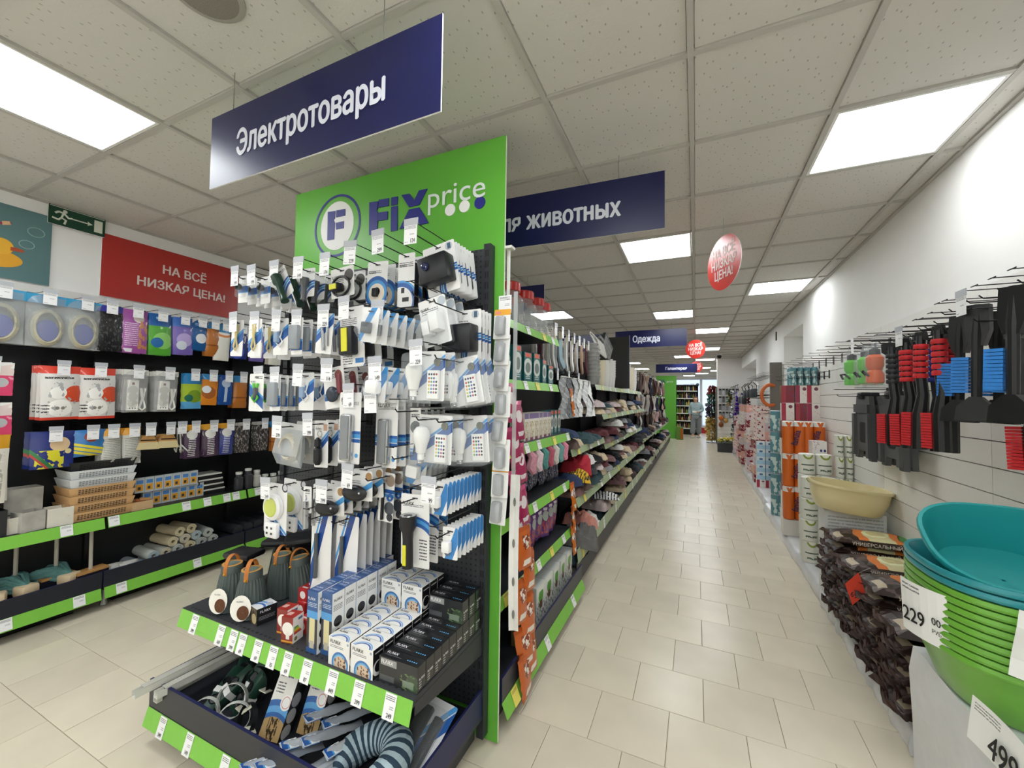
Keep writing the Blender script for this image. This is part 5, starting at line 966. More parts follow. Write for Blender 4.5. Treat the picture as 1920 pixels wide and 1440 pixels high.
for lay, (nn, x0) in enumerate(((7, 1.74), (7, 1.68))):
    for k in range(nn): place(spb, 'silver and yellow pack, %s layer, %s from the baskets' % (('lower', 'upper')[lay], nth(k)), (-3.97 + .02 * lay, x0 + .0 + k * .062, ZL + lay * .116), (0, 0, EAST + R.uniform(-.05, .05)), group='silver and yellow packs on the left shelf')
bw = pbox('bw_stack', 'folder_box', 'box', .20, .16, .045, '1d1d1f', [('r', 0, .7, 1, 1, 'd8d6d0')], basetop='d8d6d0')
for k in range(4): place(bw, 'black box with white lid, %s from the bottom of its stack' % nth(k), (-3.97, 2.22 - .01 * k, ZL + .0455 * k), (0, 0, EAST), group='black and white boxes on the left shelf')
for k in range(14):
    y = 2.42 + k * .085; hh = R.uniform(.07, .17); c = R.choice(['222226', '3a3a40', 'b9b7b2', '8a6a4a', '2f3a5a', 'd0d0cc', '5a2a34'])
    b = MB(); b.lathe([(.036, 0), (.038, .01), (.038, hh * .75), (.026, hh * .82), (.026, hh)], mat(c, .35), 14); b2_ = MB(); b2_.lathe([(.028, hh), (.028, hh + .02), (.01, hh + .022)], mat('d8d8d4', .4), 14)
    place(('jar', 'jar', [('body', b.done('body')), ('lid', b2_.done('lid'))]), 'small jar on the left shelf past the folder boxes, %s along' % nth(k), (-3.93, y, ZL), (0, 0, 0), group='small jars on the left shelf')
# goods in the left tray
ZLT = .1555
TEALF = mat('5f8d8a', .9, var=.25, scale=40)
def mop(n, key, L=.30, spread=.09, m=TEALF):
    rr = random.Random(key); b = MB()
    for k in range(n):
        a = rr.uniform(-1, 1); zz = rr.uniform(.0, .09)
        b.tube([(0, 0, zz * .4 + .02), (a * spread * .6, L * .35, zz + .03), (a * spread * 1.1, L * .7, zz + .015), (a * spread * 1.3 + rr.uniform(-.02, .02), L * rr.uniform(.9, 1.05), zz * .5)], .009, m, 5)
    s_ = b.done('strands'); b = MB(); b.rbox(-.045, -.03, .0, .045, .06, .07, .015, mat('d8c3a0', .7)); return ('string_mop', 'mop', [('strands', s_), ('cuff', b.done('cuff'))])
for k, (y, rz, lab) in enumerate(((1.0, 2.8, 'teal string mop head at the left edge of the tray'), (1.12, 1.9, 'teal string mop head with beige cuff'), (1.32, 2.1, 'teal string mop head next to the dark broom block'))):
    o = place(mop(90, k + 3, .26), lab, (-3.94, y, ZLT + .075), (0, 0, rz)); o.children[0]['kind'] = 'stuff'
brd = [('block', mesh(lambda b: b.box(-.085, -.04, 0, .085, .04, .12, DARK2), 'block')), ('wood_top', mesh(lambda b: b.box(-.085, -.042, .12, .085, .042, .135, mat('c08f55', .5)), 'wood_top')), ('handle', mesh(lambda b: b.tube([(0, 0, .135), (0, .01, .42)], .011, mat('b9b4a8', .5), 8), 'handle'))]
for k, (x, y) in enumerate(((-3.94, 1.415), (-4.03, 1.27), (-4.08, 1.10))): place(('broom_head', 'broom', brd), 'dark broom block with wooden top and pale handle, %s from the white bowls' % nth(k), (x, y, ZLT), (0, 0, EAST + .1), group='broom blocks in the left tray')
for k, (x, y) in enumerate(((-3.96, 1.545), (-3.925, 1.625))):
    b = MB(); b.lathe([(.035, 0), (.05, .02), (.058, .085), (.055, .085), (.047, .022), (.003, .006)], mat('dad9d4', .35), 20); place(('bowl', 'bowl', [('bowl', b.done('bowl'))]), 'white bowl in the left tray, %s of the two' % ('left', 'right')[k], (x, y, ZLT + .03), (0, -.2, 0))
def roll(col, col2, L=.30, r=.042):
    m = bpy.data.materials.new('woven_' + col); m.use_nodes = True; nt = m.node_tree; bs = nt.nodes['Principled BSDF']; bs.inputs['Roughness'].default_value = .95
    t = nt.nodes.new('ShaderNodeTexCoord'); wv = nt.nodes.new('ShaderNodeTexWave'); wv.bands_direction = 'Y'; wv.inputs['Scale'].default_value = 22; wv.inputs['Distortion'].default_value = 3; nt.links.new(t.outputs['Object'], wv.inputs[0])
    mx = nt.nodes.new('ShaderNodeMix'); mx.data_type = 'RGBA'; mx.inputs[6].default_value = lin(col); mx.inputs[7].default_value = lin(col2); nt.links.new(wv.outputs['Fac'], mx.inputs[0]); nt.links.new(mx.outputs[2], bs.inputs['Base Color'])
    b = MB(); rs = []
    n = 54; pts = []
    for k in range(n + 1):
        a = 2 * PI * 3.0 * k / n; q = r * (1 - .62 * k / n); pts.append((q * math.cos(a), q * math.sin(a)))
    for k in range(n):
        (x0, z0), (x1, z1) = pts[k], pts[k + 1]; q = .0075
        def inn(x, z): l = math.hypot(x, z); return x * (1 - q / l), z * (1 - q / l)
        a0, a1 = inn(x0, z0), inn(x1, z1); i0 = b.pts([(x0, 0, z0), (x1, 0, z1), (x1, L, z1), (x0, L, z0), (a0[0], 0, a0[1]), (a1[0], 0, a1[1]), (a1[0], L, a1[1]), (a0[0], L, a0[1])])
        b.face((i0 + 1, i0, i0 + 3, i0 + 2), m); b.face((i0 + 4, i0 + 5, i0 + 6, i0 + 7), m); b.face((i0, i0 + 1, i0 + 5, i0 + 4), m)
    return ('rolled_mat', 'rug', [('roll', b.done('roll'))])
RC = [roll('cfc4a4', 'a8987a'), roll('b4b8b2', '8f9896'), roll('c9bfa8', '7a8f9a'), roll('9fb0b8', 'd0cdbc'), roll('5f7f98', 'c8ccc8')]
RCn = ['beige', 'grey', 'beige and blue', 'pale blue', 'blue']
spots = [(1.72, 0, 4), (1.80, 0, 3), (1.885, 0, 0), (1.975, 0, 1), (2.06, 0, 0), (2.15, 0, 1), (2.24, 0, 2), (1.765, 1, 3), (1.845, 1, 2), (1.93, 1, 1), (2.02, 1, 0), (2.11, 1, 1), (2.20, 1, 1), (1.90, 2, 0), (1.985, 2, 2), (2.075, 2, 3), (2.16, 2, 1), (1.95, 3, 0), (2.04, 3, 0)]
for k, (y, lay, c) in enumerate(spots):
    place(RC[c], '%s woven mat rolled up, %s layer of the pile, %s from its left' % (RCn[c], ('bottom', 'second', 'third', 'top')[lay], nth(sum(1 for q in spots[:k] if q[1] == lay))), (-3.88 - R.uniform(0, .015) - .012 * lay, y, ZLT + .045 + lay * .066), (0, 0, EAST + R.uniform(-.1, .1)), group='rolled woven mats in the left tray')
for k in range(10):
    b = MB(); b.tube([(0, 0, 0), (0, .27, 0)], .045, DARK, 14); place(('rolled_mat', 'rug', [('roll', b.done('roll'))]), 'charcoal mat rolled up past the pale mats, %s along' % nth(k), (-3.89, 2.36 + (k % 5) * .094 + .047 * (k // 5), ZLT + .05 + .08 * (k // 5)), (0, 0, EAST), group='charcoal rolled mats')
# ================================================================== gondola row beside the aisle
ga = obj('aisle_gondola', None, None, (0, 0, 0), label='long dark gondola row along the left side of the main aisle', cat='shelving')
RAILG = mat('9fb28a', .35, var=.1); RY = 1.70
b = MB(); b.box(-1.49, 1.70, .08, -1.45, 16.2, 2.08, mat('1d1f22', .5, var=.1)); obj('back_panel', b.done('back_panel'), ga)
b = MB(); b.box(-1.45, 1.70, .03, -.86, 3.16, .13, BLK); obj('base', b.done('base'), ga); b = MB(); b.box(-1.45, 3.18, .03, -.93, 16.2, .20, BLK); obj('base', b.done('base'), ga)
for y in (1.72, 3.17, 4.4, 5.3, 6.25, 7.3, 8.4, 9.6, 10.9, 12.2, 13.5, 14.8, 16.18):
    b = MB(); b.box(-1.46, y - .016, .05, -1.40, y + .016, 2.3 if y < 3.5 else 2.1, DARK); obj('upright', b.done('upright'), ga)
def erail(y0, y1, x, z, h=.062, m=GRAIL, tilt=.3, cards=3, cm=None):
    b = MB(); dx = math.sin(tilt) * h; dz = math.cos(tilt) * h
    n = b.pts([(x, y0, z), (x, y1, z), (x + dx, y1, z - dz), (x + dx, y0, z - dz)]); b.face((n, n + 3, n + 2, n + 1), m); n = b.pts([(x - .002, y0, z), (x - .002, y1, z), (x + dx - .002, y1, z - dz), (x + dx - .002, y0, z - dz)]); b.face((n, n + 1, n + 2, n + 3), m)
    obj('price_rail', b.done('price_rail', 0), ga)
    for k in range(cards):
        f = (k + .5 + R.uniform(-.3, .3)) / cards
        obj('price_card', rail_card if k % 3 else ycard, ga, (x + .003, y0 + f * (y1 - y0), z - .001), (-tilt, 0, EAST), scale=(1.3, 1, h / .08))
b = MB(); b.box(-.024, -.0012, -.078, .024, .0006, 0, pmat('price_card_y', 'ecdf6a', [('l', .08, .72, .9, .93, 3, '6a5a3a')], .4)); ycard = b.done('price_card')
def eshelf(y0, y1, x, z, m=GRAIL, cards=3, h=.06, xb=-1.45):
    b = MB(); b.box(xb, y0 + .003, z - .025, x, y1 - .003, z, DARK); obj('shelf', b.done('shelf'), ga); erail(y0 + .004, y1 - .004, x, z, h, m, cards=cards)
for x, z in ((-1.02, 2.03), (-1.02, 1.665), (-.92, 1.285), (-.915, .91), (-.9, .545)): eshelf(1.74, 3.12, x, z, cards=5)
b = MB(); b.box(-1.45, 1.72, .13, -.815, 3.15, .145, DARK); b.box(-.826, 1.72, .145, -.815, 3.15, .255, NAVY2, side=mat('30313a', .4)); obj('tray', b.done('tray'), ga); erail(1.72, 3.15, -.814, .145, .075, cards=3, tilt=.4)
# further bays
eshelf(4.36, 8.45, -1.0, 1.715, RAILG, 8); eshelf(4.5, 8.55, -.95, 1.385, RAILG, 8); eshelf(3.2, 4.5, -.93, 1.135, RAILG, 3); eshelf(4.52, 7.9, -.93, 1.055, RAILG, 6); eshelf(7.92, 16, -.92, .80, RAILG, 10); eshelf(3.2, 7.9, -.885, .745, RAILG, 8, .075)
b = MB(); b.box(-1.45, 3.19, .20, -.87, 16.1, .215, BLK); obj('tray', b.done('tray'), ga); erail(3.19, 16.1, -.865, .345, .11, RAILG, cards=20, tilt=.1)
b = MB(); b.box(-.875, 3.19, .06, -.868, 16.1, .24, BLK); obj('kick_plate', b.done('kick_plate'), ga)
for k in range(11):
    b = MB(); b.lathe([(.02, 0), (.026, .006), (.012, .05), (.012, .07)], STEEL, 8, -.92, 3.4 + k * 1.2); obj('foot', b.done('foot'), ga)
b = MB(); b.box(-1.42, 6.18, 1.72, -.93, 6.22, 2.5, mat('2b2a28', .5)); obj('divider', b.done('divider'), ga); b = MB(); b.box(-.93, 6.17, 1.72, -.90, 6.23, 2.52, DARK); obj('divider_post', b.done('divider_post'), ga)
# hanging white strip and white upright at the panel edge
b = MB(); b.sheet(2, 14, lambda u, v: (-.022 + .044 * u, .006 * math.sin(PI * u) - .03 * math.sin(3.0 * v), -.70 * v), mat('e9e8e4', .4)); s1 = b.done('strip', 0)
hl = [('hole', mesh(lambda b, z=z: b.prism(oval(0, z, .006, .02, 12), -.004, -.002, mat('7a7a76', .5)), 'hole'), (0, -.03 * math.sin(-3.0 * z / .70), 0)) for z in (-.12, -.30, -.47, -.62)]
place(('perforated_strip', 'strip', [('strip', s1)] + hl), 'white perforated plastic strip hanging at the green board edge', (-.752, 1.70, 1.20), (0, 0, .25))
b = MB(); b.box(-.01, 0, 0, .01, .0015, .86, CLEAR); place(('strip_band', 'strip', [('band', b.done('band'))]), 'clear band carrying the white perforated strip', (-.765, 1.704, 1.19))
b = MB(); b.box(-.006, 0, -.55, .006, .012, .25, mat('e0dfda', .4)); b.box(-.006, -.03, .245, .03, .012, .257, mat('e0dfda', .4)); place(('strip_hanger', 'hanger', [('rod', b.done('rod'))]), 'white plastic hanger rod above the clip strip', (-.80, 1.69, 2.0), (0, 0, 0))
# jars with red lids
GLS = mat('dfe6e6', .05, alpha=.2, var=.02, key='jar_glass'); REDL = mat('b5251d', .3)
jr = [('glass', mesh(lambda b: b.lathe([(.085, 0), (.095, .01), (.095, .15), (.085, .185), (.062, .205), (.062, .225)], GLS, 24), 'glass')), ('lid', mesh(lambda b: b.lathe([(.068, .222), (.072, .225), (.072, .275), (.066, .282)], REDL, 40, rib=-.002), 'lid'))]
for k, (x, y) in enumerate(((-1.12, 2.40), (-1.12, 2.64), (-1.12, 2.86), (-1.13, 3.03), (-1.30, 2.50), (-1.31, 2.76), (-1.13, 2.16), (-1.13, 1.92))): place(('storage_jar', 'jar', jr), 'clear storage jar with red lid, %s on the top shelf' % nth(k), (x, y, 2.031), group='jars with red lids')
# teal boxes
tb = pbox('teal_box', 'pet_toy_box', 'box', .11, .12, .21, '1f6a6c', [('c', .5, .5, .3, 'cfd8d4'), ('c', .5, .48, .18, '6a7a78'), ('r', .1, .84, .9, .98, 'd8604a'), TL(.2, .8, .08, .2, 2, 'e0e8e6')], basetop='1a5a5c', baseside='185658')
for k, (y, s) in enumerate(((2.20, 1), (2.38, 1.1), (2.55, .95), (2.72, 1.0), (2.88, .85), (3.03, .7))): place(tb, 'teal pet box with white picture, %s from the green board' % nth(k), (-1.045, y, 1.666), (0, 0, EAST + R.uniform(-.1, .1)), group='teal pet boxes', scale=(1, 1, s))
# pouches
def pouchset(key, n, locs, label, w, h, d, base, shapes, hang=True, cat='pet food pouch', tilt=.12, sc_=(1, 1, 1)):
    pack(key, 'food_pouch', cat, w, h, d, base, shapes)
    for k, (x, y, z) in enumerate(locs): place(PR[key][:3], label + ', %s' % (nth(k) + ' from the top' if hang else nth(k) + ' along'), (x, y, z), (-tilt if hang else R.uniform(-.1, .1), R.uniform(-.12, .12), EAST + R.uniform(-.3, .1)), group=label, scale=sc_)
OR = [('c', .55, .62, .16, 'f0e8e0'), ('n', .3, .45, .8, .8, .5, 8, '8a3a1c'), ('r', .3, .08, .85, .22, 'ece6de'), ('r', 0, .9, 1, 1, 'b8531c')]
pouchset('orangepouch', 8, [(-.83, 1.98, .86), (-.83, 2.06, .72), (-.83, 1.95, .60), (-.82, 2.02, .50), (-.82, 1.96, .36), (-.81, 2.03, .30), (-.80, 1.93, .24)], 'orange pet food pouch on the clip strip by the green board', .13, .21, .03, 'c8601f', OR)
pouchset('pinkpouch', 8, [(-.93, 2.0, 1.62), (-.92, 2.07, 1.52), (-.92, 2.02, 1.38), (-.91, 2.09, 1.28), (-.91, 2.04, 1.14), (-.90, 2.10, 1.04), (-.90, 2.05, .92)], 'magenta pet food pouch on the upper clip strip', .13, .22, .03, 'a8215a', [('c', .5, .6, .16, 'e8dfe2'), ('r', .3, .1, .8, .22, 'eee6ea'), ('r', 0, .9, 1, 1, 'd04a80')])
pouchset('orangetag', 4, [(-.90, 3.10, 1.62), (-.89, 3.11, .88), (-.89, 3.12, .70), (-.88, 3.10, .55)], 'orange treat pouch hanging at the end of the pet bay', .07, .22, .02, 'd0701f', OR)
pouchset('purplepouch', 6, [(-.98, 2.40 + .11 * k, .785 - .0) for k in range(6)], 'purple pet food pouch standing on the fifth shelf', .10, .22, .03, '5a2a78', [('n', .1, .1, .9, .5, .5, 6, 'b04a3a'), ('c', .5, .65, .16, 'a0a8a0'), ('r', .25, .82, .75, .9, 'e0d8e6')], False)
pouchset('darkpouch', 8, [(-1.0, 2.30 + .10 * k, 1.10) for k in range(8)], 'dark pet treat pouch with orange top on the fourth shelf', .09, .17, .03, '26283a', [('r', 0, .8, 1, 1, 'd0602a'), ('n', 0, .1, 1, .7, .55, 7, '8f90a8')], False)
bn = [('shank', mesh(lambda b: b.tube([(-.05, 0, 0), (.05, 0, 0)], .012, mat('e6e0cc', .5), 8), 'shank')), ('knob', mesh(lambda b: b.sphere(-.055, 0, .01, .016, mat('e6e0cc', .5), 8, 6), 'knob')), ('knob', mesh(lambda b: b.sphere(.055, 0, -.006, .016, mat('e6e0cc', .5), 8, 6), 'knob'))]
whiteb2 = pbox('bone_pack', 'treat_box', 'treat box', .07, .10, .17, 'e8e4da', [('r', 0, .8, 1, 1, '7a6a9a'), ('n', .1, .1, .9, .7, .5, 8, 'b9aa80'), ('r', .2, .0, .8, .1, '8a4a6a')], baseside='e0dccf')
for k in range(6): place(whiteb2, 'white treat box on the third pet shelf, %s from the green board' % nth(k), (-.955, 2.32 + k * .085, 1.286), (0, 0, EAST + R.uniform(-.1, .1)), group='white treat boxes')
for k in range(3): place(tb, 'dark green spray pack on the third pet shelf, %s along' % nth(k), (-.97, 2.85 + k * .085, 1.286), (0, 0, EAST), group='green packs on the third pet shelf', scale=(.6, .6, .85))
for k in range(7):
    c = ('c48a9a', 'd8c0c8', '4f8a86', 'b0566a', 'cfc9c4', '6a9a98', 'd88aa0')[k]; b = MB(); b.tube([(0, 0, 0), (.01, -.03, -.04), (.0, -.02, -.10), (.01, -.04, -.14)], [.018, .03, .034, .016], mat(c, .8, var=.3, scale=60), 8); place(('rope_toy', 'dog toy', [('toy', b.done('toy'))]), 'soft rope toy hanging below the third pet shelf, %s from the green board' % nth(k), (-.93, 2.28 + k * .11, 1.235), (0, 0, EAST), group='rope toys')
cow = pbox('cow_carton', 'litter_box', 'litter carton', .15, .12, .24, 'dfe2de', [('n', 0, .0, 1, .6, .55, 9, '5a5f5a'), ('c', .5, .72, .16, '5fa83c'), ('r', .2, .84, .8, .95, 'e8ece6'), ('r', .35, .4, .65, .6, '6a4a30')], baseside='b9bcb8', basetop='d0d3d0')
for k in range(5): place(cow, 'white speckled litter carton in the pet tray, %s from the green board' % nth(k), (-.885, 2.42 + k * .155, .146), (0, 0, EAST + R.uniform(-.05, .05)), group='speckled litter cartons')
dg = pbox('dog_bag', 'dog_food_bag', 'dog food', .16, .08, .26, 'c8a47a', [('c', .5, .3, .3, 'e0c9a0'), ('r', 0, .62, 1, .82, 'eef0f0'), ('r', 0, .0, 1, .12, '2f6fb0'), ('n', .2, .1, .8, .5, .6, 6, '3a2a1c')], baseside='a88a60')
place(dg, 'beige dog food bag behind the orange pouches', (-.885, 2.22, .146), (0, -.05, EAST + .1))
# ------------------------------------------------------------------ clothing and household goods further along
def garment(col, seed, w=.26, d=.3, h=.09, stripe=None):
    rr = random.Random(seed); a_, b_, c_ = rr.uniform(0, 6), rr.uniform(0, 6), rr.uniform(3, 8)
    m = mat(col, .9, var=.2, scale=25, key='cloth_' + col) if not stripe else pmat('stripe_' + col + stripe, col, [('l', 0, 0, 1, 1, 9, stripe)], .9)
    b = MB()
    def top(u, v): 
        e = (math.sin(PI * u) ** .22) * (math.sin(PI * v) ** .22); return ((u - .5) * w * (1 + .06 * math.sin(a_ + 5 * v)), (v - .5) * d * (1 + .08 * math.sin(b_ + 6 * u)), h * e * (.72 + .2 * math.sin(a_ + c_ * u) * math.cos(b_ + c_ * v) + .14 * math.sin(a_ * 2 + 15 * u + 4 * math.sin(7 * v + b_)) + .08 * math.sin(23 * v + 9 * u + b_)))
    b.sheet(14, 14, top, m); b.sheet(2, 2, lambda u, v: ((.5 - u) * w, (v - .5) * d, 0), m); return b.done('cloth')
CL = [('26272c', 'black'), ('8a8a8c', 'grey'), ('d8d6d2', 'white'), ('2c3a5a', 'navy'), ('7d5f5e', 'mauve'), ('5c2a30', 'maroon'), ('2f332c', 'dark olive'), ('c9b79a', 'beige'), ('5a4a44', 'brown'), ('344a50', 'slate'), ('c4b4b4', 'blush'), ('16171a', 'jet black'), ('3a3c40', 'charcoal')]
GM = {}
def cloth(ci, sd, **k):
    key = (ci, sd % 3, tuple(sorted(k.items())))
    if key not in GM: GM[key] = garment(CL[ci][0], sd % 3, **k)
    return GM[key]
def clothes(y0, y1, step, x, z, where, seed, hmul=1, layers=2, d=.3):
    rr = random.Random(seed); k = 0; y = y0
    while y < y1:
        zz = z
        for l in range(rr.randint(1, layers)):
            ci = rr.randrange(len(CL)); s = rr.uniform(.7, 1.15) * hmul
            place(('folded_garment', 'clothing', [('cloth', cloth(ci, k, d=d))]), '%s folded garment %s, %s along, %s layer' % (CL[ci][1], where, nth(k), nth(l)), (x + rr.uniform(-.03, .02), y + rr.uniform(-.02, .02), zz), (0, 0, EAST + rr.uniform(-.3, .3)), group='garments ' + where, scale=(step / .26, 1, s)); zz += .085 * s
        y += step; k += 1
clothes(3.34, 4.45, .24, -1.06, 1.137, 'on the chest high clothing shelf', 11, layers=2)
clothes(4.66, 7.9, .30, -1.06, 1.057, 'on the second clothing shelf', 12, layers=3)
clothes(3.34, 7.9, .27, -1.03, .747, 'on the lower clothing shelf', 13, layers=3)
clothes(3.36, 16, .30, -1.02, .216, 'in the bottom clothing tray', 14, hmul=1.3, layers=3)
clothes(8.05, 16, .34, -1.06, .802, 'on the far clothing shelf', 15, layers=2)
clothes(4.66, 8.4, .32, -1.10, 1.387, 'on the shelf below the plastic goods', 16, layers=2)
# notable pieces near the pet bay
b = MB(); 
place(('folded_garment', 'clothing', [('cloth', garment('e6e6e4', 1, .34, .3, .10, stripe='1c2030'))]), 'black and white striped garment in the bottom tray', (-.93, 4.62, .42), (0, .25, EAST + .2))
place(('folded_garment', 'clothing', [('cloth', garment('6a6866', 2, .3, .34, .2))]), 'dark grey sweatshirt bulging over the tray near the pet bay', (-.93, 3.42, .30), (.15, .2, EAST + .3))
place(('folded_garment', 'clothing', [('cloth', garment('c9887c', 1, .3, .3, .16))]), 'salmon pink garment beside the dark grey sweatshirt', (-.97, 3.68, .38), (0, .3, EAST))
place(('folded_garment', 'clothing', [('cloth', garment('e0b52c', 0, .2, .2, .12, stripe='1c1c22'))]), 'yellow and black striped cap on the lower clothing shelf', (-.93, 3.44, .83), (0, .2, EAST))
place(('folded_garment', 'clothing', [('cloth', garment('b52c3c', 2, .2, .28, .2))]), 'bright red garment at the start of the lower clothing shelf', (-1.0, 3.62, .86), (0, .3, EAST))
# socks on hooks
def sock(col, toe):
    m = mat(col, .9, var=.12, scale=60); b = MB(); o = [(-.03, 0), (-.032, -.16), (-.02, -.20), (.05, -.265), (.085, -.25), (.075, -.215), (.032, -.17), (.03, 0)]
    b.prism(o, -.014, .004, m); return b.done('sock')
tagm = mesh(lambda b: b.box(-.03, -.017, -.03, .03, -.013, .03, mat('e8dcc4', .5)), 'band')
rr = random.Random(5)
SK = [('d8d8d8', 'white'), ('8fa6ae', 'grey blue'), ('b9b6b0', 'grey'), ('e4e2de', 'off white'), ('c8a48a', 'beige'), ('5a3038', 'maroon')]
for i in range(7):
    y = 3.24 + i * .19
    hook((-1.45, y, 2.14), (0, 0, EAST), 'wire hook with hanging socks, %s from the pet bay' % nth(i), '', L=.36, group='sock hooks over the aisle')
    for k in range(4):
        ci = (2, 1, 0, 3, 0, 4, 5)[i] if k < 2 else rr.randrange(6)
        place(('sock_pair', 'socks', [('sock', sock(*SK[ci]), (0, 0, .0)), ('band', tagm)]), '%s sock pair on the %s hook, %s from front' % (SK[ci][1], nth(i), nth(k)), (-1.11 - k * .055, y, 2.12), (0, rr.uniform(-.08, .08), EAST + rr.uniform(-.2, .2)), group='hanging sock pairs', scale=(1.1, 1, 1.15))
for i in range(6):
    y = 3.30 + i * .17
    b = MB(); b.sheet(5, 8, lambda u, v: ((u - .5) * (.12 + .05 * v), .02 * math.sin(7 * u + 9 * v + i) - .06 * v * (i > 3), -.36 * v), mat(('a4a6a8', '6f7276', 'b9bbbd', 'd8d8d6', 'c9cacb', 'e2e2e0')[i], .85, var=.25, scale=30)); b2_ = MB(); b2_.tube([(-.06, 0, 0), (.06, 0, 0)], .006, mat('d8d6d0', .5), 6)
    place(('hanging_leggings', 'leggings', [('fabric', b.done('fabric', 0)), ('hanger_bar', b2_.done('hanger_bar'))]), 'grey leggings hanging in the second tier, %s from the pet bay' % nth(i), (-1.02, y, 1.74), (0, 0, EAST + R.uniform(-.2, .2)), group='grey leggings')
    hook((-1.45, y, 1.76), (0, 0, EAST), 'wire hook with hanging leggings, %s from the pet bay' % nth(i), '', L=.36, group='leggings hooks over the aisle', tag=i % 2 == 0)
# plastic ware on the upper shelf
WH = mat('e3e2de', .4); CRE = mat('dcd2b8', .45); GRY = mat('8f8f8c', .45)
cup = mesh(lambda b: b.lathe([(.045, 0), (.06, .16), (.064, .16), (.064, .17), (.057, .17), (.043, .006)], WH, 14), 'cup')
cupc = mesh(lambda b: b.lathe([(.045, 0), (.06, .16), (.064, .16), (.064, .17), (.057, .17), (.043, .006)], CRE, 14), 'cup'); cupg = mesh(lambda b: b.lathe([(.05, 0), (.07, .10), (.076, .10), (.076, .112), (.066, .112), (.046, .006)], GRY, 14), 'cup')
cc = 0
for si, (y, me, n, dz, x, nm) in enumerate(((4.55, cupg, 9, .045, -1.08, 'grey'), (4.75, cupg, 8, .045, -1.10, 'grey'), (5.02, cupc, 4, .05, -1.08, 'cream'), (5.28, cup, 6, .035, -1.08, 'white'), (5.5, cup, 7, .035, -1.08, 'white'), (5.72, cup, 7, .035, -1.08, 'white'), (6.5, cupc, 9, .06, -1.06, 'cream'), (6.75, cup, 6, .05, -1.06, 'white'), (7.0, cup, 6, .05, -1.06, 'white'), (7.4, cupc, 5, .06, -1.06, 'cream'), (7.8, cup, 5, .06, -1.06, 'white'))):
    for k in range(n): place(('plastic_cup', 'plastic pot', [('cup', me)]), '%s plastic pot in the %s stack of the top shelf, %s up' % (nm, nth(si), nth(k)), (x, y, 1.716 + k * dz), group='stacked plastic pots')
for k in range(8):
    b = MB(); b.tube([(-.16, 0, -.06), (0, 0, 0), (.16, 0, -.06), (.15, 0, -.08), (-.15, 0, -.08), (-.16, 0, -.06)], .007, WH, 6); b2_ = MB(); b2_.tube([(0, 0, 0), (0, 0, .04), (.02, 0, .06), (0, 0, .08), (-.02, 0, .065)], .004, STEEL, 5)
    place(('clothes_hanger', 'hanger', [('frame', b.done('frame')), ('hook', b2_.done('hook'))]), 'white clothes hanger above the plastic pots, %s from the socks' % nth(k), (-1.05, 4.7 + k * .05, 2.26 - .004 * k), (0, .75, EAST * .8), group='white clothes hangers')
b = MB(); b.box(-.16, -.02, -.28, .16, .02, .0, mat('3a3c3c', .5)); r1 = b.done('body'); b = MB()
for k in range(7): b.box(-.14 + k * .042, -.022, -.24, -.115 + k * .042, -.018, -.04, mat('8a8c8a', .5))
place(('shoe_rack', 'rack', [('body', r1), ('slots', b.done('slots'))]), 'dark plastic rack with pale slots above the plastic pots', (-1.05, 5.35, 2.33), (0, .6, EAST * .9))
# clothes on hooks further away
rr = random.Random(9); kk = 0
HC_ = [('5a4038', 'brown'), ('b9a090', 'beige'), ('26262a', 'black'), ('d0b0b0', 'pale pink'), ('2a2f4a', 'navy'), ('8a7068', 'taupe'), ('c8c4c0', 'light grey'), ('3a2a2c', 'dark brown'), ('d8d4d0', 'white')]
for tier, (z, hh) in enumerate(((2.12, .42), (1.62, .40), (1.22, .36))):
    for i in range(20):
        y = 8.62 + i * .37; ci = rr.randrange(len(HC_)); sd = rr.uniform(0, 6)
        b = MB(); b.sheet(4, 6, lambda u, v: ((u - .5) * (.14 + .10 * v), -.03 * math.sin(PI * u) + .02 * math.sin(5 * v + sd), -hh * v * (.9 + .1 * math.sin(sd + 6 * u))), mat(HC_[ci][0], .85, var=.25, scale=30, key='hangcloth' + HC_[ci][0])); b.sheet(4, 6, lambda u, v: ((.5 - u) * (.14 + .10 * v), .03 * math.sin(PI * u) + .02, -hh * v), mat(HC_[ci][0], .85, key='hangcloth' + HC_[ci][0]))
        b2_ = MB(); b2_.box(-.05, -.01, -.02, .05, .01, .05, mat('cfcac2', .5))
        place(('hanging_garment', 'clothing', [('fabric', b.done('fabric', 0)), ('header', b2_.done('header'))]), '%s garment hanging in the far bays, %s tier, %s along' % (HC_[ci][1], ('top', 'middle', 'low')[tier], nth(i)), (-1.04 + rr.uniform(-.05, .03), y + rr.uniform(-.05, .05), z), (0, 0, EAST + rr.uniform(-.4, .4)), group='garments hanging in the far bays')
    for i in range(10):
        b = MB(); b.tube([(-1.45, 8.7 + i * .75, z + .05), (-.98, 8.7 + i * .75, z + .05)], .005, WIRE, 5); obj('hang_rail', b.done('hang_rail'), ga)
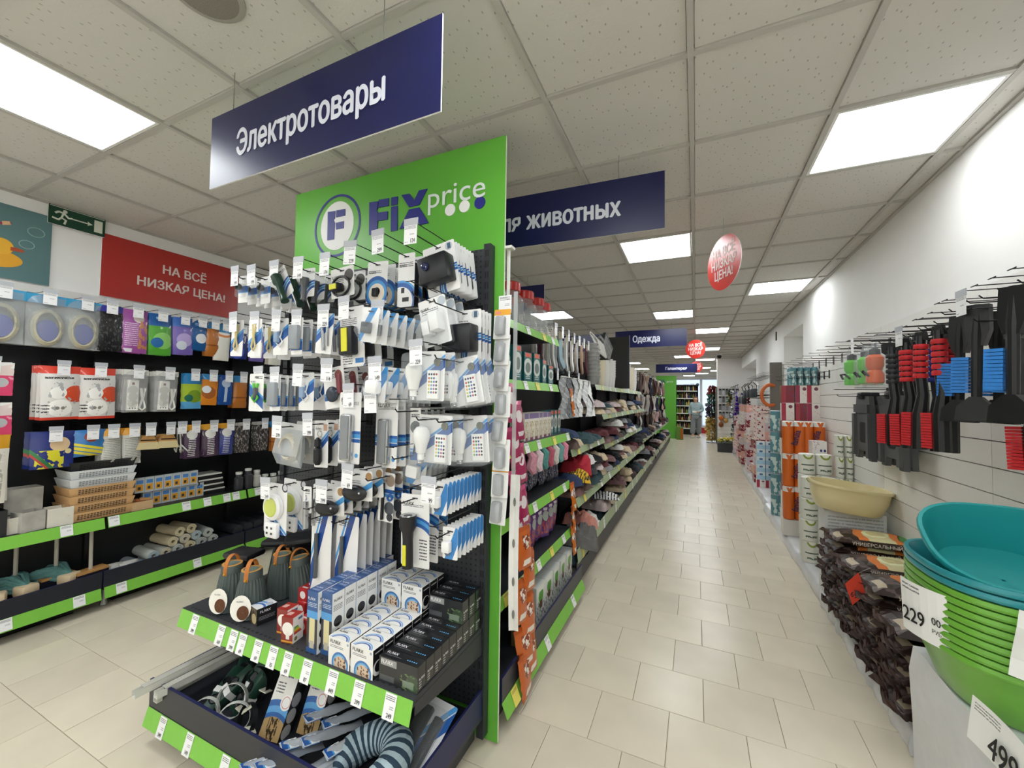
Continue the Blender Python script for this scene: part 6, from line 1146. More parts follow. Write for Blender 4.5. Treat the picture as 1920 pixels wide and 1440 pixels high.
# ================================================================== right side of the aisle
FILM = mat('dcdde0', .22, var=.05, scale=12, bump=.5, key='white_film')
def platform(label, y0, y1, x0, h, seed):
    rr = random.Random(seed); b = MB(); n = 26; L = y1 - y0
    prof = [(0, 0), (-.006, h * .35), (.004, h * .8), (.03, h), (XR - x0 - .02, h), (XR - x0 - .02, 0)]
    rs = []
    for k in range(n + 1):
        y = y0 + L * k / n; w_ = rr.uniform(-.012, .012); q = rr.uniform(-.008, .008)
        rs.append([(x0 + px + (w_ if j < 4 else 0), y, max(0.001, pz + (q if 1 < j < 5 else 0))) for j, (px, pz) in enumerate(prof)])
    b.ring(rs, FILM); return place(('wrapped_platform', 'platform', [('film', b.done('film', 1.0))]), label, (0, 0, 0))
platform('low platform wrapped in white film under the soil bags', 2.40, 3.68, .865, .115, 1)
platform('low platform wrapped in white film under the paper rolls', 3.70, 6.72, .875, .115, 2)
platform('low platform wrapped in white film further along the right wall', 6.75, 10.2, .93, .11, 3)
platform('low platform wrapped in white film furthest along the right wall', 10.25, 13.8, 1.0, .11, 4)
# wrapped crate with basins
b = MB(); rr = random.Random(6); rs = []
for k in range(17):
    y = .9 + 1.42 * k / 16
    rs.append([(.835 + rr.uniform(-.014, .014), y, .003), (.828 + rr.uniform(-.012, .012), y, .2), (.83 + rr.uniform(-.012, .012), y, .42), (.84 + rr.uniform(-.006, .006), y, .515 + rr.uniform(-.003, .003)), (1.0, y, .522), (1.27, y, .522), (1.27, y, .003)])
b.ring(rs, FILM); crate = place(('wrapped_crate', 'crate', [('film', b.done('film', 1.0))]), 'crate draped in white film under the green basins', (0, 0, 0))
def basin_mesh(col, rx, ry, h, tp=.72, n=36, sq=.75):
    m = mat(col, .28, var=.04, scale=5, coat=.2)
    def lp(k, s_, z): 
        c, s = math.cos(2 * PI * k / n), math.sin(2 * PI * k / n); f = lambda v: math.copysign(abs(v) ** sq, v); return (rx * s_ * f(c), ry * s_ * f(s), z)
    P = [(.02, .001), (tp * .93, 0), (tp, .012), (tp + .12, h * .5), (.95, h - .022), (.955, h - .02), (1.0, h - .02), (1.012, h - .012), (1.0, h), (.955, h), (.93, h - .012), (tp + .09, h * .5), (tp - .03, .016), (.02, .008)]
    b = MB(); b.ring([[lp(k, s_, z) for k in range(n)] for s_, z in P], m, cap=False); return b.done('basin', .7)
gb = basin_mesh('6fae3e', .258, .285, .2); tbn = basin_mesh('2f8f98', .258, .285, .2); cb = basin_mesh('e2d4a4', .245, .20, .19, .80)
BC = (1.015, 2.04)
for k in range(9): place(('green_basin', 'basin', [('basin', gb)]), 'lime green basin, ' + ('lowest of the stack' if k == 0 else '%s from the bottom of the stack' % nth(k)), BC + (.5225 + k * .0255,), group='stacked green basins')
for k in range(2): place(('teal_basin', 'basin', [('basin', tbn)]), 'teal basin on top of the green stack, %s' % ('lower', 'upper')[k], BC + (.5225 + (9 + k) * .0265 - .008,), group='stacked teal basins')
place(('teal_basin', 'basin', [('basin', basin_mesh('279a9c', .25, .21, .19))]), 'bright teal basin tilted on top of the stack, open toward the aisle', (1.05, 2.17, .885), (.55, 0, -.06))
place(('cream_basin', 'basin', [('basin', cb)]), 'cream oval basin on a carton beside the paper rolls', (1.02, 3.80, .752), (0, .10, 0))
pc = pmat('big_price', 'f0f0ee', [('l', .05, .8, .5, .95, 2, '7a7a80')], .45)
b = MB(); b.sheet(6, 2, lambda u, v: ((u - .5) * .165, .05 * (u - .5) ** 2, .19 * (v - .5)), pc); b.sheet(6, 2, lambda u, v: ((.5 - u) * .165, .05 * (u - .5) ** 2 + .001, .19 * (v - .5)), pc); pcm = b.done('card', 0)
place(('price_sheet', 'price tag', [('card', pcm), ('lettering', text('229', .052, '1a1a1c', .02, sx=.75), (-.025, -.0015, -.05)), ('lettering', text('00', .026, '1a1a1c', .02, sx=.9), (.055, -.0015, -.02)), ('lettering', text('РУБ', .014, '1a1a1c', .02, sx=.9), (.055, -.0015, -.05))]), 'white price sheet reading 229 00 on the basin stack', (.735, 1.96, .80), (.05, 0, -1.15))
b = MB(); b.sheet(6, 4, lambda u, v: ((u - .5) * .27, .008 * math.sin(4 * u), (v - .5) * .15), pmat('price_sheet2', 'f2f2ee', [('l', .05, .72, .45, .92, 3, '8a8a86')], .45)); b.sheet(6, 4, lambda u, v: ((.5 - u) * .27, .008 * math.sin(4 * (1 - u)) + .001, (v - .5) * .15), WHT); ps2 = b.done('sheet', 0)
place(('price_sheet', 'price tag', [('sheet', ps2), ('lettering', text('499', .075, '1a1a1c', .02, sx=.8), (.03, -.004, -.055))]), 'white price sheet reading 499 on the film of the crate', atX(1872, 1398, .798), (-.12, 0, WEST + .05), scale=(.9, 1, .9))
b = MB(); b.sheet(4, 4, lambda u, v: (.08 * (u - .5), .01 * math.sin(6 * v), .2 * (v - .5)), mat('dfe0dc', .5)); place(('price_sheet', 'price tag', [('sheet', b.done('sheet', 0))]), 'white paper sheet curling at the right edge of the basin stack', (.885, 1.70, .85), (0, .12, -.4))
# soil bags
SB = pmat('soil_top', '2a1a14', [('r', .30, .1, .42, .9, 'd87a3a'), ('r', .42, .1, .74, .9, 'cfc79a'), ('c', .58, .5, .24, 'dfe0b4'), ('c', .58, .5, .17, 'cbbf8a'), ('r', .74, .1, .84, .9, 'd87a3a'), ('r', .86, 0, 1, 1, '3f8a3f'), ('n', 0, 0, .3, 1, .52, 6, '5a4a48'), ('r', .05, .2, .14, .5, 'b8a890')], .42, 0, 1.4)
SF = mat('3d271f', .5, var=.7, scale=18, bump=.2, key='soil_side'); SG = mat('2f6b3a', .25, var=.4, scale=18, key='soil_green')
def soil(seed):
    rr = random.Random(seed); b = MB(); w_, d, h = .43, .30, .078; nx, ny = 10, 6; a_ = rr.uniform(0, 6)
    def g(u, v, s_): e = (math.sin(PI * u) ** .4) * (math.sin(PI * v) ** .4); return ((u - .5) * w_ + .012 * math.sin(9 * v + a_), (v - .5) * d, h / 2 + s_ * h / 2 * e + .004 * math.sin(14 * u + 11 * v + a_) * e)
    b.sheet(nx, ny, lambda u, v: g(u, v, 1), SB); b.sheet(nx, ny, lambda u, v: g(1 - u, v, -1), SF); body = b.done('bag', 0)
    b = MB(); b.sheet(4, 6, lambda u, v: (-w_ / 2 - .03 + .04 * u + .01 * math.sin(9 * v + a_), (v - .5) * d * .95, h / 2 + .012 * math.sin(10 * v + a_ + 4 * u)), SF); e1 = b.done('seam', 0)
    b = MB(); b.sheet(4, 6, lambda u, v: (w_ / 2 - .03 + .05 * u, (v - .5) * d * .95, h / 2 + .012 * math.sin(10 * v + a_ + 4 * u)), SG); e2 = b.done('seam', 0)
    return [('bag', body), ('seam', e1), ('seam', e2)]
SO = [soil(k) for k in range(4)]
tu = text('УНИВЕРСАЛЬНЫЙ', .022, 'd8d2c8', .015, sx=.9)
for pi_, (y, n) in enumerate(((3.52, 8), (3.19, 7), (2.86, 7), (2.55, 6))):
    for k in range(n):
        ps = list(SO[(k + pi_) % 4])
        if k >= n - 2: ps.append(('lettering', tu, (.0, -.152, .028)))
        place(('soil_bag', 'soil bag', ps), 'dark brown soil bag in the %s pile from the basins, %s' % (('fourth', 'third', 'second', 'first')[pi_], 'topmost' if k == n - 1 else '%s from the bottom' % nth(k)), (1.06 + R.uniform(-.02, .012), y + R.uniform(-.012, .012), .117 + k * .068), (R.uniform(-.02, .05), R.uniform(-.03, .03), R.uniform(-.06, .06)), group='soil bags')
b = MB(); b.prism([(0, -.095), (.05, 0), (0, .095), (-.05, 0)], -.001, .001, mat('c83a26', .45)); dm = b.done('card')
p = atX(1604, 1104, .81)
place(('price_diamond', 'price tag', [('card', dm), ('lettering', text('69', .03, '1a1a1c', .02, sx=.8), (0, -.002, -.05)), ('string', mesh(lambda b: b.tube([(0, 0, .09), (.04, .02, .14)], .002, STEEL, 5), 'string'))]), 'red diamond price tag reading 69 hanging on the soil bags', p, (-.1, .12, WEST + .85))
# carton under the cream basin
cart = pbox('roll_carton', 'shipping_carton', 'carton', .36, .32, .60, 'dfe0e0', [('l', .05, .05, .95, .95, 24, 'b0b2b4')], baseside='c4c5c6')
place(cart, 'pale ribbed carton under the cream basin', (1.06, 3.76, .118), (0, 0, 0), scale=(1, .55, 1.045))
# paper rolls and packs
def rollpack(key, w_, d, h, shapes, base, n=2, topc='efede6'):
    m = pmat(key, base, shapes, .4, asp=1.0); tm = mat(topc, .7); b = MB(); r = w_ / n / 2; N = 20
    ps = []
    for i in range(n):
        cx = -w_ / 2 + r + i * 2 * r; b = MB(); k0 = None
        rs = [[(cx + rr_ * math.cos(2 * PI * j / N - PI / 2 - PI), d / 2 * rr_ / r * math.sin(2 * PI * j / N - PI / 2 - PI), z) for j in range(N)] for rr_, z in ((r * .9, 0), (r, .008), (r, h - .008), (r * .88, h))]
        b.ring(rs, m, capm=tm); ps.append(('roll', b.done('roll')))
    return ps
Qs = [('c', .5, .70, .11, '8a9a3a'), ('c', .5, .70, .075, 'e8e6da'), ('r', .36, .48, .64, .50, '4a5a4a'), ('l', .40, .36, .62, .44, 1, '5a6a5a'), ('c', .5, -.12, .36, 'f4f3ee'), ('r', 0, 0, .05, 1, 'a0aaa0')]
QP = ('toilet_paper_pack', 'toilet paper', rollpack('qroll', .266, .13, .188, Qs, 'dcdcd2'))
for ci, (x, y, n, sx_) in enumerate(((1.008, 4.48, 4, 1), (1.02, 4.64, 5, 1), (1.21, 4.56, 6, .47))):
    for k in range(n): place(QP, 'white toilet paper pack with green emblem, %s column from the cream basin, %s up' % (nth(ci), nth(k)), (x + R.uniform(-.006, .006), y, .117 + .1905 * k), (0, 0, R.uniform(-.05, .05)), group='white toilet paper packs', scale=(sx_, 1, 1))
FA = [('r', 0, 0, 1, .62, 'd9691f'), ('d', .8, 1.02, .03, 'd9691f'), ('d', -.8, .22, .03, 'd9691f')]
FAM = ('kitchen_roll_pack', 'kitchen rolls', rollpack('famroll', .212, .118, .35, FA, 'f0eeea') + [('lettering', (lambda m: (m.transform(Matrix.Rotation(-1.35, 4, 'Y')), m)[1])(text('familia', .062, '1f2a5a', .03, sx=.75).copy()), (.035, -.064, .17))])
nf = 0
for (x, y, n) in ((.985, 5.28, 3), (1.165, 5.30, 3)):
    for k in range(n): place(FAM, 'orange and white kitchen roll pack, %s column, %s' % (('aisle side', 'wall side')[nf], 'topmost' if k == n - 1 else '%s up' % nth(k)), (x - .015, y, .287 + k * .353), (0, 0, R.uniform(-.05, .05)), group='orange kitchen roll packs')
    nf += 1
cartb = pbox('plain_carton', 'shipping_carton', 'carton', .42, .16, .165, 'd8d4cc', [], baseside='cfcac0'); place(cartb, 'plain carton under the orange kitchen roll packs', (1.07, 5.22, .118))
TE = ('tissue_pack', 'tissues', rollpack('tealroll', .24, .13, .262, [('r', 0, 0, 1, .7, '5f8f98'), ('n', 0, .0, 1, .6, .52, 8, 'c8dcd8'), ('r', .3, .75, .7, .9, '3a5a7a')], 'e9ecea'))
for k in range(5): place(TE, 'teal and white paper towel pack in the aisle side column, %s up' % nth(k), (.99, 6.10, .117 + .265 * k), (0, 0, R.uniform(-.05, .05)), group='teal paper towel packs')
for i, x in enumerate((1.065, 1.20)):
    for k in range(2): place(TE, 'teal and white paper towel pack at the very top, %s of the pair, %s layer' % (('left', 'right')[i], nth(k)), (x, 5.62 + .13 * k, 1.745), (0, 0, R.uniform(-.05, .05)), group='top teal paper towel packs', scale=(.55, 1, .8))
napk = [pbox('napkin%d' % k, 'napkin_pack', 'napkins', .13, .12, .20, c, [('r', .0, 0, .35, 1, c2), ('c', .7, .8, .1, '7a3a50'), ('n', .4, .1, 1, .6, .6, 6, c3)], baseside=c, basetop='efece6') for k, (c, c2, c3) in enumerate((('eae4de', 'b02a48', 'f0c8c0'), ('8a2a3a', 'a83a4a', '5a4a80'), ('ece6e0', '9a2a50', 'e8b0a8')))]
i = 0
for lay in range(8):
    for c_, x in enumerate((1.0, 1.135, 1.245)):
        k = (lay + c_) % 3 if lay > 5 else (lay * 2 + c_) % 3
        place(napk[k], '%s napkin pack in the tall pile, %s layer, %s from the aisle' % (('white and crimson', 'dark red', 'white and plum')[k], nth(lay), nth(c_)), (x - .03, 5.56, .117 + lay * .2035), (0, 0, R.uniform(-.06, .06)), group='napkin packs in the tall pile', scale=(.95, 1, 1))
WPK = pbox('white_dots', 'tissue_pack', 'tissues', .16, .12, .13, 'ece8e4', [('c', .6, .3, .1, '2a2f7a'), ('c', .85, .3, .1, '2a2f7a'), ('n', 0, .3, .5, 1, .55, 6, 'd0b8c0')], baseside='e4e0dc')
for k in range(8): place(WPK, 'white tissue pack with blue dots between the kitchen rolls and toilet paper, %s up' % nth(k), (1.10, 4.84, .117 + .132 * k), (0, 0, R.uniform(-.05, .05)), group='white tissue packs with blue dots', scale=(.75, 1, 1))
BLP = pbox('blue_box', 'tissue_box', 'tissues', .12, .12, .125, 'dfe8ee', [('r', 0, 0, 1, .55, 'a9d0e6'), ('r', .3, .6, .7, .85, '4a78a8')], baseside='c9dcE8'.lower(), basetop='f0f2f2')
for lay in range(6):
    for c_ in range(2): place(BLP if lay > 0 else napk[0], 'pale blue tissue box, %s layer, %s column' % (nth(lay), ('aisle side', 'wall side')[c_]), (1.0 + c_ * .13, 7.95, .112 + lay * .128), (0, 0, R.uniform(-.04, .04)), group='pale blue tissue boxes', scale=(1, 1, 1 if lay > 0 else .63))
PKC = [('f0d8d0', 'pink'), ('8a2038', 'crimson'), ('ece8e4', 'white'), ('e8a898', 'salmon'), ('d8c8d0', 'pale lilac')]
pks = [pbox('pinkpack%d' % k, 'paper_pack', 'toilet paper', .24, .20, .15, c, [('n', 0, 0, 1, 1, .56, 3, PKC[(k + 1) % 5][0]), ('r', .3, .35, .7, .6, PKC[(k + 2) % 5][0])], baseside=c, basetop='ece6e2') for k, (c, nm) in enumerate(PKC)]
rr = random.Random(21)
for pl in range(10):
    y = 8.4 + pl * .56; top = 9 if pl < 6 else 7
    for lay in range(top):
        for c_ in range(2 if pl < 3 else 1):
            if lay == top - 1 and c_ == 0 and pl % 2: continue
            k = rr.randrange(5)
            place(pks[k], '%s paper pack in the far pile, %s stack, %s layer%s' % (PKC[k][1], nth(pl), nth(lay), (', aisle side', ', wall side')[c_]), (1.035 + .0 * pl + c_ * .17 + (.03 if pl > 5 else 0), y, .112 + lay * .152), (0, 0, WEST * (pl % 2) + rr.uniform(-.08, .08)), group='paper packs in the far pile', scale=(.72, 1.6, 1) if not pl % 2 else (1.3, .8, 1))
# ------------------------------------------------------------------ hanging goods on the slat wall
RX = 1.274
def rhook(y, z, lab, tag=False): hook((RX, y, z), (0, 0, WEST), lab, '', L=.30, tag=tag, group='slat wall hooks')
BKH = mat('131416', .35, var=.15)
blu = mat('2f7fd0', .6, var=.2, scale=80); redb_ = mat('c8262c', .6, var=.2, scale=80)
snow = [('handle', mesh(lambda b: b.tube([(0, 0, .0), (0, -.01, -.12), (.0, -.005, -.40)], [.019, .017, .015], BKH, 10), 'handle')), ('grip', mesh(lambda b: b.ring([[(x, y, z) for x, y in ((-.035 * s_, -.02), (.035 * s_, -.02), (.035 * s_, .02), (-.035 * s_, .02))] for z, s_ in ((0, .9), (-.10, 1), (-.16, .55))], BKH), 'grip')),
        ('scraper', mesh(lambda b: b.prism([(-.055, -.455), (.055, -.455), (.05, -.40), (.015, -.36), (-.015, -.36), (-.05, -.40)], -.025, .012, BKH), 'scraper')), ('bristles', mesh(lambda b: [b.box(-.07, -.016, -.215 - k * .013, -.02, .016, -.204 - k * .013, blu) for k in range(11)], 'bristles'))]
for k, (y, z, dx) in enumerate(((1.90, 1.955, -.02), (2.0, 1.952, .03), (2.10, 1.95, .10), (2.18, 1.95, .02), (2.30, 1.94, .14), (2.36, 1.94, .05))):
    o = place(('snow_brush', 'snow brush', snow), 'black snow brush with blue bristles, %s from the right edge' % nth(k), (.99 + dx, y, z - .01), (0, .03, WEST + .75 + R.uniform(-.2, .2)), group='blue snow brushes')
    for c in o.children:
        if c.name.startswith('bristles'): c['kind'] = 'stuff'
    rhook(y, z + .0, 'wire hook with blue bristled snow brush, %s from the right edge' % nth(k), tag=k == 3)
def redbrush(cc): 
    return [('handle', mesh(lambda b: b.tube([(0, 0, -.02), (0, 0, -.20), (.012, 0, -.30), (0, 0, -.40), (0, 0, -.56)], [.017, .020, .022, .030, .030], BKH, 10), 'handle')), ('grip', mesh(lambda b: [b.lathe([(.026, -.06 - k * .028), (.028, -.066 - k * .028), (.028, -.076 - k * .028), (.026, -.082 - k * .028)], (cc, mat('8a8a90', .4))[0], 12) for k in range(6)], 'grip')), ('hang_tab', mesh(lambda b: b.prism([(-.03, -.04), (.03, -.04), (.02, .0), (-.02, .0)], -.008, .008, BKH), 'hang_tab')),
            ('bristles', mesh(lambda b: [b.box(-.075, -.018, -.40 - k * .0125, -.028, .018, -.3895 - k * .0125, redb_) for k in range(13)], 'bristles'))]
RB1, RB2, RB3 = redbrush(redb_), redbrush(mat('23389a', .5)), redbrush(mat('2a2c30', .5))
for k, (y, z, x, pr, nm) in enumerate(((2.42, 1.90, .99, RB1, 'red'), (2.50, 1.89, 1.06, RB1, 'red'), (2.56, 1.895, .985, RB1, 'red'), (2.66, 1.88, 1.07, RB2, 'blue'), (2.72, 1.885, .985, RB1, 'red'), (2.80, 1.875, 1.06, RB3, 'black'), (2.86, 1.88, .98, RB3, 'black'), (2.14, 1.86, 1.12, RB1, 'red'))):
    o = place(('striped_snow_brush', 'snow brush', pr), 'black brush with %s banded grip and red bristles, %s past the blue brushes' % (nm, nth(k)) if k < 7 else 'black brush with red bristles hanging below the blue brushes', (x, y, z), (0, R.uniform(-.04, .04), WEST + .55 + R.uniform(-.15, .15)), group='banded snow brushes')
    for c in o.children:
        if c.name.startswith(('bristles', 'grip')): c['kind'] = 'stuff'
    rhook(y, z + .01, 'wire hook with %s banded brush, %s past the blue brushes' % (nm, nth(k)), tag=k == 4)
bt = lambda col: [('bottle', mesh(lambda b: b.lathe([(.034, -.24), (.038, -.235), (.038, -.19), (.028, -.165), (.038, -.14), (.038, -.09), (.02, -.07), (.018, -.05)], mat(col, .3), 16), 'bottle')), ('cap', mesh(lambda b: b.lathe([(.024, -.075), (.024, -.045), (.01, -.035)], PLB, 14), 'cap')), ('holder', mesh(lambda b: b.tube([(-.035, -.03, -.20), (-.02, -.05, -.17), (.02, -.05, -.17), (.035, -.03, -.2)], .006, PLB, 6), 'holder')), ('bag', mesh(lambda b: b.ring([[(a * .012, c * .008, 0) for a, c in ((-1, -1), (1, -1), (1, 1), (-1, 1))], [(a * .055, c * .048, -.09) for a, c in ((-1, -1), (1, -1), (1, 1), (-1, 1))], [(a * .06, c * .05, -.2) for a, c in ((-1, -1), (1, -1), (1, 1), (-1, 1))], [(a * .05, c * .045, -.255) for a, c in ((-1, -1), (1, -1), (1, 1), (-1, 1))]], CLR), 'bag'))]
B1, B2 = bt('5fc03a'), bt('d9622a')
for k, (y, x, pr, nm) in enumerate(((3.16, 1.0, B2, 'orange'), (3.30, 1.0, B1, 'green'), (3.40, 1.05, B2, 'orange'), (3.52, .99, B1, 'green'), (3.48, 1.10, B1, 'green'))):
    place(('sports_bottle', 'bottle', pr), '%s sports bottle in a clear bag, %s from the banded brushes' % (nm, nth(k)), (x, y, 1.925), (0, 0, WEST + R.uniform(-.3, .3)), group='bagged sports bottles', scale=(1.15, 1.15, 1.05)); rhook(y, 1.93, 'wire hook with bagged sports bottle, %s from the banded brushes' % nth(k), tag=k == 2)
b = MB(); b.prism([(-.02, -.30), (.02, -.30), (.025, -.08), (.07, -.05), (.07, 0), (-.07, 0), (-.07, -.05), (-.025, -.08)], -.015, .015, BKH); place(('ice_scraper', 'scraper', [('body', b.done('body'))]), 'black T shaped scraper between the bottles and brushes', (1.05, 3.02, 1.90), (0, 0, WEST + .5)); rhook(3.02, 1.90, 'wire hook with the black T shaped scraper')
STG = mat('57585a', .5, var=.06)
def stool(b):
    o = [(-.16, -.46), (-.10, -.46), (-.08, -.40), (.08, -.40), (.10, -.46), (.16, -.46), (.14, -.10), (.12, 0), (-.12, 0), (-.14, -.10)]
    b.prism(o, -.03, .0, STG)
st = [('panel', mesh(stool, 'panel')), ('hinge_bar', mesh(lambda b: b.box(-.135, -.045, -.12, .135, -.03, -.06, mat('4a4b4d', .5)), 'hinge_bar')), ('window', mesh(lambda b: b.prism(rect(.11, .15, .02, -.19), -.0315, -.0302, mat('161617', .6)), 'window')), ('leg', mesh(lambda b: b.box(-.155, -.05, -.44, -.115, -.03, -.13, STG), 'leg')), ('leg', mesh(lambda b: b.box(.115, -.05, -.44, .155, -.03, -.13, STG), 'leg')), ('handle', mesh(lambda b: b.rbox(-.05, -.05, -.02, .05, .01, .03, .01, PLB), 'handle'))]
for k, (y, x) in enumerate(((3.36, 1.17), (3.78, 1.15), (3.40, 1.225), (3.82, 1.21))): place(('step_stool', 'step stool', st), 'grey folding step stool hung on the slat wall, %s' % (('nearer front', 'farther front', 'nearer rear', 'farther rear')[k]), (x, y, 1.60), (0, 0, WEST), group='folded step stools'); 
for k, y in enumerate((3.36, 3.80)): rhook(y, 1.60, 'wire hook carrying the %s step stools' % ('nearer', 'farther')[k])
for k in range(9): rhook(3.75 + k * .26, 1.955, 'empty black wire hook on the top slat, %s past the bottles' % nth(k))
for k in range(5): rhook(5.2 + k * .18, 1.955 - .13, 'empty black wire hook on the second slat near the paper towels, %s' % nth(k))
b = MB(); b.tube([(.13 * math.cos(a), 0, .17 * math.sin(a)) for a in [PI * (.35 + 1.3 * k / 14) for k in range(15)]], .028, mat('c8642a', .5), 8); place(('neck_cushion', 'pillow', [('cushion', b.done('cushion'))]), 'orange horseshoe shaped ring hanging behind the paper towels', (1.12, 7.79, 1.66), (0, 0, .2)) ; rhook(6.30, 1.83, 'wire hook at the niche edge')
# far slat wall hooks and goods
for i in range(9):
    for z in (2.0, 1.62, 1.35):
        hook((RX + .008, 8.0 + i * .28, z), (0, 0, WEST), 'black hook on the far slat wall, %s along, %s row' % (nth(i), {2.0: 'top', 1.62: 'middle', 1.35: 'low'}[z]), '', L=.24, tag=False, group='far slat wall hooks')
for i in range(10):
    y = 9.3 + i * .3; wh = i % 2 == 0 or i > 6
    b = MB(); b.tube([(-.16, 0, -.05), (0, 0, .03), (.16, 0, -.05), (.1, .02, -.18), (-.12, .02, -.16), (-.16, 0, -.05)], .009, mat('dcdad6' if wh else '26262a', .5), 6); b2_ = MB(); b2_.rbox(-.09, -.02, -.30, .08, .03, -.12, .02, mat(('3a3c40', '5a5f62', '2a2a2e', '6a6f74')[i % 4], .6))
    place(('hanging_goods', 'hanger set', [('frame', b.done('frame')), ('bundle', b2_.done('bundle'))]), '%s frame with dark bundle on the far slat wall, %s along' % ('white' if wh else 'black', nth(i)), (1.06, y, 1.93 if i < 6 else 1.8), (0, 0, WEST + .4), group='hanging frames on the far slat wall')
def tinsel(label, x, y, z, L, col, seed, r=.07):
    rr = random.Random(seed); b = MB(); m = mat(col, .25, .5, key='tinsel' + col)
    for k in range(150):
        t = rr.random(); a = rr.uniform(0, 2 * PI); q = r * rr.uniform(.6, 1.2); z0 = -L * t; cx = .03 * math.sin(4 * t)
        n = b.pts([(cx, 0, z0), (cx + q * math.cos(a), q * math.sin(a), z0 + rr.uniform(-.04, .04)), (cx + q * .9 * math.cos(a + .3), q * .9 * math.sin(a + .3), z0 - .025)]); b.face((n, n + 1, n + 2), m)
    s_ = b.done('strands', 0); b = MB(); b.tube([(1.0 - x if y < 14 and y > 11 else 0, 0, max(.05, 1.985 - z) if 11 < y < 14 else .05), (.0, 0, -L)], .006, m, 5); o = place(('tinsel_garland', 'garland', [('strands', s_), ('cord', b.done('cord'))]), label, (x, y, z)); o.children[0]['kind'] = 'stuff'
tinsel('purple tinsel garland hanging near the far right corner', 1.08, 12.6, 1.80, .62, '5a20a0', 1, .13); tinsel('silver tinsel garland beside the purple one', .98, 12.9, 1.86, .75, 'c8c8cc', 2, .09); tinsel('dark red tinsel garland right of the purple one', 1.2, 12.2, 1.62, .3, '7a1a2a', 3, .09); tinsel('dark green garland hanging low by the flower crate', .98, 13.1, 1.35, .8, '1f4a3a', 4, .07)
for k, z in enumerate((1.78, 1.88)): tinsel('%s garland stub near the projecting wall' % ('gold', 'green')[k], .90, 13.4, z, .35, ('a88a4a', '3a5a3a')[k], 5 + k, .06)
b = MB(); b.tube([(0, 11.9, 0), (0, 14.26, 0)], .012, BLK, 8); place(('garland_rail', 'rail', [('rail', b.done('rail'))]), 'black rail carrying the garlands beside the projecting wall', (1.0, 0, 1.98))
# flower crate
b = MB(); b.box(-.25, -.15, 0, .25, .15, .26, mat('3a3d40', .5)); cr_ = b.done('crate'); b = MB(); rr = random.Random(3)
fl = [('crate', cr_)]
lf_ = MB(); 
for k in range(120):
    a = Vector((rr.uniform(-.25, .25), rr.uniform(-.15, .15), .27 + rr.uniform(0, .1))); d = Vector((rr.uniform(-1, 1), rr.uniform(-1, 1), rr.uniform(.2, 1))).normalized() * .07; s_ = Vector((d.y, -d.x, 0)) * .35
    n = lf_.pts([a, a + d * .5 + s_, a + d, a + d * .5 - s_]); lf_.face((n, n + 1, n + 2, n + 3), mat('4a6a34', .7, var=.3))
fl.append(('leaves', lf_.done('leaves', 0)))
flower = {c: mesh(lambda b: b.sphere(0, 0, 0, .042, mat(c, .6, var=.2), 8, 5, sz=.6), 'flower') for c in ('e6cf4a', 'c83a2a', 'e8e0c0')}
for k in range(34): fl.append(('flower', flower[('e6cf4a', 'e6cf4a', 'e8e0c0', 'c83a2a')[k % 4] if k % 17 == 3 or k % 4 < 3 else 'e6cf4a'], (rr.uniform(-.24, .24), rr.uniform(-.14, .14), .33 + rr.uniform(0, .12))))
o = place(('flower_crate', 'flowers', fl), 'dark crate of yellow artificial flowers by the projecting wall', (.86, 13.98, 0)); [c.__setitem__('kind', 'stuff') for c in o.children if c.name.startswith('leaves')]
# goods on the projecting wall
sw = slatwall('trim_9', -.34, .34, .15, 2.0, .125, 'white slat wall panel on the projecting wall', x=0); sw.rotation_euler = (0, 0, PI / 2 * -1); sw.rotation_euler = (0, 0, PI / 2); sw.location = (.96, 14.235, 0)
for r_ in range(4):
    for c_ in range(6):
        b = MB(); b.box(-.035, -.03, -.17, .035, 0, 0, mat(('8a8c90', 'b9bbc0', '6a6c70', 'a0a2a8')[(r_ + c_) % 4], .3, .5)); b2_ = MB(); b2_.box(-.035, -.032, -.03, .035, .002, .02, mat('34363a', .5))
        place(('tool_card', 'tool', [('tool', b.done('tool')), ('header', b2_.done('header'))]), 'silver tool card on the projecting wall, %s row, %s across' % (nth(r_), nth(c_)), (.70 + c_ * .095, 14.22, 1.92 - r_ * .24), (0, 0, 0), group='silver tool cards')
for k, (x, z, c) in enumerate(((.72, 1.03, 'c8702a'), (.72, .82, '8a4a22'), (.85, .95, 'b89050'))):
    b = MB(); b.sphere(0, -.04, 0, .07, mat(c, .5), 12, 8, sz=1.2); b2_ = MB(); b2_.tube([(0, -.03, .07), (0, -.01, .14)], .008, mat('b9a070', .5), 6)
    place(('wall_ornament', 'ornament', [('body', b.done('body')), ('loop', b2_.done('loop'))]), 'round brown ornament on the projecting wall, %s' % nth(k), (x, 14.21, z), group='round ornaments')
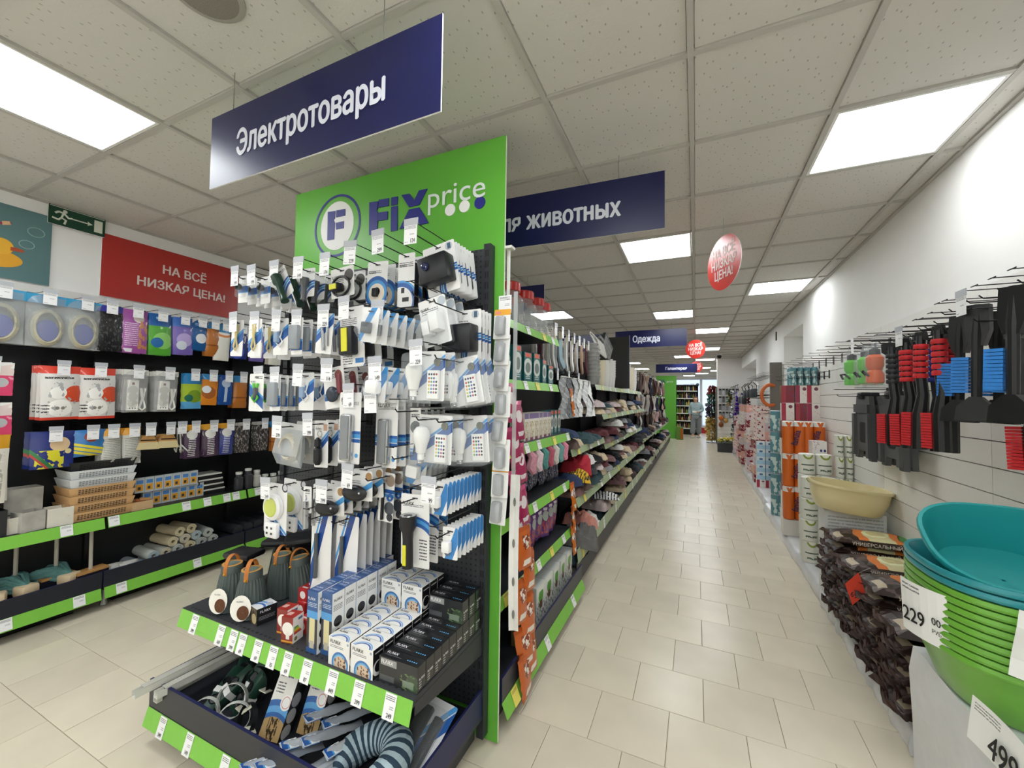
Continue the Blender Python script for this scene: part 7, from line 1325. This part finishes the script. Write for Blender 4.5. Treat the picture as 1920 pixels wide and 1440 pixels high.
# ------------------------------------------------------------------ far end
b = MB(); b.box(-1.48, 17.5, .02, -.71, 17.515, 2.55, GRN); fp = [('panel', b.done('panel')), ('lettering', text('price', .09, 'e4ecea', .004), (-.95, 17.496, 2.28)), ('lettering', text('FiX', .12, '2a2f86', .02), (-1.25, 17.496, 2.28))]
place(('header_board', 'sign board', fp), 'second green logo board at the far end of the aisle', (0, 0, 0))
b = MB(); b.box(-.70, 17.3, .0, -.45, 17.6, .5, mat('6a8a3a', .6)); bx2 = b.done('box'); place(('display_box', 'box', [('box', bx2), ('panel', mesh(lambda b: b.box(-.55, 17.295, .05, -.46, 17.3, .45, mat('b8642a', .6)), 'panel'))]), 'green and orange display box below the far green board', (0, 0, 0))
fs = [('frame', mesh(lambda b: (b.box(-.84, 20.0, 0, -.80, 20.4, 2.26, BLK)), 'frame')), ('frame', mesh(lambda b: b.box(.07, 20.0, 0, .11, 20.4, 2.26, BLK), 'frame')), ('back', mesh(lambda b: b.box(-.80, 20.38, 0, .07, 20.4, 2.26, BLK), 'back')), ('header', mesh(lambda b: b.box(-.84, 19.98, 2.22, .11, 20.4, 2.28, BLK), 'header'))]
for k in range(6): fs.append(('shelf', mesh(lambda b, k=k: b.box(-.80, 19.98, .27 + k * .34, .07, 20.38, .31 + k * .34, WHT), 'shelf')))
place(('bottle_rack', 'shelving', fs), 'tall black rack with white shelves of bottles before the window', (0, 0, 0))
rr = random.Random(4); bc = ['8a8a3a', '4a3a6a', '2a4a2a', 'c8b86a', '6a2a2a', '3a3a3a', 'b0a080', '2f4a6a', '7aa03a', 'd8d0b8']
for k in range(6):
    for i in range(9):
        c = bc[rr.randrange(10)]; hh = rr.uniform(.16, .26); b = MB(); b.lathe([(.034, 0), (.036, hh * .65), (.014, hh * .8), (.014, hh)], mat(c, .3), 10); b2_ = MB(); b2_.lathe([(.017, hh - .01), (.017, hh + .02)], mat('d0b040' if i % 2 else '222222', .4), 10)
        place(('bottle', 'bottle', [('body', b.done('body')), ('cap', b2_.done('cap'))]), 'small bottle on the far rack, %s shelf from the floor, %s across' % (nth(k), nth(i)), (-.75 + i * .094, 20.08, .3105 + k * .34), group='bottles on the far rack')
# clothes stand in front of the window
b = MB(); b.tube([(0, 0, .02), (0, 0, 2.1)], .015, STEEL, 8); b.lathe([(.2, 0), (.2, .02)], STEEL, 16); sp_ = [('stand', b.done('stand'))]
for k, (z, c, r_, h_) in enumerate(((2.1, '7a2a22', .17, .3), (1.85, '2f5a48', .19, .4), (1.45, '2a2030', .24, .5), (.95, 'b89a4a', .24, .45), (.5, 'c0a860', .2, .4))):
    rr = random.Random(k); b = MB()
    for q in range(170):
        t = rr.random(); a = rr.uniform(0, 2 * PI); d_ = r_ * rr.uniform(.5, 1.1); z0 = z - h_ * t; n = b.pts([(d_ * .4 * math.cos(a), d_ * .4 * math.sin(a), z0 + .05), (d_ * math.cos(a), d_ * math.sin(a), z0), (d_ * .9 * math.cos(a + .4), d_ * .9 * math.sin(a + .4), z0 - .07)]); b.face((n, n + 1, n + 2), mat(c, .6, var=.4, scale=20))
    sp_.append(('bundle', b.done('bundle', 0)))
place(('display_stand', 'display stand', sp_), 'stand hung with dark red green and gold garlands by the window', (.55, 16.8, 0))
b = MB(); b.box(-.2, -.15, 0, .2, .15, .25, mat('b8322c', .5)); o = place(('crate', 'crate', [('crate', b.done('crate')), ('rim', mesh(lambda b: b.box(-.205, -.155, .25, .205, .155, .27, mat('a02a26', .5)), 'rim'))]), 'red crate on the floor behind the person', (.45, 21.5, 0))
# door camera on the ceiling
b = MB(); b.sphere(0, 0, -.06, .06, BLK, 12, 8); b2_ = MB(); b2_.lathe([(.07, -.03), (.07, .012)], WHT, 16); place(('ceiling_camera', 'camera', [('dome', b.done('dome')), ('mount', b2_.done('mount'))]), 'black dome camera on the ceiling at the far right', (.62, 12.9, CEIL - .004))
# ------------------------------------------------------------------ the person
def skin_mesh(name, V, E, m, sub=2, root=0):
    me = bpy.data.meshes.new(name); me.from_pydata([v[:3] for v in V], E, []); o = bpy.data.objects.new(name, me); COL.objects.link(o)
    md = o.modifiers.new('s', 'SKIN'); md.use_smooth_shade = True
    for i, v in enumerate(V):
        s_ = me.skin_vertices[0].data[i]; s_.radius = (v[3], v[4] if len(v) > 4 else v[3]); s_.use_root = i == root
    o.modifiers.new('u', 'SUBSURF').levels = sub
    r_ = bpy.data.meshes.new_from_object(o.evaluated_get(bpy.context.evaluated_depsgraph_get())); bpy.data.objects.remove(o); bpy.data.meshes.remove(me)
    r_.name = name; r_.materials.clear(); r_.materials.append(m); return r_
SKN = mat('c99a80', .55, var=.05); SWE = mat('a3b6be', .9, var=.12, scale=40); TRO = mat('82868c', .9, var=.12, scale=40); HAI = mat('5a3a2c', .7, var=.3, scale=40)
# facing the viewer (-y), walking: her right leg (viewer's left) forward
J = dict(pel=(0, 0, .92), waist=(0, 0, 1.08), chest=(0, -.01, 1.28), neck=(-.01, -.01, 1.43), head=(-.02, -.03, 1.54), sl=(-.17, 0, 1.37), sr=(.17, 0, 1.37), el=(-.23, .02, 1.12), er=(.23, .0, 1.12), wl=(-.22, -.06, .90), wr=(.10, -.20, 1.06), hl=(-.09, 0, .90), hr=(.09, 0, .90), kl=(-.10, -.10, .50), kr=(.09, .03, .50), al=(-.11, -.13, .09), ar=(.08, .12, .10), tl=(-.13, -.25, .04), tr=(.08, .0, .035))
def V(n, r, r2=None): return J[n] + (r, r2 or r)
body = skin_mesh('body', [V('pel', .13, .10), V('waist', .12, .09), V('chest', .14, .10), V('neck', .055), (-.015, -.02, 1.50, .06, .07), (-.02, -.03, 1.56, .078, .092), (-.02, -.03, 1.63, .07, .085), V('sl', .06), V('el', .042), V('wl', .03), (-.215, -.09, .82, .03, .018), V('sr', .06), V('er', .042), V('wr', .03), (.02, -.235, 1.05, .03, .018), V('hl', .085), V('kl', .06), V('al', .042), V('tl', .035), V('hr', .085), V('kr', .06), V('ar', .042), V('tr', .035)],
    [(0, 1), (1, 2), (2, 3), (3, 4), (4, 5), (5, 6), (2, 7), (7, 8), (8, 9), (9, 10), (2, 11), (11, 12), (12, 13), (13, 14), (0, 15), (15, 16), (16, 17), (17, 18), (0, 19), (19, 20), (20, 21), (21, 22)], SKN)
sweater = skin_mesh('sweater', [(0, 0, .86, .185, .135), (0, 0, 1.02, .18, .13), (0, -.01, 1.26, .185, .13), (-.01, -.01, 1.40, .085, .08), V('sl', .095), (-.235, .02, 1.12, .075), (-.23, -.05, .93, .06), V('sr', .095), (.24, 0, 1.12, .075), (.12, -.18, 1.06, .058)], [(0, 1), (1, 2), (2, 3), (2, 4), (4, 5), (5, 6), (2, 7), (7, 8), (8, 9)], SWE)
trousers = skin_mesh('trousers', [(0, 0, .92, .15, .12), (-.095, 0, .84, .115, .115), (-.105, -.09, .50, .105), (-.115, -.13, .14, .115), (.095, 0, .84, .115), (.095, .03, .50, .105), (.085, .10, .14, .115)], [(0, 1), (1, 2), (2, 3), (0, 4), (4, 5), (5, 6)], TRO)
pp = [('body', body), ('sweater', sweater), ('trousers', trousers)]
hair = skin_mesh('hair', [(-.02, -.01, 1.675, .088, .098), (-.015, .045, 1.60, .098, .07), (-.01, .05, 1.50, .075, .05), (-.01, .045, 1.43, .05, .035), (-.09, .01, 1.58, .028), (-.092, .02, 1.47, .025), (.06, .01, 1.58, .028), (.062, .02, 1.47, .025)], [(0, 1), (1, 2), (2, 3), (1, 4), (4, 5), (1, 6), (6, 7)], HAI)
pp.append(('hair', hair))
for x in (-.05, .01): b = MB(); b.sphere(x, -.118, 1.575, .009, mat('2a2220', .3), 8, 5); pp.append(('eye', b.done('eye')))
b = MB(); b.sphere(-.021, -.128, 1.545, .012, SKN, 8, 6, sz=1.6); pp.append(('nose', b.done('nose'))); b = MB(); b.sphere(-.02, -.112, 1.505, .018, mat('a05a52', .5), 8, 5, sy=.5, sz=.35); pp.append(('mouth', b.done('mouth')))
for (x, y) in ((-.12, -.17), (.08, .06)): b = MB(); b.rbox(x - .05, y - .15, .0, x + .05, y + .13, .075, .03, mat('c9c5bc', .5)); pp.append(('shoe', b.done('shoe')))
hd = MB()
for k in range(4): hd.tube([(-.215 + (k - 1.5) * .014, -.10, .84), (-.213 + (k - 1.5) * .015, -.115, .80), (-.21 + (k - 1.5) * .014, -.11, .765)], .0085, SKN, 6)
pp.append(('fingers', hd.done('fingers'))); hd = MB(); hd.tube([(-.19, -.09, .86), (-.175, -.12, .83), (-.18, -.13, .80)], .009, SKN, 6); pp.append(('thumb', hd.done('thumb')))
hd = MB()
for k in range(4): hd.tube([(.03, -.245, 1.075 - k * .014), (-.02, -.265, 1.07 - k * .014), (-.045, -.245, 1.068 - k * .014)], .0085, SKN, 6)
pp.append(('fingers', hd.done('fingers'))); hd = MB(); hd.tube([(.05, -.23, 1.08), (.02, -.24, 1.105), (-.01, -.255, 1.10)], .009, SKN, 6); pp.append(('thumb', hd.done('thumb')))
place(('person', 'person', pp), 'person in pale blue grey sweater and grey trousers walking down the aisle', (.02, 18.6, 0), (0, 0, -.15), scale=(1.03, 1.03, 1.03))
b = MB(); b.box(-.10, -.012, -.05, .05, .012, .03, WHT); b.T = Matrix.Translation((0, 0, 0)); place(('paper_slip', 'paper', [('slip', b.done('slip'))]), 'white paper slip held at the waist of the person', (-.02, 18.31, 1.09), (.5, .1, -.15))
sc.render.film_transparent = False
